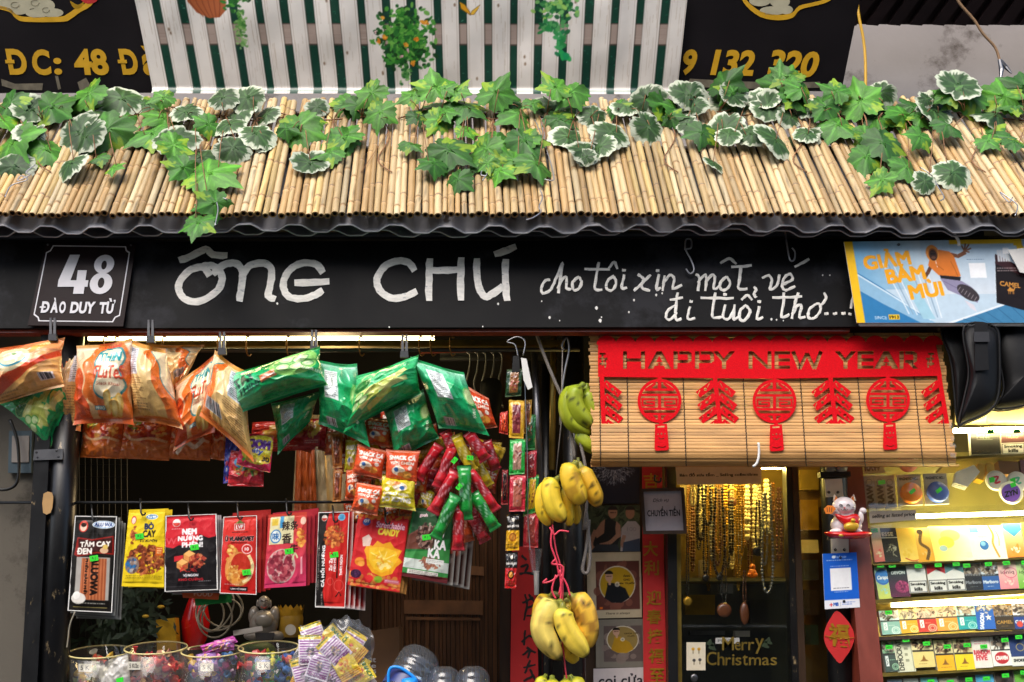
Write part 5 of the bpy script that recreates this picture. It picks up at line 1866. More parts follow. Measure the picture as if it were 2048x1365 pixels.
PK = 'flat snack packs hung on black hooks'
packs = [
    (pk1(), [(150, 1032), (234, 1033), (224, 1226), (135, 1222)], 'black', 'black pack of spicy sticks with a red flag title', '14110f', (6, 8, 3), '8a8a84', (184, 1016), (188, 1117)),
    (pk2(), [(258, 1020), (330, 1018), (328, 1175), (243, 1173)], 'yellow', 'yellow pack with a heap of shredded beef', 'd8b81c', (7, 3, 2), 'd8b81c', (281, 1004), (279, 1073)),
    (pk3(), [(331, 1032), (433, 1028), (436, 1180), (329, 1184)], 'redblack', 'pack red above and black below with grilled rolls', '2c1a18', (5, 4, 3), 'a8a0a0', (377, 1014), (389, 1095)),
    (pk4(), [(447, 1034), (514, 1031), (513, 1190), (439, 1187)], 'red', 'narrow red pack with rounded white rim', 'a82420', (9, -6, 3), 'a82420', (475, 1012), (493, 1145)),
    (pk5(), [(537, 1030), (614, 1024), (612, 1172), (528, 1177)], 'pink', 'pink-red pack with Chinese characters and marbled meat', 'b02834', (8, -3, 3), 'b02834', (573, 1004), (578, 1103)),
    (pk6(), [(637, 1025), (699, 1023), (690, 1217), (630, 1215)], 'blackred', 'tall pack half black half red with grilled salmon', 'a81c1c', (10, 1, 4), 'e0d0cc', (666, 1018), (668, 1110)),
    (pk7(), [(717, 1029), (819, 1034), (799, 1185), (695, 1170)], 'candy', 'bright red candy pack with a yellow splash', 'b87c38', (6, 2, 2), 'c88c48', (770, 1022), None),
    (pk8(), [(826, 1016), (908, 1020), (894, 1168), (802, 1152)], 'green', 'green and silver pack with a brown tiger-striped print', '4c2c24', (11, 4, 4), 'a8a49c', (872, 1010), (853, 1075)),
]
for i, (c, q, kk, lab, bc, (dx, dy, nb), edge, hk, tg) in enumerate(packs):
    Y = 3.0
    pl = PY(Y)
    o = sheet('snack_pack', q, pl, c, M['film'] if kk in ('black', 'red') else M['satin'], bulge=.007, wr=.0035, seed=i * 2.3 + 70, crimp=.05, flat_p=.4, back=False)
    tag(o, lab + ', front of its hook', 'snack pack')
    if tg:
        tagp(*tg, pl, o, .0095, rot=-8, w_=17)
    if kk in ('black', 'red', 'redblack', 'blackred'):
        em = M['white']
        q2 = np.array(q, float)
        ce = q2.mean(0)
        cutout('foil_rim', [(1, q2), (-1, [ce + (p_ - ce) * np.array([.955, .982]) for p_ in q2])], pl, .001, em, o, off=.001)
    for k in range(nb):
        f = (k + 1)
        q2 = [(x + dx * f + rnd.uniform(-1, 1), y + dy * f * .6 + rnd.uniform(-3, 3)) for x, y in q]
        c2 = Cv(40, 80, bc, .6)
        c2.food(20, 40, 18, 30, [bc, '2c1814' if kk == 'black' else 'c84830', edge], 30, .25, k)
        c2.rect(37, 0, 40, 80, edge)
        c2.rect(0, 77, 40, 80, edge)
        o2 = sheet('snack_pack', q2, PY(Y + .012 * f), c2, M['satin'], bulge=.005, wr=.003, seed=k + i, crimp=.05, back=False)
        tag(o2, ('%s pack edge showing behind the %s' % (('first', 'second', 'third', 'fourth')[k], lab)), 'snack pack')
    hx, hy = hk
    tag(MB().tube([W(hx + a, hy + b, Y - .012 + e) for a, b, e in ((-1, -6, .02), (0, 4, 0), (1, 22, -.004), (4, 27, -.006), (8, 26, -.002), (10, 22, .0))], .0024, 8).mk('display_hook', M['blackhook'], None, True), 'black hook through the ' + lab.split(' with ')[0].split(' of ')[0], 'hook')
tag(sheet('snack_pack', [(362, 1176), (441, 1172), (436, 1200), (366, 1196)], PY(3.03), Cv(70, 24, 'c85a30').text('FOOD', 40, 14, 8, 'f4e0d0', 34), M['satin'], wr=.001), 'red and tan pack bottom sticking out under the grilled roll pack', 'snack pack')
tag(sheet('snack_pack', [(388, 1186), (464, 1180), (463, 1205), (391, 1212)], PY(3.045), Cv(70, 26, '1f7a34'), M['satin'], wr=.001), 'green pack corner lowest under the grilled roll pack', 'snack pack')
tag(MB().tube([W(-100, 1006, 3.03), W(960, 1004, 3.03)], .004, 6).mk('hook_bar', M['blackhook'], None, True), 'thin black bar that carries the row of pack hooks', 'bar')

# ---------------------------------------------------------------- fish snack cluster and sausages


def cv_fish(col, s=1, up=False):
    c = Cv(56, 60, col, .95)
    c.rect(0, 0, 56, 5, 'd8d0c0', .35)
    c.text('SNACK CÁ', 29, 15, 10, 'f4efe4', 44, bold=.06)
    c.text('VIÊN CHIÊN', 29, 25, 6, 'f4e8d8', 40, bold=.03)
    c.ell(24, 40, 12, 8, 'f0dcc0')
    c.ell(38, 46, 9, 6, 'e8a040')
    c.ell(20, 38, 4, 4, '3c6aa8')
    c.ell(28, 46, 6, 4, 'c87830')
    c.ell(44, 34, 4, 4, 'f0e0d0')
    c.rect(0, 55, 56, 60, 'b8a898', .3)
    if up:
        c.a = c.a[::-1, ::-1].copy()
    return c.noise(.01, s)


FS = [([(718, 893), (772, 905), (760, 955), (708, 945)], 'e0552a', 2.97, 'orange fish snack bag, left of the upper pair'),
      ([(776, 903), (836, 906), (829, 965), (774, 960)], 'e0552a', 2.96, 'orange fish snack bag, right of the upper pair'),
      ([(716, 968), (765, 976), (752, 1028), (706, 1018)], 'e0552a', 2.955, 'orange fish snack bag with large white title, lowest left'),
      ([(768, 955), (826, 960), (827, 1018), (760, 1010)], 'cfc022', 2.96, 'yellow fish snack bag hanging upside down'),
      ([(735, 836), (784, 842), (776, 892), (730, 884)], 'd8501e', 3.0, 'orange fish snack bag just under the green crisp bags'),
      ([(693, 885), (722, 880), (716, 950), (690, 940)], 'c8b82a', 3.02, 'yellow green snack bag edge at the left of the cluster'),
      ([(694, 945), (722, 935), (716, 1000), (692, 995)], 'd8501e', 3.0, 'dark orange snack bag at the left below the yellow edge'),
      ([(700, 838), (738, 830), (736, 880), (702, 890)], 'cf4a20', 3.03, 'orange snack bag half hidden at the upper left of the cluster'),
      ([(826, 940), (858, 935), (850, 990), (822, 985)], 'd8501e', 3.01, 'orange snack bag between the fish bags and red sausages'),
      ([(706, 1010), (745, 1015), (748, 1050), (704, 1046)], 'b8682c', 3.03, 'brown orange snack bag below the lowest left fish bag'),
      ([(842, 975), (868, 985), (862, 1030), (836, 1012)], 'c8b82a', 3.02, 'yellow green snack bag right of the upside down bag'),
      ([(770, 1012), (800, 1008), (792, 1038), (764, 1036)], 'c8561e', 3.03, 'small orange bag bottom below the yellow fish bag'),
      ([(860, 890), (905, 870), (930, 930), (876, 950)], 'b8a820', 3.05, 'olive yellow bag behind the red sausages'),
      ([(830, 860), (870, 850), (880, 900), (836, 905)], 'c04a20', 3.05, 'orange red bag behind the upper sausages'),
      ([(925, 770), (975, 800), (990, 850), (940, 862)], 'c8441e', 3.05, 'orange red bag behind the rightmost green crisp bag'),
      ([(655, 868), (692, 862), (690, 910), (652, 908)], 'b8562c', 3.05, 'brown orange bag beside the hanging bars')]
for i, (q, col, Y, lab) in enumerate(FS):
    q = np.array(q, float)
    q = q.mean(0) + (q - q.mean(0)) * 1.16
    o = sheet('fish_snack_bag', q, PY(Y), cv_fish(col, i, i == 3), M['foil'], bulge=.02, wr=.006, seed=i + 90, pinch=.07)
    tag(o, lab, 'snack bag')


q = random.Random(21)
for k in range(38):
    x, y = (q.uniform(690, 860), q.uniform(845, 1040)) if k < 16 or k > 25 else (q.uniform(600, 700), q.uniform(840, 880)) if k < 18 else (q.uniform(860, 985), q.uniform(850, 960))
    a = q.uniform(-.4, .4)
    w_, h_ = q.uniform(20, 28), q.uniform(24, 34)
    P_ = [(x + math.cos(a) * u_ - math.sin(a) * v_, y + math.sin(a) * u_ + math.cos(a) * v_) for u_, v_ in ((-w_, -h_), (w_, -h_), (w_, h_), (-w_, h_))]
    o = sheet('fish_snack_bag', P_, PY(3.06 + .002 * k), cv_fish(['c8441e', 'd8561e', 'b83a1c', 'c8a81e', 'b02424'][k % 5], k), M['foil'], bulge=.016, wr=.008, seed=k + 140, pinch=.07)
    tag(o, 'small orange, red or yellow snack bag deep in the back of the hanging cluster', 'snack bag', 'snack bags at the back of the cluster')


def sausage(p0, p1, r, Y, col, lab, tilt=0.0, text=None):
    p0, p1 = (p0[0] - (p1[0] - p0[0]) * .1, p0[1] - (p1[1] - p0[1]) * .1), (p1[0] + (p1[0] - p0[0]) * .08, p1[1] + (p1[1] - p0[1]) * .08)
    A, B = W(*p0, Y), W(*p1, Y + tilt)
    d = B - A
    Ln = np.linalg.norm(d)
    d /= Ln
    side_ = np.cross(d, np.array([0, -1.0, 0]))
    side_ /= np.linalg.norm(side_)
    out = np.cross(side_, d)
    if out[1] > 0:
        out = -out
    rw = r * 1.35 * Y / FPX
    K, N = 20, 26
    V, C = [], []
    base = hexc(col)
    q = random.Random(int(p0[0] * 7 + p0[1]))
    for i in range(N):
        t = i / (N - 1)
        e = min(t, 1 - t)
        flat = 1 - min(1, max(0, (e - .07) / .10))
        rr_ = rw * (1 - .25 * math.exp(-((e - .10) / .02) ** 2)) * (1 + .04 * math.sin(t * 14 + p0[0]))
        for j in range(K):
            a = 2 * math.pi * j / K
            wx = math.cos(a) * rr_ * (1 + .15 * flat)
            wz = math.sin(a) * rr_ * (1 - .86 * flat)
            wob = .06 * rw * math.sin(a * 5 + t * 9 + p0[1])
            V.append(A + d * (t * Ln) + side_ * (wx + wob) + out * (wz + wob * .5))
            c = base * (1 + .05 * math.sin(j * 1.3 + i))
            if e < .07:
                c = base * .8 + .1
            elif .13 < e < .16 or .20 < e < .22:
                c = hexc('c8a050')
            elif .32 < t < .68 and math.sin(a) > .35:
                c = base * .45 + .42 if (i // 2 + j) % 4 == 0 else base * .75
            C.append(np.clip(c, 0, 1))
    F = [(i * K + j, i * K + (j + 1) % K, (i + 1) * K + (j + 1) % K, (i + 1) * K + j) for i in range(N - 1) for j in range(K)]
    F += [tuple(range(K)), tuple(range((N - 1) * K, N * K))]
    o = mk('sausage_stick', np.array(V), F, M['foil'], None, True, lin(np.array(C)))
    return tag(o, lab, 'sausage')


R_, G_, Y_ = 'b81c28', '1c8a34', 'd0b41e'
for i, (a, b, r, Y, col, lab) in enumerate((
        ((775, 45), (672, 210), 32, 2.97, R_, 'red sausage stick slanting down left at the top of the bundle'),
        ((858, 50), (780, 255), 34, 2.95, R_, 'large red sausage stick in the middle upper bundle'),
        ((868, 195), (755, 398), 34, 2.93, R_, 'long red sausage stick slanting down left below the large one'),
        ((885, -10), (965, 165), 34, 2.95, Y_, 'yellow sausage stick with the green price tag'),
        ((985, 110), (1060, 250), 32, 2.99, Y_, 'yellow sausage stick behind the red ones at the right'),
        ((955, -30), (1040, 105), 36, 2.94, R_, 'red sausage stick right of the yellow one at the top'),
        ((1050, 20), (1100, 160), 34, 3.0, 'a0202a', 'dark red sausage stick at the upper right edge of the bundle'),
        ((955, 175), (1095, 385), 32, 2.95, R_, 'long red sausage stick slanting down right'),
        ((925, 170), (935, 432), 38, 2.92, G_, 'upright green sausage stick with yellow dots'),
        ((870, 330), (770, 540), 34, 2.90, G_, 'green sausage stick slanting down left in front of the green pack'),
        ((985, 315), (1095, 490), 34, 2.94, G_, 'green sausage stick slanting down right'),
        ((892, 390), (890, 608), 33, 2.92, R_, 'red sausage stick hanging straight down at the bottom'),
        ((975, 440), (1040, 565), 34, 2.98, 'a82630', 'red sausage stick end at the lower right of the bundle'),
        ((820, -40), (865, 60), 34, 2.96, R_, 'red sausage stick top close under the green crisp bags'),
        ((905, 380), (950, 560), 30, 3.0, 'c04a20', 'orange sausage stick behind the straight red one'),
        ((700, 210), (800, 300), 30, 3.02, 'a01c24', 'red sausage stick crossing behind the bundle'),
        ((930, 30), (900, 180), 30, 3.02, '9c1c24', 'dark red sausage stick behind the yellow tagged one'),
        ((790, 100), (690, 290), 28, 3.03, 'b0441c', 'orange red stick behind the left of the bundle'))):
    (x0, y0), (x1, y1) = zz(Z2, [a, b])
    o = sausage((x0, y0), (x1, y1), r * KB * .70, Y, col, lab)
    if i in (1, 3, 8):
        tx, ty = {1: (909, 921), 3: (940, 916), 8: (918, 974)}[i]
        tagp(tx, ty, PY(Y - .016), o, .004, rot=-50 if i != 3 else 5, w_=13, h_=9)

for k in range(12):
    x, y = q.uniform(860, 960), q.uniform(880, 1000)
    a = math.atan2(y - 900, x - 905) + q.uniform(-.3, .3)
    o = sausage((x - math.cos(a) * 10, y - math.sin(a) * 10 - 8), (x + math.cos(a) * 48, y + abs(math.sin(a)) * 48 + 8), 7.5, 3.0 + .004 * k, ['a81c28', '9c1a24', '1c7a30', 'b0901c'][k % 4], 'sausage stick deep in the back of the red and green bundle')
    o['group'] = 'sausage sticks at the back of the bundle'

# strips of small packs hanging on strings
for i, (q, c0, c1, lab) in enumerate((
        ([(1014, 740), (1046, 738), (1042, 792), (1010, 795)], '1c3a1c', '8a5a2c', 'dark green bar pack at the top of the hanging strip'),
        ([(1018, 800), (1049, 802), (1047, 878), (1018, 876)], 'd8a41e', '7c3038', 'yellow bar pack with a wine red window'),
        ([(1020, 880), (1051, 878), (1049, 948), (1018, 950)], '1fa03c', 'b08a78', 'bright green bar pack below the yellow one'),
        ([(1020, 952), (1052, 950), (1050, 1023), (1018, 1024)], 'c02a3c', 'a05a48', 'red bar pack below the bright green one'),
        ([(1014, 1030), (1040, 1029), (1038, 1101), (1011, 1102)], 'e0a81c', '1c1814', 'yellow and black seasoning pack above the red one'),
        ([(1012, 1104), (1036, 1104), (1032, 1177), (1009, 1177)], 'c02020', '1c1410', 'red and black seasoning pack at the end of the strip'),
        ([(1048, 800), (1064, 800), (1062, 868), (1046, 868)], 'c08a24', '6a3a1c', 'brown yellow pack on the strip behind, upper'),
        ([(1052, 830), (1072, 830), (1070, 900), (1050, 900)], '1c6a30', '144a24', 'dark green pack on the strip behind'),
        ([(1050, 905), (1074, 900), (1072, 960), (1050, 962)], 'b02434', '701820', 'dark red pack on the strip behind'),
        ([(1056, 948), (1078, 950), (1074, 1024), (1046, 1034)], '1c8a34', 'c8a020', 'green and yellow pack on the strip behind'),
        ([(1048, 1030), (1078, 1026), (1076, 1096), (1046, 1094)], 'b82a34', '8a3a34', 'red bar pack on the strip behind, lower'),
        ([(1000, 826), (1016, 822), (1016, 870), (998, 866)], 'b8241c', 'e05028', 'thin red pack left of the yellow bar pack'),
        ([(1004, 940), (1016, 940), (1016, 1010), (1002, 1010)], '8a1c24', '1c1414', 'dark red pack edge left of the strip'),
        ([(660, 866), (686, 864), (684, 936), (666, 938)], 'a8642c', '6a3414', 'brown chocolate bar hanging before the orange plastic, upper'),
        ([(667, 940), (685, 939), (682, 1003), (665, 1004)], 'b06a2c', '6a3414', 'brown chocolate bar hanging before the orange plastic, lower'))):
    c = Cv(34, 76, c0, .95)
    if i in (4, 5):
        c.rect(0, 0, 34, 34, '17130f')
        c.ell(17, 12, 3.5, 4, 'e8e0d0')
        c.text('DƯA HẤU ĐỎ', 17, 24, 6, 'e8e4dc', 28, bold=.03)
        c.ell(17, 48, 9, 9, c1 if i == 5 else 'a8601c')
        c.ell(17, 48, 6, 6, 'e0983c')
        c.lines(5, 62, 30, 72, 3, '2c1810')
    else:
        c.rect(8, 10, 26, 66, c1)
        c.rect(8, 10, 9, 66, 'e8dcd0', .8)
        c.food(17, 38, 8, 24, [c1, 'b06050', '5a2020'], 24, .3, i)
        c.rect(0, 0, 34, 4, 'f0e0c0', .25)
        c.rect(0, 72, 34, 76, 'f0e0c0', .25)
    o = sheet('bar_pack', q, PY(2.97 if i < 6 else 3.01), c, M['foil'], bulge=.007, wr=.004, seed=i + 120)
    tag(o, lab, 'snack pack')
t = thing('hanging_clip', 'black and white clothes clip holding the strip of bar packs', 'clip', W(1030, 720, 2.97))
MB().slab([(1026, 712), (1038, 712), (1040, 745), (1024, 745)], PY(2.965), .01).mk('jaw', M['blackhook'], t)
MB().slab([(1042, 716), (1053, 718), (1065, 775), (1056, 780), (1047, 760)], PY(2.96), .004).mk('tail', M['white'], t)
tag(MB().tube([W(x, y, 2.98) for x, y in smooth_path([(1036, 714), (1030, 690), (1014, 684), (1034, 674), (1050, 684), (1046, 712)], 4)], .0018, 6).mk('hanger_wire', M['wire'], None, True), 'silver wire hanger above the strip of bar packs', 'wire')
tag(MB().tube([W(x, y, 2.99) for x, y in ((1048, 730), (1054, 900), (1056, 1040), (1060, 1100))], .0012, 5).mk('pack_string', M['wire']), 'thin string holding the rear strip of packs', 'string')

# hanging milky plastic and price note behind
for i, (P_, m_, Y, lab) in enumerate((([(596, 838), (640, 830), (656, 900), (640, 1000), (584, 1030)], 'clearbag', 3.3, 'crumpled milky plastic bag hanging left of the chocolate bars'),
                                      ([(612, 860), (634, 850), (632, 1020), (588, 1026)], 'orangebag', 3.28, 'orange plastic strip hanging inside the milky bag'),
                                      ([(648, 826), (712, 830), (716, 1030), (640, 1030)], 'clearbag', 3.32, 'crumpled milky plastic bag hanging right of the chocolate bars'))):
    pl = PY(Y)
    q = np.array(P_, float)
    nx, ny = 24, 50
    x0, y0, x1, y1 = q[:, 0].min(), q[:, 1].min(), q[:, 0].max(), q[:, 1].max()
    V = []
    for b in range(ny):
        for a in range(nx):
            u, v = a / (nx - 1), b / (ny - 1)
            x = x0 + (x1 - x0) * (.5 + (u - .5) * (.7 + .3 * v))
            h = .018 * abs(vnoise(np.array([u * 8.0]), np.array([v * 2 + i]), 31)[0]) + .01 * abs(vnoise(np.array([u * 17.0 + v * 3]), np.array([v * 5.0]), 33)[0])
            V.append(pl.at(x, y0 + (y1 - y0) * v, h))
    F = [(b * nx + a, b * nx + a + 1, (b + 1) * nx + a + 1, (b + 1) * nx + a) for b in range(ny - 1) for a in range(nx - 1)]
    tag(mk('plastic_bag', V, F, M[m_], None, True), lab, 'plastic bag')
tag(MB().slab([(668, 862), (704, 858), (700, 884), (668, 886)], PY(3.1), .001).mk('price_note', mat('pink_note', 'd8b8a4', .7)), 'pale pink price note behind the green crisp bags', 'note')
lamp = bpy.data.objects.new('shop_lamp', bpy.data.lights.new('shop_lamp', 'POINT'))
lamp.location = W(655, 905, 3.5)
lamp.data.energy = 3.2
lamp.data.color = (1, .72, .38)
lamp.data.shadow_soft_size = .08
COL.objects.link(lamp)
t = thing('inner_lamp', 'warm lit bulb glowing behind the milky plastic bags', 'lamp', W(655, 890, 3.55))
MB().ball(W(655, 890, 3.55), .03).mk('bulb', lightm('bulb_warm', 'ffcf80', 12), t, True)
MB().lathe(W(655, 855, 3.55), (0, 0, 1), [(.012, -.02), (.014, .03), (.003, .04)]).mk('socket', M['white'], t, True)

# ================================================================ LOWER MIDDLE
def puff(poly, pl, h, off=0.0, n=5, back=True, p=.55, cen=None):
    """outline blown up towards the street"""
    P_ = np.array(poly, float)
    c = P_.mean(0) if cen is None else np.array(cen, float)
    mb = MB()
    V, F, m = [], [], len(P_)
    for k in range(n):
        s_ = 1 - k / n
        for x, y in c + (P_ - c) * s_:
            V.append(pl.at(x, y, off + h * (1 - s_ ** 2.2) ** p))
    V.append(pl.at(c[0], c[1], off + h))
    for k in range(n - 1):
        for i in range(m):
            F.append((k * m + i, (k + 1) * m + i, (k + 1) * m + (i + 1) % m, k * m + (i + 1) % m))
    F += [((n - 1) * m + i, n * m, (n - 1) * m + (i + 1) % m) for i in range(m)]
    if back:
        b = len(V)
        for x, y in P_:
            V.append(pl.at(x, y, off - h * .5))
        F += [(i, (i + 1) % m, b + (i + 1) % m, b + i) for i in range(m)]
        F.append(tuple(b + i for i in range(m)))
    return mb.add(V, F)


# folding slatted door
t = thing('folding_door', 'brown folding door of narrow upright slats in the middle of the shop', 'door', W(885, 1500, 3.5))
x = 742
i = 0
while x < 1022:
    wd = rnd.choice([6, 7, 8])
    MB().slab([(x, 880), (x + wd, 880), (x + wd + (x - 1024) * -.02, 1560), (x + (x - 1024) * -.02, 1560)], PY(3.5), .012, .004 * (i % 2)).mk('slat', M['slatwood'], t)
    x += wd + 1.5
    i += 1
for a, b, c_, d in ((808, 1200, 966, 1228), (940, 1132, 968, 1150), (812, 1234, 960, 1240)):
    MB().slab([(a, b), (c_, b + 2), (c_, d + 2), (a, d)], PY(3.5), .006, .012).mk('plank', mat('worn_plank', '7a5230', .6, var=.4, vs=20), t)
tag(MB().slab([(720, 870), (744, 870), (742, 1560), (716, 1560)], PY(3.45), .04).mk('door_jamb', M['darkwood']), 'dark wooden jamb left of the folding door', 'door frame')
MB().slab([(1002, 690), (1024, 690), (1018, 1560), (998, 1560)], PY(3.4), .04).mk('door_jamb', M['darkwood'])
tag(bpy.data.objects['door_jamb.001'], 'dark wooden jamb between the folding door and the red couplet', 'door frame')
t = thing('clothes_rack', 'dark rack with wire coat hangers behind the rightmost crisp bag', 'rack', W(960, 820, 3.4))
MB().slab([(880, 706), (1105, 704), (1105, 718), (880, 720)], PY(3.42), .02).mk('rack_bar', M['darkmetal'], t)
MB().tube([W(842, 706, 3.36), W(1080, 698, 3.36)], .004, 6).mk('rod', M['redwood'], t)
for i, x in enumerate((936, 952, 968, 984, 1000)):
    tag(MB().tube([W(x + a, y, 3.36) for a, y in smooth_path([(2, 708), (-4, 702), (4, 712), (2, 740), (-4, 770), (6, 800 + i * 4)], 4)], .003, 6).mk('wire_hanger', M['metal'], None, True), 'wire coat hanger hanging in the dark rack', 'hanger', 'wire coat hangers on the dark rack')
tag(puff(smooth_path([(960, 768), (985, 756), (1004, 770), (1000, 830), (984, 850), (966, 830)], 3, True), PY(3.34), .02).mk('black_pouch', M['bag'], None, True), 'small black cloth pouch hanging under the hangers', 'pouch')

# grey sheet, tubes and the dark pole
for P_, r, m_, Y, lab in (([(1068, 700), (1084, 1020)], .010, 'metal', 3.12, 'thin grey steel tube behind the rear strip of packs'),
                          ([(1108, 655), (1104, 940)], .009, 'brass', 3.14, 'brass coloured tube just left of the dark pole'),
                          ([(1092, 730), (1095, 1500)], .014, 'blackmetal', 3.2, 'dark vertical tube behind the banana bunches')):
    tag(MB().tube([W(*p_, Y) for p_ in P_], r, 12).mk('upright_tube', M[m_], None, True), lab, 'tube')
tag(MB().tube([W(1146, 640, 3.16), W(1150, 1560, 3.16)], .030, 24).mk('round_post', M['blackmetal'], None, True), 'scuffed black round post behind the hanging bananas', 'post')
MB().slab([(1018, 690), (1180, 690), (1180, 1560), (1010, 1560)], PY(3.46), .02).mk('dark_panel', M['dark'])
tag(bpy.data.objects['dark_panel'], 'dark panel behind the black post', 'panel')
tag(MB().tube([W(x, y, 3.02) for x, y in smooth_path([(1068, 655), (1086, 705), (1106, 755), (1128, 805), (1140, 850), (1150, 920)], 4)], .0045, 8).mk('rope', M['rope'], None, True), 'grey rope running diagonally down to the post', 'rope')
tag(MB().tube([W(x, y, 3.0) for x, y in smooth_path([(1156, 800), (1160, 880), (1170, 930), (1174, 1000), (1168, 1060), (1178, 1040), (1172, 1100), (1165, 1140), (1176, 1144), (1180, 1100), (1172, 1020)], 4)], .0042, 8).mk('rope', M['rope'], None, True), 'knotted rope end hanging beside the upper banana bunch', 'rope')
tag(MB().tube([W(x, y, 3.03) for x, y in smooth_path([(1128, 700), (1124, 690), (1134, 676), (1138, 700), (1130, 740), (1124, 782), (1120, 850)], 4)], .0028, 8).mk('wire_hanger', M['wire'], None, True), 'bent steel hanger just above the green bananas', 'hanger')
tag(MB().tube([W(x, y, 3.0) for x, y in ((1125, 700), (1122, 850), (1112, 950))], .0014, 5).mk('thin_cord', M['rope'], None, True), 'thin cord down to the upper banana bunch', 'cord')

# red couplet with black brush characters
t = thing('red_couplet', 'red paper couplet with black brush characters left of the black post', 'couplet', W(1050, 1560, 3.3))
P_r = PY(3.3)
MB().slab([(1024, 1095), (1070, 1092), (1082, 1560), (1018, 1560)], P_r, .002).mk('paper', M['redpaper'], t)
for k, ss in enumerate(([[(1044, 1112), (1052, 1120)], [(1042, 1134), (1056, 1130), (1050, 1146)], [(1040, 1148), (1056, 1146), (1070, 1150)]],
                        [[(1050, 1190), (1054, 1210), (1048, 1240)], [(1046, 1206), (1066, 1196)], [(1056, 1216), (1068, 1212), (1066, 1230), (1054, 1232)], [(1058, 1190), (1068, 1204)]],
                        [[(1050, 1262), (1048, 1290)], [(1044, 1284), (1058, 1272), (1070, 1278)], [(1054, 1296), (1070, 1306)], [(1046, 1310), (1060, 1300), (1056, 1316)]],
                        [[(1060, 1322), (1050, 1346)], [(1048, 1336), (1070, 1330)], [(1060, 1340), (1072, 1362)], [(1048, 1362), (1068, 1352)]])):
    mb = MB()
    for j, s_ in enumerate(ss):
        mb.brush(s_, 4.6, P_r, .0004, .0006, jit=.35, seed=k * 9 + j)
    mb.mk('brush_character', M['inkblack'], t)
t = thing('clear_funnel_bag', 'long clear plastic cone with white neck hanging beside the red couplet', 'plastic cone', W(1070, 1192, 3.05))
MB().lathe(W(1071, 1146, 3.05), (0, 0, 1), [(.009, -.002), (.016, .04), (.019, .062)], 14).mk('cone', M['plastic'], t, True)
MB().lathe(W(1073, 1191, 3.05), (0, 0, 1), [(.001, 0), (.006, .001), (.007, .058), (.009, .062)], 14).mk('neck', M['white'], t, True)

# ---------------------------------------------------------------- bananas


def banana(pts, r, Y, par, tone='e0b82c', seed=0, green=0.0, brown=0.0):
    q = random.Random(seed)
    P = [np.array(p_) for p_ in smooth_path(pts, 7)]
    N = len(P)
    C3 = [W(x, y, Y - .010 * math.sin(math.pi * i / (N - 1))) for i, (x, y) in enumerate(P)]
    mb = MB()
    rw = r * .93 * Y / FPX
    tone = hexc(tone) * 1.04 + np.array([.02, .03, 0])
    rs = []
    for i in range(N):
        t_ = i / (N - 1)
        f = min(1, .30 + 1.25 * max(0, t_ - .10) / .25) if t_ < .35 else 1
        f = .30 if t_ < .10 else f
        if t_ > .72:
            f *= max(.16, math.cos((t_ - .72) / .28 * 1.40))
        rs.append(rw * f)
    K = 15
    mb.tube(C3, rs, K)
    V = np.concatenate(mb.v)
    C = []
    a0 = q.uniform(0, 1)
    for i in range(N):
        t_ = i / (N - 1)
        for j in range(K):
            c = hexc(tone) * (1 + .05 * math.sin(j * 2.51 + a0 * 6))
            if j % 3 == 0:
                c = c * .93
            if t_ < .15:
                c = hexc('8a8a30') * (1 - t_) if green < .5 else hexc('5a8a20')
            elif t_ < .3:
                c = c * (.9 + t_ * .3) + np.array([-.02, .02, 0])
            if green:
                c = c * (1 - green) + hexc('6a8c1c') * green
            if brown and vnoise(np.array([j * .5 + seed]), np.array([t_ * 6.0 + seed]), 12)[0] > .25:
                c = c * (1 - brown) + hexc('7a4a1c') * brown
            if q.random() < .04:
                c = c * .45
            if t_ > .94:
                c = hexc('2c2010')
            C.append(np.clip(c, 0, 1))
    # five soft edges along the fruit
    for i in range(N):
        for j in range(K):
            k = i * K + j
            V[k] = C3[i] + (V[k] - C3[i]) * (1 + .11 * math.cos(5 * 2 * math.pi * j / K + a0))
    return mk('banana', V, mb.f, M['banana'], par, True, lin(np.array(C)))


bunch = thing('banana_bunch', 'upper hanging bunch of ripe yellow bananas on the black post', 'bananas', W(1140, 1057, 2.93), 'banana bunches')
for i, (P_, r, Y, tone, br) in enumerate((([(1478, 250), (1500, 330), (1512, 410), (1516, 492)], 34, 2.95, 'd8ae26', 0), ([(1485, 240), (1530, 330), (1552, 400), (1558, 482)], 32, 2.97, 'c89c24', 0),
                                          ([(1440, 240), (1375, 290), (1368, 390), (1415, 488)], 46, 2.94, 'dcb42a', 0), ([(1455, 215), (1412, 270), (1428, 370), (1492, 462)], 56, 2.92, 'e6c238', 0),
                                          ([(1572, 130), (1612, 210), (1650, 290), (1682, 382)], 52, 2.95, 'd2a028', .2), ([(1555, 125), (1520, 190), (1545, 280), (1600, 362)], 62, 2.91, 'dcb02e', .35))):
    banana(zz(Z2, P_), r * KB, Y, bunch, tone, i, brown=br)
MB().tube([W(*p_, 2.95) for p_ in zz(Z2, [(1565, 100), (1568, 130), (1530, 160), (1440, 220), (1460, 260)])], [.004, .006, .005, .006, .003], 8).mk('stalk', M['stalk'], bunch, True)
bunch = thing('banana_bunch', 'big spotted banana bunch hanging from pink string at the lower middle', 'bananas', W(1130, 1320, 2.92), 'banana bunches')
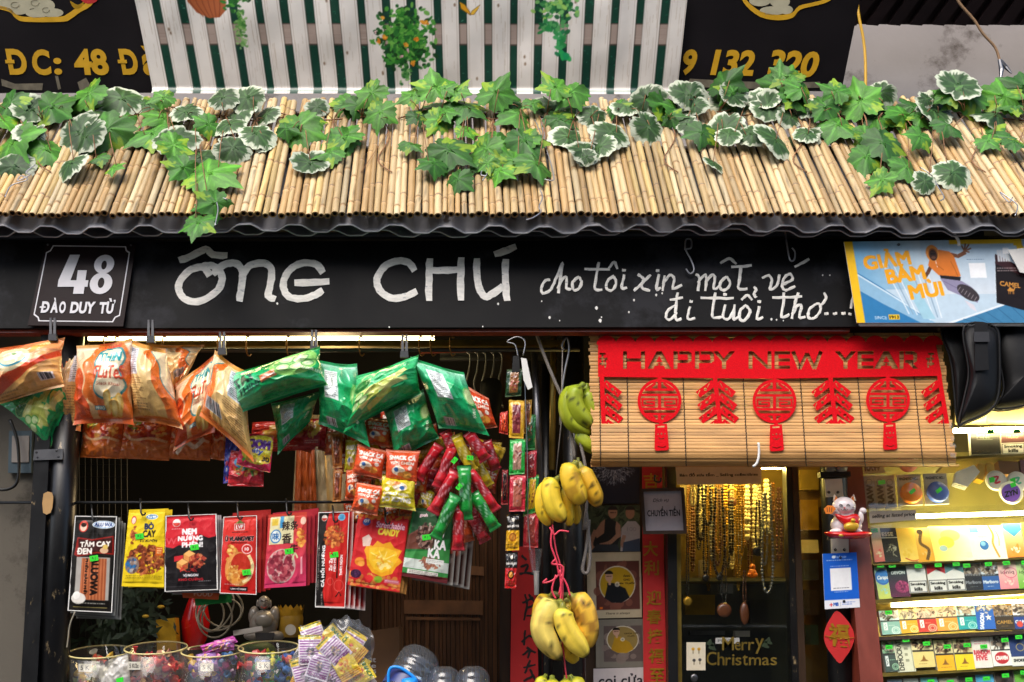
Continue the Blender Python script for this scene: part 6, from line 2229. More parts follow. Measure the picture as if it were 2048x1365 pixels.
for i, (P_, r, Y, tone, br) in enumerate((([(1420, 870), (1365, 920), (1350, 1000), (1372, 1080)], 44, 2.96, 'c09024', .7), ([(1500, 880), (1508, 970), (1530, 1060), (1560, 1150)], 50, 2.97, 'cfa22a', .2),
                                          ([(1478, 1100), (1500, 1180), (1530, 1215), (1560, 1243)], 42, 2.96, 'd8ae2c', 0), ([(1515, 872), (1590, 930), (1622, 1050), (1612, 1182)], 66, 2.92, 'dba838', .55),
                                          ([(1475, 910), (1395, 965), (1372, 1080), (1470, 1240)], 68, 2.91, 'e0c464', .15), ([(1478, 920), (1482, 1010), (1530, 1110), (1622, 1222)], 62, 2.90, 'e6c648', .1))):
    banana(zz(Z2, P_), r * KB, Y, bunch, tone, i + 10, brown=br)
MB().tube([W(*p_, 2.94) for p_ in zz(Z2, [(1410, 860), (1470, 880), (1520, 870)])], [.005, .009, .005], 8).mk('stalk', M['stalk'], bunch, True)
bunch = thing('banana_bunch', 'yellow green banana bunch whose stems just enter the lower edge of the view', 'bananas', W(1128, 1440, 2.94), 'banana bunches')
for i, (P_, r) in enumerate((([(1385, 1325), (1360, 1380), (1350, 1480), (1380, 1600)], 44), ([(1420, 1330), (1420, 1400), (1410, 1500), (1440, 1610)], 50), ([(1500, 1330), (1500, 1400), (1510, 1500), (1530, 1600)], 50), ([(1520, 1328), (1570, 1390), (1590, 1480), (1580, 1590)], 46))):
    banana(zz(Z2, P_), r * KB, 2.94 - .01 * (i % 2), bunch, 'd8b830', i + 20, green=.25)
bunch = thing('banana_bunch', 'unripe green banana bunch half hidden by the bamboo blind', 'bananas', W(1155, 898, 3.02), 'banana bunches')
for i, (P_, r) in enumerate((([(1440, 965), (1452, 1060), (1480, 1130), (1520, 1200)], 60), ([(1385, 1215), (1420, 1280), (1470, 1320), (1530, 1345)], 44), ([(1430, 960), (1335, 1040), (1350, 1170), (1480, 1260)], 48), ([(1425, 958), (1370, 1030), (1400, 1130), (1480, 1210)], 52))):
    banana(zc(Z5, P_), r * .36, 3.03 - .012 * i, bunch, 'b8b028', i + 30, green=.45)
tag(MB().tube([W(x, y, 2.93) for x, y in smooth_path([(1105, 1050), (1112, 1100), (1120, 1130), (1126, 1180), (1122, 1250), (1130, 1330), (1138, 1400)], 4)], .0022, 6).mk('string', M['string'], None, True), 'pink plastic string tying the banana bunches', 'string')
t = thing('string_knot', 'knotted pink plastic ribbon above the big banana bunch', 'ribbon', W(1120, 1190, 2.92))
for P_ in ([(1100, 1055), (1108, 1070), (1120, 1062), (1138, 1064)], [(1104, 1060), (1102, 1090), (1112, 1120), (1118, 1150)], [(1118, 1150), (1104, 1162), (1086, 1166), (1094, 1158)], [(1112, 1118), (1104, 1128), (1124, 1132), (1126, 1150), (1118, 1190)],
           [(1122, 1150), (1134, 1170), (1140, 1192)], [(1112, 1150), (1104, 1180), (1112, 1198)], [(1120, 1140), (1122, 1180), (1120, 1214)]):
    MB().tube([W(x, y, 2.91) for x, y in smooth_path(P_, 5)], .0026, 6).mk('ribbon', M['string'], t, True)

# ---------------------------------------------------------------- counter things
AX = np.array([0, -.19, .98])      # jars tip a little towards the street
wht = mat('white_label', 'c9c3b4', .7)
for i, (cx, cy, rx, lab, hexs, txt) in enumerate(((200, 1304, 60, 'leftmost clear jar with a bag of pale sweets', ['c8c0a8', 'a8442c', '8a9a5c', 'd8b040'], '5 K'),
                                                  (312, 1296, 59, 'second clear jar filled with red ribbon sweets', ['b8242c', 'c83a38', 'c8a078', 'a87860', 'd85048'], '5 K/2c'),
                                                  (425, 1302, 59, 'third clear jar with purple and pink wrappers on top', ['7a4ca8', 'c04890', 'd8b044', '5c8ac0', 'a868b8'], '5 K'),
                                                  (537, 1295, 58, 'fourth clear jar with blue, green and yellow sweets', ['2c5cb8', '2c8a4c', 'c8c030', 'c03838', '3c78c8'], '5 K'))):
    Y = 3.08
    base = W(cx, cy, Y) - AX * .26
    r = rx * Y / FPX * .99
    t = thing('sweet_jar', lab, 'jar', base, 'clear sweet jars on the counter')
    MB().lathe(base, AX, [(.001, 0), (r, .001), (r, .26), (r * .965, .26), (r * .965, .01)], 40).mk('jar_body', M['acrylic'], t, True)
    ring = []
    u_ = np.cross(AX, [1, 0, 0])
    u_ /= np.linalg.norm(u_)
    for k in range(40):
        a = 2 * math.pi * k / 40
        ring.append(base + AX * .26 + (np.array([1, 0, 0]) * math.cos(a) + u_ * math.sin(a)) * r)
    MB().tube(ring, .0022, 6, closed=True).mk('rim', M['rim'], t, True)
    fx = base + AX * .20 + np.array([-.02 if i != 3 else 0.01, 0, 0])
    lp = PY((fx - np.array([0, 1, 0]) * (r + .002))[1])
    lx, ly = {0: (170, 1336), 1: (268, 1332), 2: (414, 1335), 3: (527, 1332)}[i]
    lb = MB().slab([(lx - 13, ly - 8), (lx + 13, ly - 8), (lx + 13, ly + 8), (lx - 13, ly + 8)], lp, .001).mk('label', wht, t)
    lettering('label_print', txt, (lx - 9, ly - 4.5, lx + 9, ly + 4.5), lp, M['inkblack'], lb, bold=.01, th=.0003, off=.0004)
    q = random.Random(i + 3)
    mats_ = [mat('sweet_wrapper', h_, .3, coat=.4, spec=.6) for h_ in hexs]
    for k in range(34):
        a, d = q.uniform(0, 6.28), math.sqrt(q.random()) * (r - .016)
        hh = .15 + .095 * (k / 34)
        c = base + AX * hh + np.array([math.cos(a) * d, math.sin(a) * d, 0])
        v = np.array([q.uniform(-1, 1), q.uniform(-.5, .5), q.uniform(-.6, .6)])
        v /= np.linalg.norm(v)
        mb = MB()
        L_, w_ = q.uniform(.018, .03), q.uniform(.007, .013)
        mb.lathe(c - v * L_, v, [(w_ * .9, 0), (w_ * .8, .002), (w_ * .25, L_ * .5), (w_, L_ * .75), (w_ * 1.05, L_ * 1.25), (w_ * .25, L_ * 1.5), (w_ * .8, 2 * L_ - .002), (w_ * .9, 2 * L_)], 9)
        tag(mb.mk('wrapped_sweet', mats_[k % len(mats_)], None, False), 'wrapped sweet inside the ' + lab.split(' with ')[0].replace(' filled', ''), 'sweet', 'wrapped sweets in the ' + lab.split(' clear')[0] + ' jar')
# wrappers heaped on the third jar and a zip bag in the first
for i, (q_, c0, lab) in enumerate((([(400, 1292), (466, 1272), (476, 1284), (410, 1312)], 'b8489a', 'pink purple sweet wrapper lying across the third jar'),
                                   ([(428, 1282), (470, 1274), (468, 1300), (430, 1306)], 'c86ab0', 'shiny pink wrapper on top of the third jar'),
                                   ([(392, 1310), (430, 1298), (438, 1340), (396, 1350)], 'a87ab8', 'lilac wrapper with yellow print leaning in the third jar'),
                                   ([(192, 1330), (256, 1306), (262, 1380), (206, 1390)], 'b8b4ac', 'pale zip bag standing in the leftmost jar'))):
    c = Cv(60, 40, c0, .9)
    c.food(30, 20, 26, 16, [c0, 'd8b040', 'e8c8d8', '5c6ac0'] if i < 3 else [c0, 'c8c4bc', 'a8a49c'], 40, .25, i)
    tag(sheet('wrapper', q_, PY(3.03), c, M['foil'], bulge=.01, wr=.008, seed=i), lab, 'wrapper')
tag(MB().slab([(232, 1358), (246, 1354), (247, 1364), (233, 1368)], PY(3.0), .001).mk('price_tag', M['tag']), 'green price tag at the bottom of the leftmost jar', 'price tag')

# clear bag of printed packets
t = thing('packet_bag', 'clear plastic bag full of purple striped and yellow snack packets', 'bag', W(665, 1420, 3.02))
q = random.Random(8)
for k in range(22):
    x, y = q.uniform(600, 715), q.uniform(1275, 1385)
    if k < 8:
        x, y = [(668, 1300), (690, 1330), (640, 1330), (620, 1300), (700, 1300), (660, 1355), (610, 1350), (716, 1350)][k]
    a = q.uniform(-60, 60)
    w_, h_ = 23, 30
    P_ = [(x + math.cos(R(a)) * u_ - math.sin(R(a)) * v_, y + math.sin(R(a)) * u_ + math.cos(R(a)) * v_) for u_, v_ in ((-w_, -h_), (w_, -h_), (w_, h_), (-w_, h_))]
    c = Cv(46, 60, ['e4d8e0', 'e0c43c', 'd8d0dc'][k % 3], .95)
    if k % 3 != 1:
        for j in range(9):
            c.rect(3, 12 + j * 5, 43, 14.4 + j * 5, '8a4a90')
        c.rect(0, 0, 46, 9, 'e0c030')
        c.lines(4, 2, 42, 8, 1, '2c5c2c', .9, k)
        c.food(24, 34, 9, 12, ['5a5460', '3c3844', 'c8a888', '9a8894'], 26, .35, k)
        c.text('SNACK', 24, 53, 7, '8a3c80', 34, bold=.04)
    else:
        c.food(22, 30, 14, 16, ['d88030', 'e8b848', 'c83c2c', 'f0dc88'], 30, .3, k)
        c.text('SNACK', 24, 9, 7, '2c6a3c', 34, bold=.04)
        for j in range(4):
            c.rect(0, 46 + j * 4, 46, 47.5 + j * 4, 'c85a28')
    sheet('packet', P_, PY(3.06 - .0025 * (22 - k if k < 8 else k * .3)), c, M['foil'], t, bulge=.006, wr=.003, seed=k)
nx, ny = 40, 34
V = []
for b in range(ny):
    for a in range(nx):
        u, v = a / (nx - 1), b / (ny - 1)
        x = 575 + (760 - 575) * (.5 + (u - .5) * (1.0 - .25 * (1 - v))) + 8 * math.sin(v * 9)
        y = 1240 + (12 * math.sin(u * 7) + 9 * abs(math.sin(u * 17 + 1))) * (1 - v) + v * 170
        h = .03 * math.sin(math.pi * u) + .012 * vnoise(np.array([u * 7.0]), np.array([v * 7.0]), 3)[0] + .007 * abs(vnoise(np.array([u * 16.0]), np.array([v * 15.0]), 4)[0])
        V.append(PY(3.02).at(x, y, h))
mk('clear_film', V, [(b * nx + a, b * nx + a + 1, (b + 1) * nx + a + 1, (b + 1) * nx + a) for b in range(ny - 1) for a in range(nx - 1)], M['plastic'], t, True)

# carton with pale lettering
t = thing('cardboard_box', 'brown cardboard box behind the packet bag with pale letters', 'box', W(770, 1500, 3.25))
MB().slab([(742, 1262), (798, 1254), (800, 1500), (742, 1500)], PY(3.22), .12).mk('carton', M['cardboard'], t)
for k, s_ in enumerate(('cut', 'cle', 'ters')):
    lettering('carton_print', s_, (724 + 4, 1316 + k * 11, 750 + 2, 1325 + k * 11), PY(3.215), M['white'], t, bold=.01, th=.0003)

# water bottles


def bottle(c, ax, r, L_, lab, Y=0, band=True):
    ax = np.array(ax, float)
    ax /= np.linalg.norm(ax)
    t = thing('water_bottle', lab, 'bottle', c, 'large water bottles')
    prof = [(.001, -.004), (r * .5, -.008), (r * .78, 0), (r * .95, .012), (r, .03)]
    h = .03
    while h < L_ * .78:
        prof += [(r, h), (r * .94, h + .006), (r, h + .012)]
        h += .022
    prof += [(r * .98, L_ * .8), (r * .6, L_ * .92), (r * .3, L_ * .95), (r * .3, L_)]
    MB().lathe(c, ax, prof, 32).mk('bottle_body', M['bottle'], t, True)
    MB().lathe(c, ax, [(r * .34, L_ - .012), (r * .34, L_ + .012), (.001, L_ + .013)], 20).mk('cap', M['bluep'], t, True)
    if band:
        MB().lathe(c, ax, [(r * 1.012, .085), (r * 1.012, .12)], 32).mk('label', mat('blue_label', '1c2c6a', .35, var=.3, vs=40, dirt='c8d0e0', ds=30, dthr=.62), t, True)
    return t


d_ = W(800, 1385, 2.96) - W(848, 1300, 3.02)
b1 = bottle(W(846, 1310, 3.04), d_, .055, .26, 'large clear water bottle lying tilted with blue label and handle')
MB().tube([W(x, y, 2.95) for x, y in smooth_path([(778, 1380), (777, 1350), (783, 1336), (800, 1336), (822, 1350), (832, 1362), (834, 1380)], 5)], .004, 8).mk('handle', M['bluep'], b1, True)
MB().lathe(W(818, 1372, 2.95), (0, -.3, 1), [(.02, 0), (.02, .012), (.017, .018), (.001, .02)], 20).mk('cap_ring', M['bluep'], b1, True)
bottle(W(888, 1342, 3.0), (0, .1, -1), .043, .3, 'clear water bottle standing upside down, middle of the three', band=True)
bottle(W(946, 1341, 3.02), (0, .1, -1), .043, .3, 'clear water bottle end, rightmost of the three', band=True)

# dim shelf behind the jars: plant, statue, jar, coil
tag(MB().slab([(120, 1300), (745, 1300), (760, 1312), (110, 1312)], PY(3.5), .25).mk('rear_shelf', M['darkwood']), 'dim wooden shelf behind the sweet jars', 'shelf')
t = thing('potted_plant', 'dim leafy plant with a few yellow petals behind the sweet jars', 'plant', W(250, 1310, 3.45))
mb = MB()
q = random.Random(2)
for k in range(360):
    x, y = q.gauss(250, 42), q.uniform(1170, 1300)
    Y = q.uniform(3.35, 3.55)
    c = W(x, y, Y)
    a, l_ = q.uniform(0, 6.28), q.uniform(.012, .028)
    v = np.array([math.cos(a), q.uniform(-.5, .5), math.sin(a)]) * l_
    n_ = np.array([-math.sin(a), q.uniform(-.5, .5), math.cos(a)]) * l_ * .3
    mb.add([c - v, c + n_, c + v, c - n_], [(0, 1, 2, 3)])
stuff(mb.mk('leaves', M['foliage'], t))
mb = MB()
for k in range(9):
    mb.tube([W(250 + k * 3 - 12, 1305, 3.45), W(250 + (k - 4) * 10, 1240, 3.44), W(250 + (k - 4) * 20, 1180, 3.42)], .002, 5)
stuff(mb.mk('stems', M['foliage'], t))
for x, y in ((322, 1214), (170, 1231), (291, 1233)):
    MB().ball(W(x, y, 3.33), .008, 8, (1.3, .6, .6)).mk('petal', M['yflower'], t, True)
t = thing('vase', 'dark red vase beside the plant', 'vase', W(388, 1300, 3.48))
MB().lathe(W(388, 1300, 3.48), (0, 0, 1), [(.02, 0), (.035, .03), (.042, .08), (.03, .13), (.022, .15), (.026, .16)], 24).mk('vase_body', M['redglaze'], t, True)
t = thing('gold_box', 'dull gold packet standing between the plant and the red vase', 'box', W(335, 1305, 3.4))
MB().slab([(312, 1240), (350, 1236), (354, 1300), (314, 1302)], PY(3.4), .04).mk('box_body', M['goldglaze'], t)
for k, (cx, cy, rx, ry, ro) in enumerate(((430, 1236, 34, 40, 10), (440, 1230, 44, 30, -20), (436, 1222, 26, 46, 30), (420, 1228, 28, 34, 0), (446, 1216, 40, 38, 15))):
    if k == 0:
        t = thing('wire_coil', 'loose coil of pale wire behind the jars', 'wire coil', W(435, 1275, 3.3))
    P_ = ellpts(cx, cy, rx, ry, 28, rot=ro)
    MB().tube([W(x, y, 3.28 + .01 * k + .006 * math.sin(i_)) for i_, (x, y) in enumerate(P_)], .0026, 6, closed=True).mk('loop', M['wire_white'], t, True)
t = thing('buddha_statue', 'white porcelain laughing monk statue on the dim shelf', 'statue', W(528, 1290, 3.42))
C_ = lambda x, y, Y=3.4: W(x, y, Y)
pxm = 3.4 / FPX
mb = MB()
mb.ball(C_(528, 1206), 12 * pxm, 18, (1, 1, 1.15))
mb.ball(C_(528, 1248), 27 * pxm, 20, (1.05, .8, 1.0))
mb.ball(C_(528, 1240, 3.375), 17 * pxm, 16, (1.1, .7, .9))
mb.ball(C_(508, 1232), 11 * pxm, 12, (1, 1, 1.7))
mb.ball(C_(549, 1232), 11 * pxm, 12, (1, 1, 1.7))
mb.ball(C_(510, 1272), 17 * pxm, 14, (1.3, 1.2, .6))
mb.ball(C_(548, 1272), 17 * pxm, 14, (1.3, 1.2, .6))
for s_ in (-1, 1):
    mb.ball(C_(528 + s_ * 13, 1208), 4 * pxm, 8, (.6, .8, 2))
mb.ball(C_(528, 1208, 3.38), 2.4 * pxm, 8)
body = mb.mk('body', M['ceramic2'], t, True)
for s_ in (-1, 1):
    MB().brush([(528 + s_ * 8, 1203), (528 + s_ * 5, 1201), (528 + s_ * 2, 1203)], 1.2, PY(3.381), .001, .0005).mk('eye', M['inkblack'], t)
MB().brush([(522, 1214), (528, 1217), (534, 1214)], 1.3, PY(3.379), .001, .0005).mk('mouth', M['redglaze'], t)
MB().slab([(510, 1266), (548, 1266), (544, 1290), (514, 1290)], PY(3.36), .01).mk('plinth', M['darkmetal'], t)
t = thing('crown_jar', 'yellow jar with a crown shaped lid beside the porcelain statue', 'jar', W(581, 1292, 3.42))
yj = mat('dull_yellow_jar', 'a88428', .4)
MB().lathe(W(581, 1275, 3.42), (0, 0, 1), [(.03, 0), (.034, .004), (.034, .055), (.031, .065)], 26).mk('jar_body', yj, t, True)
V, F = [], []
for k in range(28):
    a = 2 * math.pi * k / 28
    c = W(581, 1232, 3.42)
    V += [c + np.array([math.cos(a) * .034, math.sin(a) * .034, 0]), c + np.array([math.cos(a) * .037, math.sin(a) * .037, .032 if k % 4 == 0 else (.014 if k % 4 == 2 else .022)])]
F = [(2 * k, 2 * ((k + 1) % 28), 2 * ((k + 1) % 28) + 1, 2 * k + 1) for k in range(28)]
mk('crown', np.array(V), F, M['goldglaze'], t)
MB().slab(ellpts(581, 1260, 11, 11, 20), PY(3.37), .001).mk('emblem', wht, t)
tag(MB().ball(W(512, 1302, 3.3), .05, 22, (1.1, 1, .55)).mk('pomelo', mat('green_rind', '3c5a1c', .6, bump=.4, bs=80), None, True), 'green fruit top just above the fourth jar', 'fruit')
tag(MB().slab([(466, 1262), (524, 1252), (525, 1262), (467, 1272)], PY(3.3), .003).mk('paper_strip', M['white']), 'white paper strip in front of the porcelain statue', 'paper')
tag(MB().tube([W(x, y, 2.985) for x, y in smooth_path([(150, 1224), (140, 1250), (136, 1280), (134, 1296)], 4)], .002, 6).mk('cord_end', M['wire_white'], None, True), 'pale cord hanging below the black spicy stick pack', 'cord')
mb = MB()
for k in range(9):
    mb.tube([W(158 + k * 12, 900, 3.55), W(160 + k * 12, 1290, 3.55)], .0014, 4)
for k in range(16):
    mb.tube([W(156, 905 + k * 25, 3.55), W(256, 905 + k * 25, 3.55)], .0014, 4)
tag(stuff(mb.mk('wire_grid', M['blackhook'])), 'dark wire grid panel on the left inside the shop', 'grid')

# ================================================================ RIGHT HALF
Z3 = (1100, 880)


def z3(pts):
    return [(1100 + x * .3553, 880 + y * .3553) for x, y in pts]


# ---------------------------------------------------------------- bamboo blind
P_bl = Plane(3.0, lean=3.7, py0=790)
prof = [(640, 0), (790, .001), (820, .004), (845, .011), (866, .020), (886, .029), (902, .033), (914, .031), (924, .022), (930, .008), (933, -.010), (930, -.028)]
py_ = np.array([p_[0] for p_ in prof], float)
of_ = np.array([p_[1] for p_ in prof])


def bl(x, y):
    """point on the front of the blind, y measured down its face"""
    s_ = (y - 640)
    ys = np.array([0.0])
    return P_bl.at(x, np.interp(y, arc, py_), np.interp(y, arc, of_))


dl = [0.0]
for k in range(1, len(prof)):
    a, b = P_bl.at(1500, prof[k - 1][0], prof[k - 1][1]), P_bl.at(1500, prof[k][0], prof[k][1])
    dl.append(dl[-1] + np.linalg.norm(b - a))
dl = np.array(dl)
arc = 640 + dl / dl[1] * 150.0
t = thing('bamboo_blind', 'rolled up bamboo slat blind hanging behind the red new year banner', 'blind', P_bl.at(1540, 933))
s_ = 642.0
i = 0
while s_ < arc[-1]:
    h_ = rnd.uniform(5.6, 6.4)
    xl = 1178 + (s_ - 640) * .016 + rnd.uniform(-2, 2)
    xr = 1879 + (s_ - 640) * .118 + rnd.uniform(-3, 3)
    a, m_, b = (lambda X: (bl(X, s_), bl(X, s_ + h_ / 2), bl(X, s_ + h_)))(xl), None, None
    N = 9
    V = []
    for k in range(N):
        X = xl + (xr - xl) * k / (N - 1)
        j_ = .35 * math.sin(k * 1.3 + i * 2.1)
        a, m_, b = bl(X, s_ + j_), bl(X, s_ + h_ / 2 + j_), bl(X, s_ + h_ + j_)
        nn = np.cross(b - a, np.array([1.0, 0, 0]))
        nn /= np.linalg.norm(nn)
        if nn[1] > 0:
            nn = -nn
        if s_ > arc[-2]:
            pass
        V += [a - nn * .0018, a, m_ + nn * .0006, b, b - nn * .0018]
    F = [(5 * k + j, 5 * k + 5 + j, 5 * k + 5 + (j + 1) % 5, 5 * k + (j + 1) % 5) for k in range(N - 1) for j in range(5)]
    F += [(0, 1, 2, 3, 4), tuple(5 * (N - 1) + j for j in (4, 3, 2, 1, 0))]
    mk('slat', np.array(V), F, M['slat'], t)
    s_ += h_ + .9
    i += 1
for x0 in (1198, 1252, 1362, 1480, 1592, 1705, 1816, 1864):
    pts = []
    k = 0
    s_ = 641
    while s_ < arc[-1]:
        X = x0 + (s_ - 640) * (x0 - 1130) / 750 * .11 + (.8 if k % 2 else -.8)
        q = bl(X, s_)
        pts.append(q + np.array([0, -.0022, 0]))
        s_ += 3.4
        k += 1
    MB().tube(pts, .0011, 5).mk('string', M['blackhook'], t)
for k, (ya, yb, w_) in enumerate(((844, 858, 6), (886, 896, 12), (905, 916, 10), (872, 882, 7))):
    MB().slab([(1898 + k, ya), (1898 + k + w_, ya + 2), (1900 + k + w_, yb), (1899 + k, yb - 2)], P_bl, .001, .036).mk('tape', M['plastic'], t)
tag(MB().tube([P_bl.at(x, y, .045) for x, y in smooth_path([(1517, 886), (1518, 908), (1514, 926), (1506, 934)], 4)], .0032, 8).mk('blind_clip', M['white'], None, True), 'white plastic hook under the roll of the bamboo blind', 'hook')

# ---------------------------------------------------------------- red felt banner with cut out letters
fl = thing('new_year_banner', 'red felt banner with HAPPY NEW YEAR cut out on the bamboo blind', 'banner', P_bl.at(1540, 900, .03))
ops = [(1, [(1196, 690), (1196, 754), (1540, 758), (1884, 752), (1872, 690)])]
for k in range(18):
    cx = 1213 + k * 38.4
    ops.append((1, ellpts(cx, 690, 20, 18.5, 20, 180, 360)))


def bar(x0, y0, x1, y1, w_):
    a, b = np.array([x0, y0], float), np.array([x1, y1], float)
    d = (b - a) / np.linalg.norm(b - a)
    n_ = np.array([-d[1], d[0]]) * w_ / 2
    return [tuple(a + n_), tuple(b + n_), tuple(b - n_), tuple(a - n_)]


T_, B_ = 703.0, 738.0


def L(ch, x0, x1):
    w_ = 7.6
    h_ = 6.4
    m = (x0 + x1) / 2
    y = (T_ + B_) / 2
    o = []
    if ch == 'H':
        o = [(-1, bar(x0 + 4, T_, x0 + 4, B_, w_)), (-1, bar(x1 - 4, T_, x1 - 4, B_, w_)), (-1, bar(x0 + 4, y, x1 - 4, y, h_))]
    if ch == 'A':
        o = [(-1, [(m - 5, T_), (m + 5, T_), (x1, B_), (x0, B_)]), (1, [(m - 1.6, y + 6), (m + 1.6, y + 6), (m + 1.6, B_ + 1), (m - 1.6, B_ + 1)]), (1, [(m, T_ + 9), (m + 6.5, y + 4), (m - 6.5, y + 4)]),
             (1, [(m - 9.5, B_ - 6), (m + 9.5, B_ - 6), (m + 12.5, B_ + 1), (m - 12.5, B_ + 1)])]
    if ch == 'P' or ch == 'R':
        o = [(-1, [(x0, T_), (x1 - 6, T_), (x1, T_ + 4), (x1, y + 2), (x1 - 6, y + 6), (x0, y + 6)]), (-1, bar(x0 + 4, T_, x0 + 4, B_, w_)), (1, [(x0 + 8.6, T_ - 1), (x0 + 11.5, T_ - 1), (x0 + 11.5, T_ + 6.5), (x1 - 8, T_ + 6.5), (x1 - 6.8, y - 1), (x1 - 9, y), (x0 + 8.6, y)])]
        if ch == 'R':
            o += [(-1, [(m - 2, y + 5), (m + 8, y + 5), (x1 + 2, B_), (x1 - 7, B_)]), (1, [(x0 + 8.6, y), (x0 + 11.5, y), (x0 + 11.5, B_ + 1), (x0 + 8.6, B_ + 1)])]
    if ch == 'Y':
        o = [(-1, [(x0, T_), (x0 + 10, T_), (m + 4, y + 3), (m + 4, B_), (m - 4, B_), (m - 4, y + 3)]), (-1, [(x1, T_), (x1 - 10, T_), (m - 4, y + 1), (m + 4, y + 3)])]
    if ch == 'N':
        o = [(-1, bar(x0 + 4, T_, x0 + 4, B_, w_)), (-1, bar(x1 - 4, T_, x1 - 4, B_, w_)), (-1, [(x0, T_), (x0 + 9, T_), (x1, B_), (x1 - 9, B_)])]
    if ch == 'E':
        o = [(-1, bar(x0 + 4, T_, x0 + 4, B_, w_))] + [(-1, bar(x0 + 2, yy, x1, yy, h_)) for yy in (T_ + 3.2, y, B_ - 3.2)]
    if ch == 'W':
        q1, q3 = x0 + (x1 - x0) * .27, x0 + (x1 - x0) * .73
        o = [(-1, bar(x0 + 4, T_, q1, B_, 7.6)), (-1, bar(q1, B_, m, T_ + 4, 7)), (-1, bar(m, T_ + 4, q3, B_, 7)), (-1, bar(q3, B_, x1 - 4, T_, 7.6))]
    return o


for ch, a, b in (('H', 1246, 1290), ('A', 1295, 1342), ('P', 1347, 1383), ('P', 1390, 1428), ('Y', 1426, 1470), ('N', 1497, 1543), ('E', 1549, 1580), ('W', 1582, 1646), ('Y', 1670, 1712), ('E', 1715, 1747), ('A', 1748, 1797), ('R', 1799, 1834)):
    ops += L(ch, a, b)
for x0, sg in ((1199, 1), (1868, -1)):
    for k, (a, b, c_, d) in enumerate(((0, 706, 12, 710), (0, 716, 16, 720), (4, 706, 8, 732), (0, 726, 14, 730), (10, 720, 13, 736))):
        ops.append((-1, [(x0 + sg * a, b), (x0 + sg * c_, b), (x0 + sg * c_, d), (x0 + sg * a, d)]))
cutout('header', ops, P_bl, .0022, M['felt'], fl, off=.008)
for cx, cy in ((1319, 802), (1549, 803), (1776, 800)):
    r = 44
    o = [(1, ellpts(cx, cy, r, r, 40)), (-1, ellpts(cx, cy, r - 6.2, r - 6.2, 40))]

    def rb(x0, y0, x1, y1):
        o.append((1, [(cx + x0 * r, cy + y0 * r), (cx + x1 * r, cy + y0 * r), (cx + x1 * r, cy + y1 * r), (cx + x0 * r, cy + y1 * r)]))
    rb(-.66, -.56, .66, -.45)
    rb(-.92, -.32, .92, -.21)
    rb(-.92, .31, .92, .42)
    rb(-.66, .55, .66, .66)
    rb(-.08, -.9, .08, -.56)
    rb(-.08, .6, .08, .92)
    rb(-.07, -.32, .07, .32)
    for s_ in (-1, 1):
        o.append((1, [(cx + s_ * .62 * r, cy - .56 * r), (cx + s_ * .2 * r, cy - .86 * r), (cx + s_ * .16 * r, cy - .76 * r), (cx + s_ * .44 * r, cy - .50 * r)]))
        o.append((1, [(cx + s_ * .62 * r, cy + .60 * r), (cx + s_ * .2 * r, cy + .88 * r), (cx + s_ * .16 * r, cy + .78 * r), (cx + s_ * .44 * r, cy + .56 * r)]))
        for a, b, c_, d in ((.2, -.12, .82, -.03), (.73, -.12, .82, .24), (.2, .17, .82, .26), (.2, .02, .29, .26), (.2, .02, .6, .10)):
            rb(*(sorted((s_ * a, s_ * c_))[:1] + [b] + sorted((s_ * a, s_ * c_))[1:] + [d]))
    o.append((1, [(cx - 4, 752), (cx + 4, 752), (cx + 4, cy - r + 2), (cx - 4, cy - r + 2)]))
    cutout('lantern_cutout', o, P_bl, .0022, M['felt'], fl, off=.013)
    tx = cx + 3
    ty = cy + r
    o = [(1, [(tx - 4, ty - 3), (tx + 4, ty - 3), (tx + 4, ty + 4), (tx - 4, ty + 4)]), (1, smooth_path([(tx - 12, ty + 3), (tx + 12, ty + 2), (tx + 16, ty + 52), (tx + 12, ty + 55), (tx - 10, ty + 56), (tx - 13, ty + 52)], 1, True)),
         (-1, [(tx - 7, ty + 7), (tx + 7, ty + 6), (tx + 7, ty + 9), (tx - 7, ty + 10)]), (-1, ellpts(tx + 1, ty + 22, 2, 2, 10)), (-1, ellpts(tx - 6, ty + 23, 1.4, 1.4, 8)), (-1, ellpts(tx + 8, ty + 22, 1.4, 1.4, 8)),
         (-1, [(tx - 5, ty + 29), (tx + 1, ty + 32), (tx + 7, ty + 29), (tx + 7, ty + 31), (tx + 1, ty + 34), (tx - 5, ty + 31)]), (-1, [(tx - 7, ty + 46), (tx + 2, ty + 49), (tx + 10, ty + 46), (tx + 10, ty + 48), (tx + 2, ty + 51), (tx - 7, ty + 48)])]
    cutout('tag_cutout', o, P_bl, .0022, M['felt'], fl, off=.036)
for x0, x1, sides in ((1203, 1208, (1,)), (1429, 1442, (-1, 1)), (1660, 1673, (-1, 1)), (1878, 1897, (-1,))):
    o = [(1, [(x0 - 4, 752), (x0 + 5, 752), (x1 + 4.5, 866), (x1 - 4.5, 866)])]
    for k in range(4):
        y = 776 + k * 26
        xc = x0 + (x1 - x0) * (y - 752) / 114
        for s_ in sides:
            a = bar(xc + s_ * 4, y - 10, xc + s_ * 36, y + 14, 14.5)
            o.append((1, a))
            o.append((-1, ellpts(xc + s_ * 21, y + 3, 3.2, 3.2, 12)))
            o.append((-1, bar(xc + s_ * 29 - 3, y + 5, xc + s_ * 29 + s_ * 4 - 3, y + 14, 1.8)))
            o.append((-1, bar(xc + s_ * 11 - 2, y - 9, xc + s_ * 11 + s_ * 4 - 2, y - 1, 1.6)))
    cutout('firecracker_cutout', o, P_bl, .0022, M['felt'], fl, off=.0105)

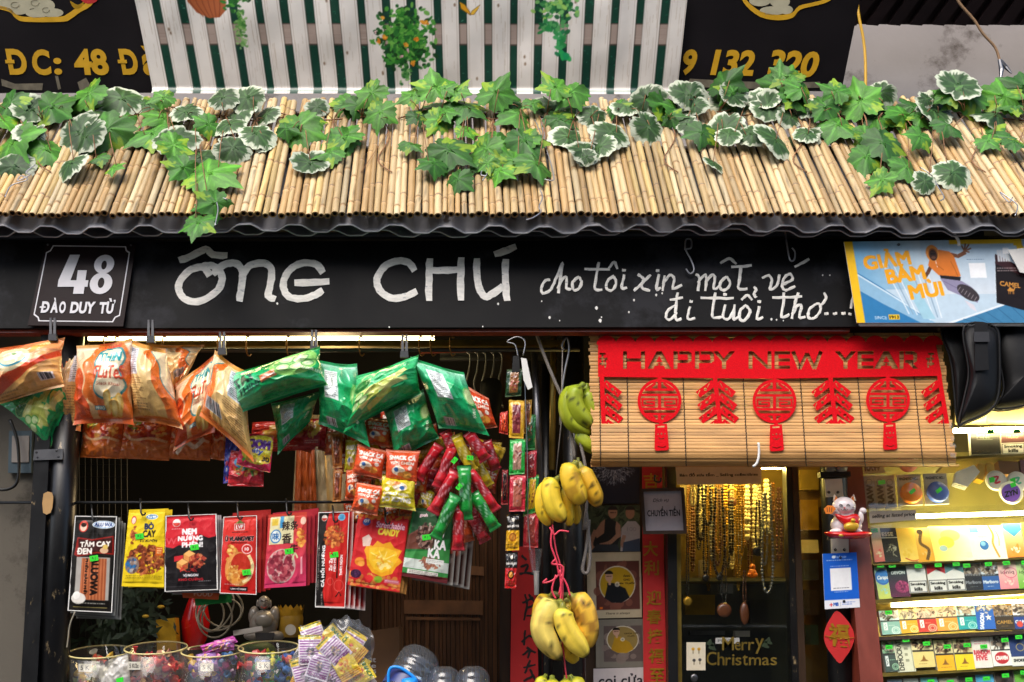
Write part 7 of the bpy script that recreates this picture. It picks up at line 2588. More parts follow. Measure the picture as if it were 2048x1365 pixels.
# ---------------------------------------------------------------- wall with posters
tag(MB().slab([(1166, 925), (1346, 925), (1350, 1560), (1166, 1560)], PY(3.32), .03).mk('poster_wall', M['darkwood']), 'dark wooden wall strip carrying the posters and the red couplet', 'wall')
P_p = PY(3.30)
c = Cv(102, 78, '161a2c', .95)
rr = random.Random(9)
for k in range(420):
    a, d = rr.uniform(.1, 3.04), rr.uniform(.15, 1)
    x, y = 50 + math.cos(a) * 40 * d, -2 + math.sin(a) * 40 * d
    q = rr.uniform(3, 8)
    b_ = a + rr.uniform(-.9, .9)
    c.line([(x, y), (x + math.cos(b_) * q, y + math.sin(b_) * q)], rr.uniform(.5, .9), rr.choice(['9a9ea8', 'c8ccd4', '6a7080']), .8)
c.ell(50, 4, 18, 7, '161a2c', .9)
tag(sheet('poster', (1177, 930, 1279, 1008), P_p, c, M['card'], th=.004, off=.002), 'dark blue poster with a white scribbled beard', 'poster')
c = Cv(105, 92, '38402e', .95)
c.food(52, 20, 56, 26, ['2c3a24', '46523a', '1c2618', '50583c'], 160, .2, 3)
# two men sitting, leaning forward
c.poly([(12, 92), (16, 54), (28, 34), (44, 26), (60, 34), (68, 56), (60, 80), (52, 92)], '1c1c1e')
c.poly([(28, 34), (36, 28), (34, 56), (20, 66), (14, 56)], 'a87c64')
c.poly([(58, 32), (66, 40), (68, 62), (58, 68), (56, 46)], 'a07660')
c.line([(18, 50), (8, 78), (20, 92)], 9, 'a87c64', 1, True)
c.line([(64, 56), (46, 74), (26, 80)], 8, 'a87c64', 1, True)
c.ell(51, 15, 9, 12, 'a87a60')
c.poly(ellpts(51, 10, 10, 8, 14, 180, 360), '1a1412')
c.lines(46, 14, 57, 19, 1, '3c241c', .8)
c.poly([(66, 92), (68, 46), (80, 32), (96, 32), (106, 44), (106, 92)], 'a8a0a0')
c.ell(85, 16, 9, 12, '9c7058')
c.poly(ellpts(85, 10, 10, 8, 14, 180, 360), '241a16')
c.line([(74, 60), (70, 80), (86, 86)], 7, 'a07660', 1, True)
c.poly([(72, 74), (104, 66), (106, 92), (70, 92)], '3c465a')
c.text('100', 88, 48, 8, '8a8488', 18)
c.poly([(8, 92), (20, 78), (60, 78), (66, 92)], '2c3038')
tag(sheet('poster', (1174, 1011, 1280, 1103), P_p, c, M['card'], th=.004, off=.002), 'poster photograph of two men sitting outdoors', 'poster')


def disc_poster(cx, cy, lab, q, fc, man, txt):
    c = Cv(108, 128, fc[0], .95)
    c.rect(8, 4, 108, 128, fc[1], .3)
    c.rect(18, 18, 104, 112, fc[2])
    c.food(60, 66, 44, 50, [fc[2], fc[3]], 60, .3, 4)
    c.ell(cx, cy, 36, 36, 'c8c0b0')
    c.ell(cx, cy, 34, 34, fc[4])
    x, y = man
    c.poly([(cx - 26, cy + 26), (cx - 20, cy + 4), (x - 4, y + 12), (x + 8, y + 12), (cx + 16, cy + 8), (cx + 24, cy + 26), (cx + 8, cy + 36), (cx - 12, cy + 35)], fc[5])
    c.ell(x, y, 7.5, 10, 'b89078')
    c.poly(ellpts(x, y - 5, 8.5, 7, 14, 180, 360), '17120e')
    c.lines(x - 5, y - 2, x + 5, y + 2, 1, '4c3024', .8)
    c.poly([(x - 2, y + 9), (x + 4, y + 9), (x + 3, y + 16), (x - 1, y + 16)], 'b89078')
    c.ell(cx, cy, 5, 5, 'd0c8bc', .8)
    c.ell(cx, cy, 2.4, 2.4, '8a8478')
    for k, s_ in enumerate(u for u in txt if u):
        c.text(s_, cx + 19, cy - 16 + k * 7, 4.2, '4c3a14', min(30, 4.4 * len(s_)), bold=.02)
    return c


c = disc_poster(60, 63, '', None, ('b5a68a', 'c8bca4', '5c342c', '7a4a3c', 'b08c1c', '16181c'), (44, 48), ('ÔNG', 'CHÚ', 'ĐI TUỔI'))
c.rect(0, 112, 108, 128, 'b8a98c')
c.text('There is always', 60, 119, 5, '2c241c', 48, shear=.3)
c.rect(24, 106, 30, 110, 'd86a20')
t = sheet('poster', [(1173, 1106), (1281, 1104), (1284, 1235), (1176, 1238)], P_p, c, M['film'], th=.004, off=.002)
tag(t, 'disc cover poster with a man in black on a yellow disc', 'poster')
c = disc_poster(60, 54, '', None, ('7a7468', '6a645c', '5a4c48', '7c6c64', '8a7440', 'a8801c'), (46, 34), ('CHÚA TÔI', '', 'TUỔI'))
t = sheet('poster', [(1192, 1240), (1286, 1238), (1290, 1335), (1192, 1336)], P_p, c, M['film'], th=.004, off=.002)
tag(t, 'lower disc cover poster with a man in yellow on a greyish disc', 'poster')
c = Cv(105, 60, 'bdb2b0', .95)
c.text('coi cửa', 55, 24, 24, '17141c', 88, bold=.01)
tag(sheet('paper_sign', [(1187, 1338), (1291, 1335), (1292, 1395), (1187, 1398)], P_p, c, M['paper'], th=.003, off=.004), 'white handwritten paper sign at the bottom below the disc posters', 'sign')
t = thing('red_couplet', 'red paper couplet with gold characters left of the glass cabinet', 'couplet', W(1310, 1500, 3.29))
P_g = PY(3.285)
MB().slab([(1284, 926), (1324, 926), (1336, 1500), (1288, 1500)], P_g, .002).mk('paper', M['redpaper'], t)
for ch, cx, cy in (('吉', 1302, 962), ('大', 1301, 1098), ('利', 1303, 1136), ('迎', 1308, 1196), ('春', 1308, 1234), ('接', 1310, 1273), ('福', 1312, 1312), ('至', 1314, 1352)):
    lettering('gold_character', ch, (cx - 15, cy - 15, cx + 15, cy + 15), P_g, M['goldp'], t, bold=.02, th=.0006)

# framed note
t = thing('framed_note', 'dark wooden frame with a white handwritten money transfer note', 'frame', W(1328, 1070, 3.15))
P_n2 = PY(3.15)
A_ = [(1280, 978), (1368, 975), (1374, 1068), (1286, 1069)]
B2 = [(1287, 984), (1362, 982), (1367, 1061), (1292, 1062)]
cutout('frame_border', [(1, A_), (-1, B2)], P_n2, .008, M['darkwood'], t)
c = Cv(80, 80, 'aaa4aa', 1.1)
c.text('Dịch vụ', 36, 19, 9, '17171c', 34, shear=.3)
c.text('CHUYỂN TIỀN', 40, 41, 19, '17171c', 68, bold=.005)
sheet('note_paper', B2, P_n2, c, M['film'], t, th=.002, off=.001)
tag(MB().tube([W(x, y, 3.14) for x, y in smooth_path([(1310, 950), (1310, 962), (1320, 964), (1322, 956)], 4)], .0028, 6).mk('wall_hook', M['blackhook'], None, True), 'black wall hook above the framed note', 'hook')

# ---------------------------------------------------------------- glass cabinet with necklaces
cab = thing('display_cabinet', 'black framed glass cabinet glowing yellow with necklaces inside', 'cabinet', W(1460, 1500, 3.25))
P_c1 = PY(3.22)
MB().slab([(1334, 925), (1352, 925), (1358, 1560), (1338, 1560)], P_c1, .05).mk('frame_post', M['blackmetal'], cab)
MB().slab([(1572, 925), (1584, 925), (1606, 1560), (1590, 1560)], P_c1, .05).mk('frame_post', M['blackmetal'], cab)
MB().slab([(1352, 925), (1360, 925), (1366, 1560), (1358, 1560)], P_c1, .03, -.01).mk('inner_edge', M['brass'], cab)
MB().slab([(1330, 926), (1580, 926), (1580, 932), (1330, 932)], P_c1, .04, .002).mk('top_rail', M['blackmetal'], cab)
MB().slab([(1345, 928), (1592, 928), (1600, 1162), (1345, 1162)], PY(3.56), .01).mk('back_panel', M['goldwall'], cab)  # gold colour carries the yellow light on the upper back wall
MB().slab([(1345, 1162), (1600, 1162), (1620, 1560), (1345, 1560)], PY(3.56), .01).mk('lower_back_panel', mat('grey_reflection_panel', '3a4044', .4, var=.3, vs=6), cab)  # grey colour stands for reflections below the lit part
MB().slab([(1356, 1156), (1582, 1156), (1584, 1163), (1356, 1163)], PY(3.26), .22).mk('shelf', M['brass'], cab)
MB().slab([(1362, 1250), (1586, 1250), (1588, 1255), (1362, 1255)], PY(3.27), .2).mk('shelf', M['darkmetal'], cab)
MB().slab([(1354, 932), (1572, 932), (1590, 1560), (1358, 1560)], P_c1, .003, -.012).mk('glass_pane', M['glass'], cab)
MB().slab([(1378, 933), (1562, 933), (1562, 938), (1378, 938)], PY(3.30), .01).mk('lamp_strip', M['ledy'], cab)
MB().lathe(W(1388, 1356, 3.21), (0, -1, 0), [(.010, 0), (.010, .006), (.006, .007), (.001, .007)], 16).mk('lock', M['metal'], cab, True)
c = Cv(172, 36, 'b9a98c', 1.1)
c.text('Bán đồ sưu tầm _ Selling collectibles', 86, 17, 9, '1c1810', 156, bold=.006)
tag(sheet('paper_sign', [(1351, 934), (1523, 932), (1523, 968), (1354, 970)], PY(3.19), c, M['paper'], th=.001), 'paper strip reading Selling collectibles taped on the glass cabinet', 'sign')


def necklace(x0, x1, y0, y1, r, m_, lab, Y=3.3, n=None, pend=None, narrow=.3):
    """a beaded loop hanging from one peg"""
    t = thing('necklace', lab, 'necklace', W((x0 + x1) / 2, y1, Y))
    pts = []
    cx = (x0 + x1) / 2
    K = 60
    for i in range(K + 1):
        a = math.pi * i / K
        yy = y0 + (y1 - y0) * math.sin(a) ** .75
        xx = cx - (x1 - x0) / 2 * math.copysign(abs(math.cos(a)) ** 1.0, math.cos(a)) * (narrow + (1 - narrow) * math.sin(a))
        pts.append(W(xx, yy, Y + .004 * math.sin(i)))
    L_ = [0]
    for i in range(K):
        L_.append(L_[-1] + np.linalg.norm(pts[i + 1] - pts[i]))
    N = n or int(L_[-1] / (r * 2.1))
    mb = MB()
    P = np.array(pts)
    for k in range(N):
        s_ = L_[-1] * (k + .5) / N
        c = np.array([np.interp(s_, L_, P[:, d]) for d in range(3)])
        mb.ball(c, r * (1 + .2 * math.sin(k * 2.3)), 6)
    stuff(mb.mk('beads', M[m_], t, True))
    MB().tube(pts, r * .3, 4).mk('thread', M[m_], t)
    if pend:
        kind, pr, pm = pend
        if kind == 'disc':
            MB().lathe(W(cx, y1 + pr * .9, Y - .006), (0, -1, 0), [(pr * Y / FPX, 0), (pr * Y / FPX, .004), (pr * .5 * Y / FPX, .006), (.0005, .006)], 18).mk('pendant', M[pm], t, True)
        else:
            MB().ball(W(cx, y1 + pr, Y - .006), pr * .55 * Y / FPX, 12, (.8, .5, 1.9)).mk('pendant', M[pm], t, True)


for a in ((1378, 1392, 968, 1010, .0042, 'beadw', 'short pearl necklace at the far left of the cabinet', 3.28),
          (1390, 1412, 968, 1080, .0046, 'beadb', 'black bead necklace left of the short gold one', 3.27),
          (1396, 1410, 975, 1068, .0042, 'beadw', 'thin pearl necklace behind the black bead necklace', 3.33),
          (1404, 1428, 970, 1050, .0044, 'beadb', 'second black bead necklace from the left', 3.30),
          (1414, 1432, 975, 1040, .0042, 'beadg', 'small gold bead necklace near the centre left', 3.31),
          (1446, 1456, 968, 1092, .0042, 'beadg', 'slim gold bead necklace beside the dark double one', 3.33),
          (1458, 1468, 1000, 1110, .0044, 'beadb', 'dark narrow necklace behind the gold chain bundle', 3.35),
          (1489, 1500, 962, 1078, .0058, 'beadw', 'pearl necklace right of the gold chain bundle', 3.38),
          (1504, 1516, 962, 1098, .0056, 'beadw', 'long pearl necklace behind the silver loop', 3.40),
          (1526, 1540, 958, 1060, .0060, 'beadw', 'pearl necklace at the right inside the cabinet', 3.38),
          (1472, 1482, 965, 1180, .0034, 'beadg', 'long gold chain of the bundle, left strand', 3.28),
          (1478, 1490, 965, 1110, .0034, 'beadg', 'gold chain of the bundle, right strand', 3.29)):
    necklace(*a[:7], Y=a[7])
necklace(1418, 1458, 975, 1150, .0042, 'beadb', 'dark double necklace spreading down to a round pendant', 3.25, pend=('disc', 6, 'beadb'))
necklace(1424, 1446, 978, 1130, .0036, 'beadr', 'inner brown strand of the dark double necklace', 3.26)
necklace(1516, 1554, 985, 1186, .0046, 'silverb', 'long silver chain necklace with a wide lower loop', 3.24)
necklace(1520, 1538, 985, 1130, .0036, 'silverb', 'inner strand of the silver chain necklace', 3.25)
necklace(1404, 1418, 1040, 1150, .003, 'beadb', 'thin dark chain with ring in the middle left', 3.26, pend=('disc', 7, 'beadb'))
necklace(1371, 1379, 1068, 1195, .002, 'beadb', 'thin long chain at the left edge holding a gold knot', 3.25, pend=('disc', 9, 'beadg'))
necklace(1440, 1456, 1130, 1208, .0022, 'beadb', 'thin cord with a large brown disc pendant', 3.24, pend=('disc', 14, 'beadr'))
necklace(1484, 1494, 1140, 1206, .002, 'beadr', 'brown cord with a leaf shaped pendant', 3.24, pend=('leaf', 21, 'beadr'))
necklace(1508, 1524, 1000, 1094, .003, 'beadb', 'black cord with a round dark pendant beside the silver chain', 3.26, pend=('disc', 10, 'beadb'))
q = random.Random(4)
for k in range(20):
    x, w_ = 1372 + k * 9.4, q.uniform(8, 16)
    necklace(x, x + w_, q.uniform(955, 975), q.uniform(1040, 1215 if k % 4 == 0 else 1150), q.uniform(.003, .005), ['hazel', 'beadr', 'beadb', 'beadw', 'beadg', 'silverb'][k % 6], 'beaded strand hanging at the back among the other necklaces', 3.42 + .004 * (k % 5))
for o in [o for o in bpy.data.objects if o.get('label', '').startswith('beaded strand')]:
    o['group'] = 'beaded strands at the back of the cabinet'
for cx, cy, r, m_, lab in ((1505, 1142, 11, 'orangeglaze', 'small orange figurine on the cabinet shelf'), (1464, 1000, 16, 'beadg', 'gold bracelet ring hanging near the top of the cabinet')):
    t = thing('trinket', lab, 'trinket', W(cx, cy + r, 3.36))
    if r < 12:
        mb = MB().ball(W(cx, cy + 5, 3.36), .013, 14, (1, .8, 1.1)).ball(W(cx, cy - 8, 3.36), .009, 12, (1, .9, 1))
        mb.ball(W(cx - 7, cy + 8, 3.35), .006, 8).ball(W(cx + 7, cy + 8, 3.35), .006, 8)
        mb.mk('figurine', M[m_], t, True)
    else:
        MB().tube([W(x, y, 3.36) for x, y in ellpts(cx, cy, r, r + 6, 30)], .003, 8, closed=True).mk('ring', M[m_], t, True)
        MB().lathe(W(cx, cy + 4, 3.38), (0, -1, 0), [(.014, 0), (.014, .002), (.001, .003)], 20).mk('disc', M['beadr'], t, True)
for k, (x, y, w_, h_) in enumerate(((1420, 1110, 34, 40), (1470, 1120, 40, 32), (1535, 1126, 30, 28), (1400, 1120, 18, 34))):
    tag(MB().slab([(x, y), (x + w_, y), (x + w_, y + h_), (x, y + h_)], PY(3.46 + .02 * k), .03).mk('gift_box', [M['goldwall'], M['beadg'], M['goldwall'], M['clearbag']][k]), ('yellow lit gift box behind the dark necklaces', 'small gold box at the centre of the cabinet shelf', 'gold box under the silver chain', 'pale box at the left of the cabinet shelf')[k], 'box')
for k, (x, y, w_, h_) in enumerate(((1370, 1190, 60, 40), (1440, 1165, 26, 22), (1500, 1200, 60, 46), (1380, 1262, 70, 8), (1470, 1262, 30, 12))):
    tag(MB().slab([(x, y), (x + w_, y), (x + w_, y + h_), (x, y + h_)], PY(3.44), .03).mk('storage_box', [M['beadg'], M['white'], M['darkmetal'], M['metal'], M['white']][k]), ('gold knotted box on the lower cabinet shelf', 'white price card under the main shelf', 'dark box at the right of the lower shelf', 'grey tray behind the earring card', 'small white card above the Christmas lettering')[k], 'box')
c = Cv(40, 56, 'cfc4ac', 1)
for x, y in ((14, 14), (26, 14), (16, 36), (28, 35)):
    c.ell(x, y, 3.4, 3, 'c8982c' if y < 20 else '3c3c40')
    c.line([(x, y), (x, y + 9)], 1.2, '4c3c20')
tag(sheet('earring_card', (1373, 1285, 1411, 1341), PY(3.20), c, M['card'], th=.001), 'pale card with two pairs of earrings on the cabinet glass', 'card')
t = thing('christmas_letters', 'gold Merry Christmas lettering stuck on the cabinet glass', 'lettering', W(1484, 1340, 3.2))
P_m = PY(3.2)
xx = 1444
for ch, w_, h_ in (('M', 24, 27), ('e', 12, 17), ('r', 12, 17), ('r', 12, 17), ('y', 18, 24)):
    lettering('letter', ch, (xx, 1301 - h_, xx + w_, 1301 + (7 if ch == 'y' else 0)), P_m, M['brass'], t, bold=.008, th=.002)
    xx += w_ + 1.5
xx = 1413
for ch, w_, h_ in (('C', 20, 27), ('h', 14, 26), ('r', 11, 16), ('i', 5, 22), ('s', 12, 16), ('t', 11, 22), ('m', 24, 16), ('a', 15, 16), ('s', 13, 16)):
    lettering('letter', ch, (xx, 1331 - h_, xx + w_, 1331), P_m, M['brass'], t, bold=.008, th=.002)
    xx += w_ + 2
for x, y in ((1424, 1296), (1530, 1292), (1419, 1288), (1536, 1284)):
    MB().slab(smooth_path([(x - 8, y), (x - 3, y - 5), (x + 3, y - 10), (x + 5, y - 2), (x + 9, y + 5), (x, y + 4)], 2, True), P_m, .002, .001).mk('holly_leaf', M['foliage'], t)
c = Cv(48, 14, 'a8a8a4', 1)
c.text('PRICE', 22, 7, 6, '3c3c3c', 34)
tag(sheet('small_note', (1431, 1276, 1479, 1288), PY(3.23), c, M['card'], th=.001), 'small grey note behind the Christmas lettering', 'note')

# narrow glass bay right of the cabinet
bay = thing('glass_bay', 'narrow gold lit glass bay between the cabinet and the black post', 'cabinet', W(1615, 1500, 3.3))
MB().slab([(1584, 926), (1650, 926), (1680, 1560), (1604, 1560)], PY(3.5), .01).mk('back_panel', mat('gold_reflection_panel', '6a4c1c', .4, .2, var=.5, vs=9), bay)  # gold reflection put into the panel colour
MB().slab([(1584, 926), (1596, 926), (1620, 1560), (1606, 1560)], PY(3.215), .04).mk('bay_post', M['darkwood'], bay)
for k, (y, h_, m_) in enumerate(((940, 40, 'goldwall'), (1000, 60, 'beadg'), (1080, 26, 'clearbag'), (1120, 40, 'metal'), (1180, 50, 'darkwood'), (1250, 40, 'foliage'))):
    MB().slab([(1600 + k * 2, y), (1636, y), (1638, y + h_), (1602 + k * 2, y + h_)], PY(3.44), .03).mk('patch_box', M[m_], bay)  # boxes stand in for gold and white patches behind the glass
MB().slab([(1594, 930), (1640, 930), (1668, 1560), (1618, 1560)], PY(3.21), .003, -.01).mk('glass_pane', M['glass'], bay)

# ---------------------------------------------------------------- black post with plates, cat, card, diamond
tag(MB().tube([W(1664, 640, 3.16), W(1667, 960, 3.15), W(1694, 1560, 3.13)], .036, 28).mk('round_post', M['blackmetal'], None, True), 'scuffed black round post carrying the lucky cat and the blue card', 'post')
rust = mat('rusty_white_plate', 'b9b3a8', .6, var=.15, vs=20, dirt='6a4420', ds=26, dthr=.62)
P_q = PY(3.09)
for q, lab in (([(1649, 959), (1684, 957), (1687, 993), (1652, 995)], 'rust spotted white plate above the lucky cat'), ([(1662, 1078), (1697, 1077), (1698, 1108), (1663, 1108)], 'rust spotted white plate below the lucky cat')):
    t = thing('steel_plate', lab, 'plate', P_q.at(1670, q[2][1]))
    MB().slab(q, P_q, .004).mk('plate', rust, t)
    for dx in (-9, 9):
        MB().lathe(P_q.at((q[0][0] + q[1][0]) / 2 + dx, q[2][1] - 8), P_q.n, [(.004, 0), (.004, .002), (.001, .004)], 10).mk('screw', M['darkmetal'], t, True)
t = thing('post_bracket', 'black bracket on the post just under the blind', 'bracket', P_q.at(1670, 957))
MB().slab([(1640, 944), (1701, 943), (1702, 953), (1641, 955)], P_q, .03, .006).mk('bracket_plate', M['blackhook'], t)
for x in (1662, 1683):
    puff(smooth_path([(x - 9, 926), (x + 8, 926), (x + 11, 942), (x - 11, 943)], 3, True), P_q, .02, .006).mk('stone_foot', mat('stone_grey', '6c6660', .6), t, True)

cat = thing('lucky_cat', 'white porcelain beckoning cat with red bib on a red base', 'figurine', W(1694, 1079, 3.06))
Yc = 3.05
pc = Yc / FPX


def cb(x, y, r, sc=(1, 1, 1), dy=0.0, k=18):
    return (W(x, y, Yc + dy), r * pc, k, sc)


mb = MB()
for a in (cb(1693, 1046, 24, (1.22, .9, .85)), cb(1680, 1050, 19, (1, 1, .9)), cb(1706, 1052, 18, (1, .9, .8)), cb(1690, 1030, 17, (1.1, .9, .9)), cb(1688, 1013, 19.5, (1.2, 1, .98), -.006, 24),
          cb(1672, 1024, 8, (1.1, 1, 1.3), -.01), cb(1664, 1022, 9, (1, .8, .9), -.014), cb(1717, 1046, 7.5, (.8, .9, 1.5), -.008), cb(1722, 1034, 6.5, (.8, .9, 2.0), -.012), cb(1726, 1022, 7, (1, .8, .9), -.014),
          cb(1672, 1063, 9, (1.4, 1.2, .6), -.012), cb(1712, 1063, 9, (1.4, 1.2, .6), -.012)):
    mb.ball(*a)
for x, s_ in ((1673, -1), (1705, 1)):
    b = W(x, 1002, Yc - .002)
    mb.add([b + np.array(v) * 1.0 for v in ((-.010, .0, 0), (.010, 0, 0), (0, -.008, 0), (s_ * .005, 0, .018), (0, .008, 0))], [(0, 2, 3), (2, 1, 3), (1, 4, 3), (4, 0, 3), (0, 1, 2), (0, 4, 1)])
mb.mk('body', M['ceramic'], cat, True)
P_ct = PY(Yc - .030)
for x, s_ in ((1674, -1), (1704, 1)):
    MB().slab([(x - 5, 1003), (x + 5, 1003), (x + s_ * 2.5, 992)], PY(Yc - .012), .002).mk('inner_ear', M['orangeglaze'], cat)
fp = PY(Yc - .0315)
for s_ in (-1, 1):
    MB().brush([(1689 + s_ * 11, 1012), (1689 + s_ * 7.5, 1009), (1689 + s_ * 4, 1012)], 1.3, fp, .001, .001).mk('eye', M['inkblack'], cat)
    for k in range(2):
        MB().brush([(1689 + s_ * 14, 1016 + k * 4), (1689 + s_ * 20, 1015 + k * 5)], .7, PY(Yc - .026), .0006, .001).mk('whisker', M['inkblack'], cat)
MB().brush([(1682, 1019), (1686, 1021), (1689, 1018), (1692, 1021), (1696, 1019)], 1.1, fp, .001, .001).mk('mouth', M['inkblack'], cat)
MB().slab([(1687, 1015), (1691, 1015), (1689, 1017.5)], fp, .001, .0015).mk('nose', M['redglaze'], cat)
puff(smooth_path([(1670, 1028), (1690, 1032), (1712, 1028), (1720, 1038), (1714, 1056), (1700, 1061), (1688, 1052), (1676, 1040)], 3, True), PY(Yc - .026), .010).mk('bib', M['redglaze'], cat, True)
puff(smooth_path([(1690, 1048), (1704, 1044), (1718, 1050), (1712, 1062), (1698, 1063), (1688, 1058)], 3, True), PY(Yc - .036), .008).mk('gold_coin', M['goldglaze'], cat, True)
puff(ellpts(1706, 1041, 5, 4, 12), PY(Yc - .037), .005).mk('bell', M['goldglaze'], cat, True)
MB().slab([(1652, 1028), (1648, 1018), (1656, 1011), (1666, 1012), (1672, 1018), (1664, 1028)], PY(Yc - .036), .003).mk('fan', M['orangeglaze'], cat)
for k in range(3):
    MB().brush([(1655 + k * 4, 1024), (1654 + k * 5, 1015)], 1.1, PY(Yc - .036), .0006, .0006).mk('fan_mark', M['inkblack'], cat)
puff(smooth_path([(1652, 1064), (1696, 1062), (1740, 1064), (1743, 1070), (1730, 1077), (1690, 1079), (1660, 1075), (1650, 1068)], 2, True), PY(Yc - .01), .03).mk('base', M['redglaze'], cat, True)
puff(ellpts(1683, 1071, 7, 4, 12), PY(Yc - .034), .006).mk('base_coin', M['goldglaze'], cat, True)

c = Cv(74, 112, '1c5cc0', 1.1)
c.ell(24, 8, 4, 3, 'e8f0f8')
c.text('Thanh toán', 38, 8, 5, 'e8f0f8', 26)
c.lines(8, 14, 64, 17, 1, 'c8d8f0')
c.lines(16, 26, 56, 29, 1, 'c8d8f0', .8, 4)
c.rect(15, 31, 59, 76, 'e4e4e4')
c.lines(20, 70, 54, 74, 1, '6a6a70')
c.lines(22, 78, 52, 81, 1, 'c8d8f0', .8, 7)
c.rect(0, 94, 74, 112, 'dcdce0')
c.text('MB', 24, 103, 6, '1c4ca8', 10, bold=.06)
c.line([(14, 100), (14, 107)], 2, 'd02c30')
c.line([(10.5, 103.5), (17.5, 103.5)], 2, 'd02c30')
c.rect(33, 99, 33.6, 107, '8a8a90')
c.lines(37, 99, 66, 107, 2, '5c7ac0', .8, 3)
P_cd = PY(3.07)
t = sheet('payment_card', [(1645, 1108), (1713, 1105), (1720, 1215), (1650, 1219)], P_cd, c, M['film'], th=.003, side='c8d0e0')
tag(t, 'blue and white payment card with a blank white square screwed on the post', 'card')
for x, y in ((1681, 1116), (1688, 1203)):
    MB().lathe(P_cd.at(x, y), P_cd.n, [(.0035, 0), (.0035, .001), (.001, .0015)], 10).mk('screw', M['blackhook'], t)
t = thing('fortune_diamond', 'red leaf shaped fortune paper with a gold character on the black post', 'decoration', W(1679, 1326, 3.08))
P_fu = PY(3.075)
MB().slab(smooth_path([(1674, 1222), (1692, 1238), (1704, 1256), (1709, 1276), (1702, 1298), (1690, 1316), (1679, 1327), (1664, 1310), (1652, 1292), (1648, 1272), (1653, 1252), (1662, 1236)], 3, True), P_fu, .002).mk('paper', M['redpaper'], t)
lettering('gold_character', '福', [(1656, 1246), (1698, 1248), (1700, 1296), (1658, 1292)], P_fu, M['goldp'], t, bold=.03, th=.0006)
MB().tube([P_fu.at(1650, 1272, .002), P_fu.at(1680, 1279, .003), P_fu.at(1708, 1276, .002)], .0008, 4).mk('fold_line', M['goldp'], t)

# ---------------------------------------------------------------- cigarette case
P_k = Plane(3.12, lean=12, py0=1150, x0=1900)
case = thing('cigarette_case', 'red-brown wooden display case lit by strip lights at the right edge', 'display case', P_k.at(1900, 1500))
MB().slab([(1684, 905), (1722, 905), (1770, 1400), (1785, 1560), (1738, 1560), (1721, 1365)], P_k, .12, .03).mk('side_frame', M['redwood'], case)
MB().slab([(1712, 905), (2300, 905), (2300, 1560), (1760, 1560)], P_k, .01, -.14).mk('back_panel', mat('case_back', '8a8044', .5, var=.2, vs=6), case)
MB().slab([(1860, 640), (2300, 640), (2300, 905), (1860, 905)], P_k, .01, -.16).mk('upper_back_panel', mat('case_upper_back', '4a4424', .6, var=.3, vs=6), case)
for (xl, yl, yr, th_, m_) in ((1738, 1020, 1010, 2, 'glass'), (1746, 1128, 1117, 3, 'brass'), (1751, 1200, 1178, 8, 'brass'), (1758, 1274, 1262, 7, 'darkwood'), (1764, 1346, 1330, 8, 'brass'), (1900, 914, 908, 5, 'brass')):
    MB().slab([(xl, yl), (2200, yr - 8), (2200, yr + th_ - 8), (xl + 1, yl + th_)], P_k, .12, .004).mk('shelf', M[m_], case)
for (xl, yl, xr, yr, th_) in ((1832, 1029, 2200, 1018, 6), (1785, 1207, 2200, 1195, 6), (1908, 857, 2200, 850, 7)):
    MB().slab([(xl, yl), (xr, yr), (xr, yr + th_), (xl, yl + th_)], P_k, .01, -.02 if yl > 1100 else 0.0).mk('light_strip', M['ledc'], case)
for k, (a, b, c_, d) in enumerate(((1908, 800, 1980, 850), (1966, 796, 2100, 850))):
    tag(puff([(a, b), (c_, b - 2), (c_ - 3, d), (a + 2, d)], P_k, .02, -.06).mk('plastic_wrap', M['clearbag'], None, True), ('milky plastic wrapped goods under the black bags, left', 'milky plastic wrapped goods under the black bags, right')[k], 'plastic bag')

GT = '35d82c'


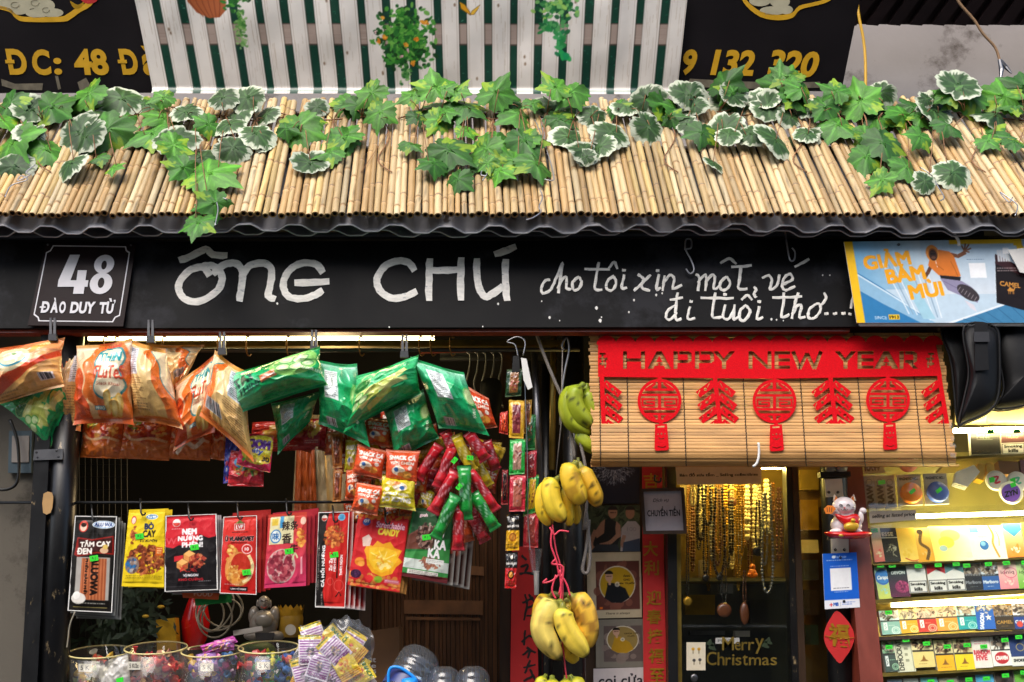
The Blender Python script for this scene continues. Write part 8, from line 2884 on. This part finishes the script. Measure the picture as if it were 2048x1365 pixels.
def cg(kind, w_, h_, a='e8e8e0', b='c83030', s=1, txt=None):
    c = Cv(w_, h_, a, 1.0)
    if kind == 'warn':           # white half, coloured roof, warning box
        c.rect(0, 0, w_, h_ * .58, b)
        c.poly([(0, h_ * .42), (w_ * .5, h_ * .26), (w_, h_ * .42), (w_, h_ * .6), (0, h_ * .6)], 'e4e2dc')
        c.rect(1, h_ * .6, w_ - 1, h_ * .98, '1c1c1c')
        c.rect(2.2, h_ * .62, w_ - 2.2, h_ * .96, 'dcdad4')
        c.text('Smoking', w_ / 2, h_ * .72, 6.4, '1c1c1c', w_ * .76, bold=.04)
        c.text('kills', w_ / 2, h_ * .87, 6.6, '1c1c1c', w_ * .4, bold=.04)
    if kind == 'photo':          # picture warning above, brand colour below
        c.food(w_ / 2, h_ * .24, w_ * .55, h_ * .26, ['8a7a68', 'b8a890', '5c4c40', '3a302c', 'c8b8a0'], 60, .3, s)
        c.rect(0, h_ * .46, w_, h_ * .53, '1c1a1a')
        c.lines(2, h_ * .47, w_ - 2, h_ * .52, 1, 'd8d8d8', .8, s)
        c.rect(0, h_ * .53, w_, h_, b)
        if txt:
            c.text(txt, w_ / 2, h_ * .72, 6, a, w_ * .8, bold=.03)
        c.lines(w_ * .3, h_ * .86, w_ * .7, h_ * .9, 1, a, .7, s)
    if kind == 'swirl':
        c.food(w_ / 2, h_ * .2, w_ * .5, h_ * .22, ['b8a890', '8a7a68', 'd8ccb8', '4c4038'], 40, .3, s)
        c.rect(0, h_ * .42, w_, h_ * .47, '2c2824')
        c.rect(0, h_ * .47, w_, h_, b)
        c.rect(w_ * .14, h_ * .5, w_ * .34, h_ * .82, 'e8ece8')
        c.line([(w_ * .28, h_ * .56), (w_ * .2, h_ * .64), (w_ * .28, h_ * .7), (w_ * .2, h_ * .77)], 1.4, b)
        c.ring(w_ * .74, h_ * .84, w_ * .2, w_ * .18, 2, a)
        c.ring(w_ * .74, h_ * .84, w_ * .11, w_ * .1, 1.4, a)
        c.lines(w_ * .4, h_ * .62, w_ * .85, h_ * .66, 1, a, .9, s)
    if kind == 'plain':
        c.grad(a, b)
        if txt:
            c.text(txt, w_ / 2, h_ * .36, 7, 'f0f0ea', w_ * .72, bold=.04)
        c.food(w_ * .5, h_ * .75, w_ * .3, h_ * .14, [b, a], 16, .4, s)
    if kind == 'emblem':
        c.food(w_ / 2, h_ * .22, w_ * .5, h_ * .22, ['8a6a50', 'b08a6a', '4c3828', '2c201c'], 50, .3, s)
        c.rect(0, h_ * .44, w_, h_ * .5, '2c241c')
        c.rect(0, h_ * .5, w_, h_, b)
        c.poly([(w_ * .5, h_ * .6), (w_ * .58, h_ * .74), (w_ * .7, h_ * .8), (w_ * .3, h_ * .8), (w_ * .42, h_ * .74)], '8a5a1c')
        c.lines(w_ * .22, h_ * .87, w_ * .8, h_ * .91, 1, '8a5a1c', .9, s)
    return c


NCP = [0]


def cig(x, y, w_, h_, c, lab, tg=None, sk=.17, dep=.0, kind='cigarette_pack'):
    s_ = sk * h_
    q = [(x, y), (x + w_, y - 1), (x + w_ + s_, y + h_ - 2), (x + s_, y + h_)]
    o = sheet(kind, q, P_k, c, M['film'], th=.018, off=-.006 + dep, side='cfc8bc', Z=(-.012, -.012, .012, .012))
    tag(o, lab, 'cigarette pack', 'cigarette packs in the lit case')
    if tg:
        tx, ty = x + w_ * tg[0] + s_ * .1, y + tg[1]
        pt = MB().slab([(tx - 7, ty - 4), (tx + 7, ty - 5), (tx + 8, ty + 3), (tx - 6, ty + 4)], P_k, .001, .002 + dep).mk('price_tag', M['tag'], o)
        MB().brush([(tx - 3, ty), (tx + 1, ty - 1), (tx + 4, ty + 1)], .9, P_k, .0002, .0022 + dep, seed=int(tx)).mk('price_mark', M['ink'], pt)
    return o


# first row
cig(1739, 1057, 20, 68, cg('plain', 20, 68, 'd8e0b0', 'd86a60'), 'pink and pale green pack at the left end of the first row', (.4, 5))
c = Cv(44, 68, '1c1c1a', 1)
c.rect(0, 0, 44, 12, '17130f')
c.text('ESSE', 22, 13, 7, 'c8c0a8', 26, bold=.03)
c.rect(0, 19, 44, 21, 'c8c4b0')
c.line([(14, 48), (26, 36), (38, 40), (28, 50), (36, 58)], 1.6, 'b8b498', .9, True)
c.food(26, 44, 12, 12, ['8a8668', '3a3a34', 'b8b498'], 26, .25, 2)
cig(1754, 1057, 37, 68, c, 'black pack with pale dragon lines in the first row')
for k, (x, w_, a, b, lab) in enumerate(((1789, 38, 'e8c040', 'f0d060', 'plain golden yellow pack in the first row'), (1826, 36, 'd8b868', 'e0a020', 'golden pack with dark stains in the first row'))):
    c = cg('plain', w_, 68, a, b, k)
    if k:
        c.line([(14, 10), (10, 30), (24, 44), (18, 64)], 6, '4c3414', .9, True)
        c.ell(12, 8, 6, 5, '2c1c0c')
    else:
        c.line([(12, 60), (26, 66), (40, 64)], 2, 'b82c1c', 1, True)
    cig(x, 1057, w_, 68, c, lab)
c = Cv(80, 72, 'f0e4a0', 1)
c.grad('f2e070', 'f4f0dc', horiz=True)
c.ell(30, 34, 16, 12, 'f0c830', .7)
c.ell(22, 46, 8, 6, '8ab8d8', .8)
c.ell(40, 20, 20, 12, 'e8c848', .5)
c.ell(70, 60, 14, 6, 'd8d0c0', .8)
cig(1857, 1053, 78, 70, c, 'big pale yellow carton in the middle of the first row', sk=.2)
c = Cv(86, 72, 'f0ece0', 1)
c.rect(4, 0, 26, 16, '5ab0d8')
c.text('Exquis', 34, 24, 5, '6a7a9c', 20)
c.ell(34, 42, 11, 10, '2c6ab8')
c.ell(32, 39, 6, 5, '7ab4e0')
c.line([(52, 0), (60, 20), (56, 40), (66, 68)], 5, 'c8902c', .9, True)
c.line([(62, 0), (72, 24), (70, 44)], 2, 'd8a850', .9, True)
cig(1933, 1052, 70, 68, c, 'white carton with a blue ball and gold ribbons in the first row', sk=.2)
c = cg('plain', 40, 70, 'e8e4d8', 'e08828')
c.poly([(0, 0), (40, 0), (40, 14), (22, 28), (0, 10)], '3c8ac0')
cig(2004, 1048, 36, 68, c, 'pack blue above and orange below at the right of the first row')
cig(2042, 1046, 30, 66, cg('plain', 30, 66, 'f0dc40', 'e8b830'), 'yellow pack cut by the right edge of the view, first row')
# second row
c = cg('plain', 34, 72, '9ad0c8', 'c8d05c')
c.ell(18, 28, 18, 16, '2c6ac0')
c.ell(18, 28, 15, 13, '3c88d0')
c.text('Caraps', 18, 30, 9, 'f0f4f0', 26, bold=.05, shear=.3)
cig(1746, 1128, 27, 71, c, 'pack with a blue ball and cursive name, left end of the second row', (.5, 4))
c = Cv(40, 68, '1c4434', 1)
c.grad('144038', '5c1c40')
c.text('DEVON', 22, 20, 6, 'd8e0d8', 26, bold=.03)
c.ell(26, 48, 14, 12, '8a2c58')
c.food(28, 48, 12, 12, ['a83c68', '5c1c40', 'c85880'], 26, .3, 3)
cig(1771, 1127, 39, 68, c, 'dark green and purple pack in the second row', (.3, 5))
for k, (x, b, lab) in enumerate(((1811, 'd8d8d4', 'white pack with a smoking warning box, first of three'), (1851, 'b82430', 'red and white pack with a smoking warning box'), (1887, '5a8a90', 'teal and white pack with a smoking warning box'))):
    cig(x, 1127 - k * 2, 37, 60, cg('warn', 37, 60, 'e4e2dc', b, k), lab, (.65, 6), sk=.15)
cig(1923, 1124, 36, 58, cg('photo', 36, 58, '8a8c90', '23252a', 4, 'Marlboro'), 'black pack with picture warning in the second row', (.25, 8), sk=.15)
cig(1958, 1123, 35, 58, cg('photo', 35, 58, 'd8e0e8', '2c5ca0', 5, 'Marlboro'), 'blue pack with picture warning in the second row', (.5, 6), sk=.15)
for k, (x, a, b, lab) in enumerate(((1993, 'e8d8c4', 'e88a94', 'pink pack with a thin ring in the second row'), (2030, 'dce4c0', '6ab030', 'green pack with a thin ring at the right edge'))):
    c = cg('plain', 37, 58, a, b)
    c.text('ioniq', 18, 26, 9, '5c2c3c' if not k else '2c4c1c', 26)
    c.ring(24, 26, 12, 10, 1, 'c83c6c' if not k else '3c8a2c')
    cig(x, 1121 - k, 37, 58, c, lab, (.5, 6), sk=.15)
# third row
for k, (x, w_, b, a, lab) in enumerate(((1757, 38, '8ab8a8', 'e0ece4', 'pale mint pack with swirl in the third row'), (1795, 36, 'e0a828', 'f0e0a0', 'yellow pack with swirl in the third row'), (1830, 38, 'c83c30', 'f0c8a8', 'red pack with swirl in the third row'),
                                        (1868, 42, 'e89a3c', 'f4d8a8', 'orange pack with swirl in the third row'), (1910, 38, '1f9a9c', 'b8e0dc', 'teal pack with swirl in the third row'))):
    cig(x, 1222 - k * 2.5, w_, 48, cg('swirl', w_, 48, a, b, k), lab, (.5, 4) if k == 0 else None, sk=.17)
c = Cv(36, 48, '2c62b8', 1)
c.food(18, 8, 18, 10, ['d8ccb8', '8a7a68', 'e8e0d0'], 30, .3, 2)
c.text('SAIGON', 11, 32, 7, 'e8ecf4', 30, rot=-80, bold=.05)
c.poly([(24, 18), (26, 23), (31, 23), (27, 26), (29, 31), (24, 28), (20, 31), (22, 26), (18, 23), (23, 23)], 'e8e4d8')
cig(1948, 1210, 36, 50, c, 'bright blue pack with a white star in the third row', sk=.17)
cig(1984, 1208, 38, 52, cg('photo', 38, 52, 'a8823c', '3a2f22', 8, 'CAMEL'), 'dark brown pack in the third row', sk=.17)
c = cg('photo', 38, 52, 'e8ecf4', '24408a', 9, 'CAMEL')
c.ell(12, 42, 6, 6, 'd04838')
cig(2021, 1207, 38, 52, c, 'navy blue pack with a red dot at the right of the third row', sk=.17)
# fourth row
c = cg('swirl', 32, 66, '9ac8a0', '3c4c44', 5)
cig(1761, 1281, 28, 64, c, 'dark grey green pack at the left end of the fourth row', (.55, 14))
c = Cv(38, 70, 'd8d4b8', 1)
c.text('DEMOCRAT', 10, 36, 10, '2c2c24', 60, rot=-90, bold=.02)
c.rect(3, 4, 4, 68, '6a6a50')
c.rect(34, 4, 35, 68, '6a6a50')
c.lines(20, 20, 28, 56, 3, '6a6a50', .6)
cig(1785, 1277, 36, 68, c, 'cream pack with a long sideways name in the fourth row', (.7, 4))
for k, (x, y, w_, b, lab) in enumerate(((1820, 1274, 42, 'e0c87c', 'pale sand pack with a tower emblem in the fourth row'), (1866, 1281, 36, 'e8ac18', 'orange yellow pack with a tower emblem in the fourth row'), (1904, 1279, 38, 'e8c818', 'bright yellow pack with a tower emblem in the fourth row'))):
    cig(x, y, w_, 62, cg('emblem', w_, 62, 'e8d8a0', b, k), lab, (.75, 14 - k), sk=.16)
c = Cv(38, 64, 'e4d8d0', 1)
c.text('RANDOM', 19, 32, 9, 'c8404c', 33, bold=.06)
c.text('FIVE', 17, 43, 10, 'c8404c', 22, bold=.06)
c.lines(6, 8, 32, 18, 2, 'c8707c', .6)
cig(1941, 1275, 36, 62, c, 'white pack with bold red words in the fourth row', (.7, 19), sk=.16)
c = Cv(44, 60, 'e8e4dc', 1)
c.food(22, 13, 22, 14, ['3a3430', '6a5c50', '1c1816', '8a7868'], 50, .3, 2)
c.rect(0, 27, 44, 30, '1c1c1c')
c.ell(22, 44, 16, 12, 'b8242c')
c.text('CRAVEN', 22, 44, 7, 'f4ece8', 26, bold=.06)
cig(1978, 1273, 38, 60, c, 'white pack with a red oval in the fourth row', (.8, 8), sk=.16)
c = Cv(44, 62, '24386c', 1)
c.ring(22, 26, 8, 7, 1.4, 'b8a050')
c.rect(0, 44, 44, 62, 'dcd8d0')
c.text('SMOKING', 20, 51, 5, '1c1c1c', 30, bold=.04)
cig(2015, 1269, 42, 64, c, 'navy pack with a gold ring at the right edge of the fourth row', (.5, 6), sk=.16)
# fifth row, cut by the lower edge of the view
for k, (x, y, w_, a, b, lab) in enumerate(((1774, 1360, 30, 'c8d8e8', '3c7ac8', 'blue topped pack at the left of the lowest row'), (1806, 1358, 30, 'd8d8d0', '5a6a70', 'grey pack second in the lowest row'), (1840, 1356, 34, '8ac8d0', '3c8a98', 'aqua pack third in the lowest row'),
                                           (1878, 1357, 36, 'b8b0a0', '5a4a40', 'brown pack fourth in the lowest row'), (1916, 1352, 34, '3a3430', '1c1816', 'black pack fifth in the lowest row'), (1950, 1350, 36, '5ab0d8', '1c6aa8', 'light blue pack sixth in the lowest row'),
                                           (1988, 1344, 36, '4a3c34', '2c1c18', 'dark pack seventh in the lowest row'), (2026, 1338, 34, '7ab83c', '3c8a2c', 'green pack at the right end of the lowest row'))):
    cig(x, y, w_, 64, cg('plain', w_, 64, a, b, k), lab, (.6, 8) if k > 1 else None, sk=.16)
# top shelf: dark packs, booklets, tins
c = cg('plain', 58, 52, '1c1a1c', '17151a')
c.text('MINE', 26, 16, 9, '6a6668', 26)
c.rect(12, 22, 44, 23, '5a5658')
cig(1940, 858, 58, 52, c, 'black square pack under the lit strip of the top shelf', (.7, 6), sk=.06)
c = cg('warn', 46, 52, 'c8c8c4', '4a1c24', 3)
c.rect(0, 0, 46, 30, '4a1c24')
c.text('TRURO', 22, 18, 6, '9a8078', 24)
cig(2001, 857, 46, 52, c, 'wine red square pack with a smoking warning on the top shelf', (.7, 6), sk=.06)
for k, x in enumerate((1727, 1748, 1768)):
    c = Cv(22, 66, ['8a8478', '8c8068', '9a9484'][k], 1)
    c.rect(0, 0, 22, 12, 'a89a80')
    c.text('RAW', 11, 40, 12, '3c3020', 40, rot=-90, bold=.06)
    c.ring(11, 14, 6, 6, 1, '4c4438')
    o = sheet('paper_booklet', [(x, 952), (x + 20, 951), (x + 26, 1014), (x + 5, 1016)], P_k, c, M['film'], th=.01, off=0)
    tag(o, ('rolling paper booklet nearest the wooden frame', 'middle rolling paper booklet with green price', 'right rolling paper booklet beside the orange tin')[k], 'booklet')
tag(MB().slab([(1756, 962), (1770, 960), (1771, 968), (1757, 970)], P_k, .001, .003).mk('price_tag', M['tag']), 'green price tag on the middle booklet', 'price tag')
tag(sheet('paper_card', [(1727, 926), (1768, 924), (1770, 946), (1728, 948)], P_k, Cv(42, 24, 'b0986c', 1).text('RAW', 18, 12, 12, '6a4828', 30, bold=.05), M['paper'], th=.002, off=-.01), 'tan card with brown letters above the booklets', 'card')


def tin(x, y, col, lab):
    t = thing('grinder_box', lab, 'box', P_k.at(x + 24, y + 60))
    c = Cv(50, 62, 'a8a294', 1)
    c.rect(3, 3, 47, 59, 'b4ae9e')
    c.text('MAGNETIC NO.1', 24, 9, 5, '3c3830', 40, bold=.02)
    c.ell(26, 38, 22, 20, 'c8c4b8')
    sheet('box_card', [(x, y), (x + 46, y - 1), (x + 52, y + 60), (x + 4, y + 62)], P_k, c, M['film'], t, th=.006, off=-.006)
    cc = P_k.at(x + 27, y + 38, 0)
    m_ = mat('tin_' + lab.split()[0], col, .35, coat=.4)
    MB().lathe(cc, P_k.n, [(.028, -.004), (.029, .012), (.026, .016), (.001, .017)], 28).mk('disc', m_, t, True)
    MB().slab([(x + 24, y + 34), (x + 34, y + 26), (x + 38, y + 32), (x + 28, y + 40)], P_k, .001, .019).mk('price_tag', M['tag'], t)


tin(1794, 950, 'e8862c', 'orange round grinder in a clear box on the top shelf')
tin(1847, 948, '2c50b4', 'blue round grinder in a clear box on the top shelf')
tag(MB().lathe(P_k.at(1815, 926, -.01), P_k.n, [(.027, -.004), (.028, .01), (.001, .012)], 28).mk('round_tin', mat('salmon_tin', 'd8705c', .4, coat=.4), None, True), 'salmon coloured round tin peeking from under the blind roll', 'tin')
for cx, cy, r, cb_, lab, s_ in ((1992, 962, 19, 'e4dcd0', 'white round tin with a red sign at the right of the top shelf', None), (2034, 964, 19, 'dcd8cc', 'white round tin with a green sign at the right edge', None), (2022, 986, 21, '7a4cb8', 'purple round tin with dark letters on the top shelf', 'ZYN')):
    t = thing('round_tin', lab, 'tin', P_k.at(cx, cy + r))
    o_ = .01 if s_ else 0
    rr_ = r * 3.2 / FPX
    MB().lathe(P_k.at(cx, cy, o_), P_k.n, [(rr_ * 1.06, -.006), (rr_ * 1.06, .006), (rr_, .008), (.001, .008)], 30).mk('tin_body', mat('tin_rim', 'd8d4cc', .4), t, True)
    MB().slab(ellpts(cx, cy, r * .9, r * .88, 28), P_k, .001, o_ + .010).mk('tin_label', mat('tin_label', cb_, .4), t)
    if s_:
        lettering('lettering', s_, [(cx - 14, cy - 2), (cx + 13, cy - 8), (cx + 14, cy + 3), (cx - 13, cy + 10)], P_k, M['inkblack'], t, bold=.05, off=o_ + .0105, th=.0004)
    else:
        MB().brush([(cx - 8, cy - 6), (cx + 4, cy - 8), (cx - 2, cy + 4), (cx + 8, cy + 2)], 4, P_k, .0006, o_ + .0105).mk('lettering', M['redglaze'] if cx < 2000 else mat('mint_ink', '5ab08c', .5), t)
    MB().slab([(cx - 14, cy - 6), (cx - 4, cy - 8), (cx - 2, cy + 2), (cx - 12, cy + 4)] if not s_ else [(cx - 2, cy - 18), (cx + 8, cy - 22), (cx + 11, cy - 14), (cx + 1, cy - 10)], P_k, .001, o_ + .012).mk('price_tag', M['tag'], t)
for k, (q, m_, lab) in enumerate((([(1908, 950), (1944, 936), (1956, 950), (1930, 980), (1904, 972)], 'white', 'white card stack tied with thread on the top shelf'), ([(1956, 928), (1970, 930), (1968, 962), (1954, 958)], 'goldglaze', 'narrow gold box behind the round tins'),
                                  ([(1974, 926), (1988, 928), (1988, 952), (1974, 950)], 'goldglaze', 'second narrow gold box behind the white tin'), ([(1996, 922), (2036, 924), (2040, 950), (2000, 948)], 'cardboard', 'brown box behind the right tins'),
                                  ([(2040, 920), (2080, 920), (2080, 950), (2042, 950)], 'redwood', 'dark red box at the right edge of the top shelf'))):
    mb = MB()
    for j in range(3 if k == 0 else 1):
        mb.slab([(x + j * 2, y - j * 3) for x, y in q], P_k, .004 if k == 0 else .03, -.01 + j * .006)
        tag(mb.mk('card_stack' if k == 0 else 'small_box', M[m_]), lab if j == 0 else ('%s card lying on the white card stack' % ('second', 'third')[j - 1]), 'card' if k == 0 else 'box')
        mb = MB()
c = Cv(98, 26, 'b0a898', 1.1)
c.text('selling at listed price', 50, 12, 10, '1c1814', 88, bold=.01, shear=.15)
tag(sheet('paper_sign', [(1738, 1024), (1832, 1020), (1833, 1040), (1740, 1047)], P_k, c, M['paper'], th=.001, off=.045), 'small paper strip about the listed price at the top left of the lit case', 'sign')
MB().slab([(1728, 905), (2200, 900), (2200, 1560), (1788, 1560)], P_k, .003, .036).mk('glass_pane', M['glass'], case)

# ---------------------------------------------------------------- black bags at the upper right
bg_ = 'black leather bags hung at the upper right'
for P_, h_, Y, lab in (([(1880, 648), (1934, 648), (1950, 720), (1942, 790), (1916, 850), (1908, 790), (1900, 720)], .05, 3.02, 'narrow black bag side hanging right beside the bamboo blind'),
                       ([(1926, 646), (1992, 646), (2002, 700), (2000, 790), (1980, 826), (1930, 850), (1914, 856), (1926, 800), (1936, 740)], .07, 2.96, 'black leather shoulder bag with buckle under the calendar'),
                       ([(1996, 646), (2140, 646), (2150, 760), (2060, 812), (1984, 822), (2004, 780)], .06, 3.0, 'large black leather bag at the right edge under the calendar')):
    t = thing('leather_bag', lab, 'bag', W(P_[0][0] + 30, 850, Y), bg_)
    puff(smooth_path(P_, 4, True), PY(Y), h_, n=7, p=.45).mk('bag_body', M['bag'], t, True)
    c_ = np.array(P_, float).mean(0)
    pts = [c_ + (np.array(p_) - c_) * .93 for p_ in smooth_path(P_, 5, True)]
    MB().tube([PY(Y).at(x, y, h_ * .62) for x, y in pts], .003, 6, closed=True).mk('piping', M['bag'], t, True)
    if 'buckle' in lab:
        st = MB().slab([(1950, 646), (1974, 646), (1978, 740), (1950, 742)], PY(Y), .004, h_ + .006).mk('strap', M['bag'], t)
        MB().slab([(1948, 664), (1978, 664), (1979, 684), (1948, 684)], PY(Y), .004, h_ + .011).mk('buckle', M['darkmetal'], st)
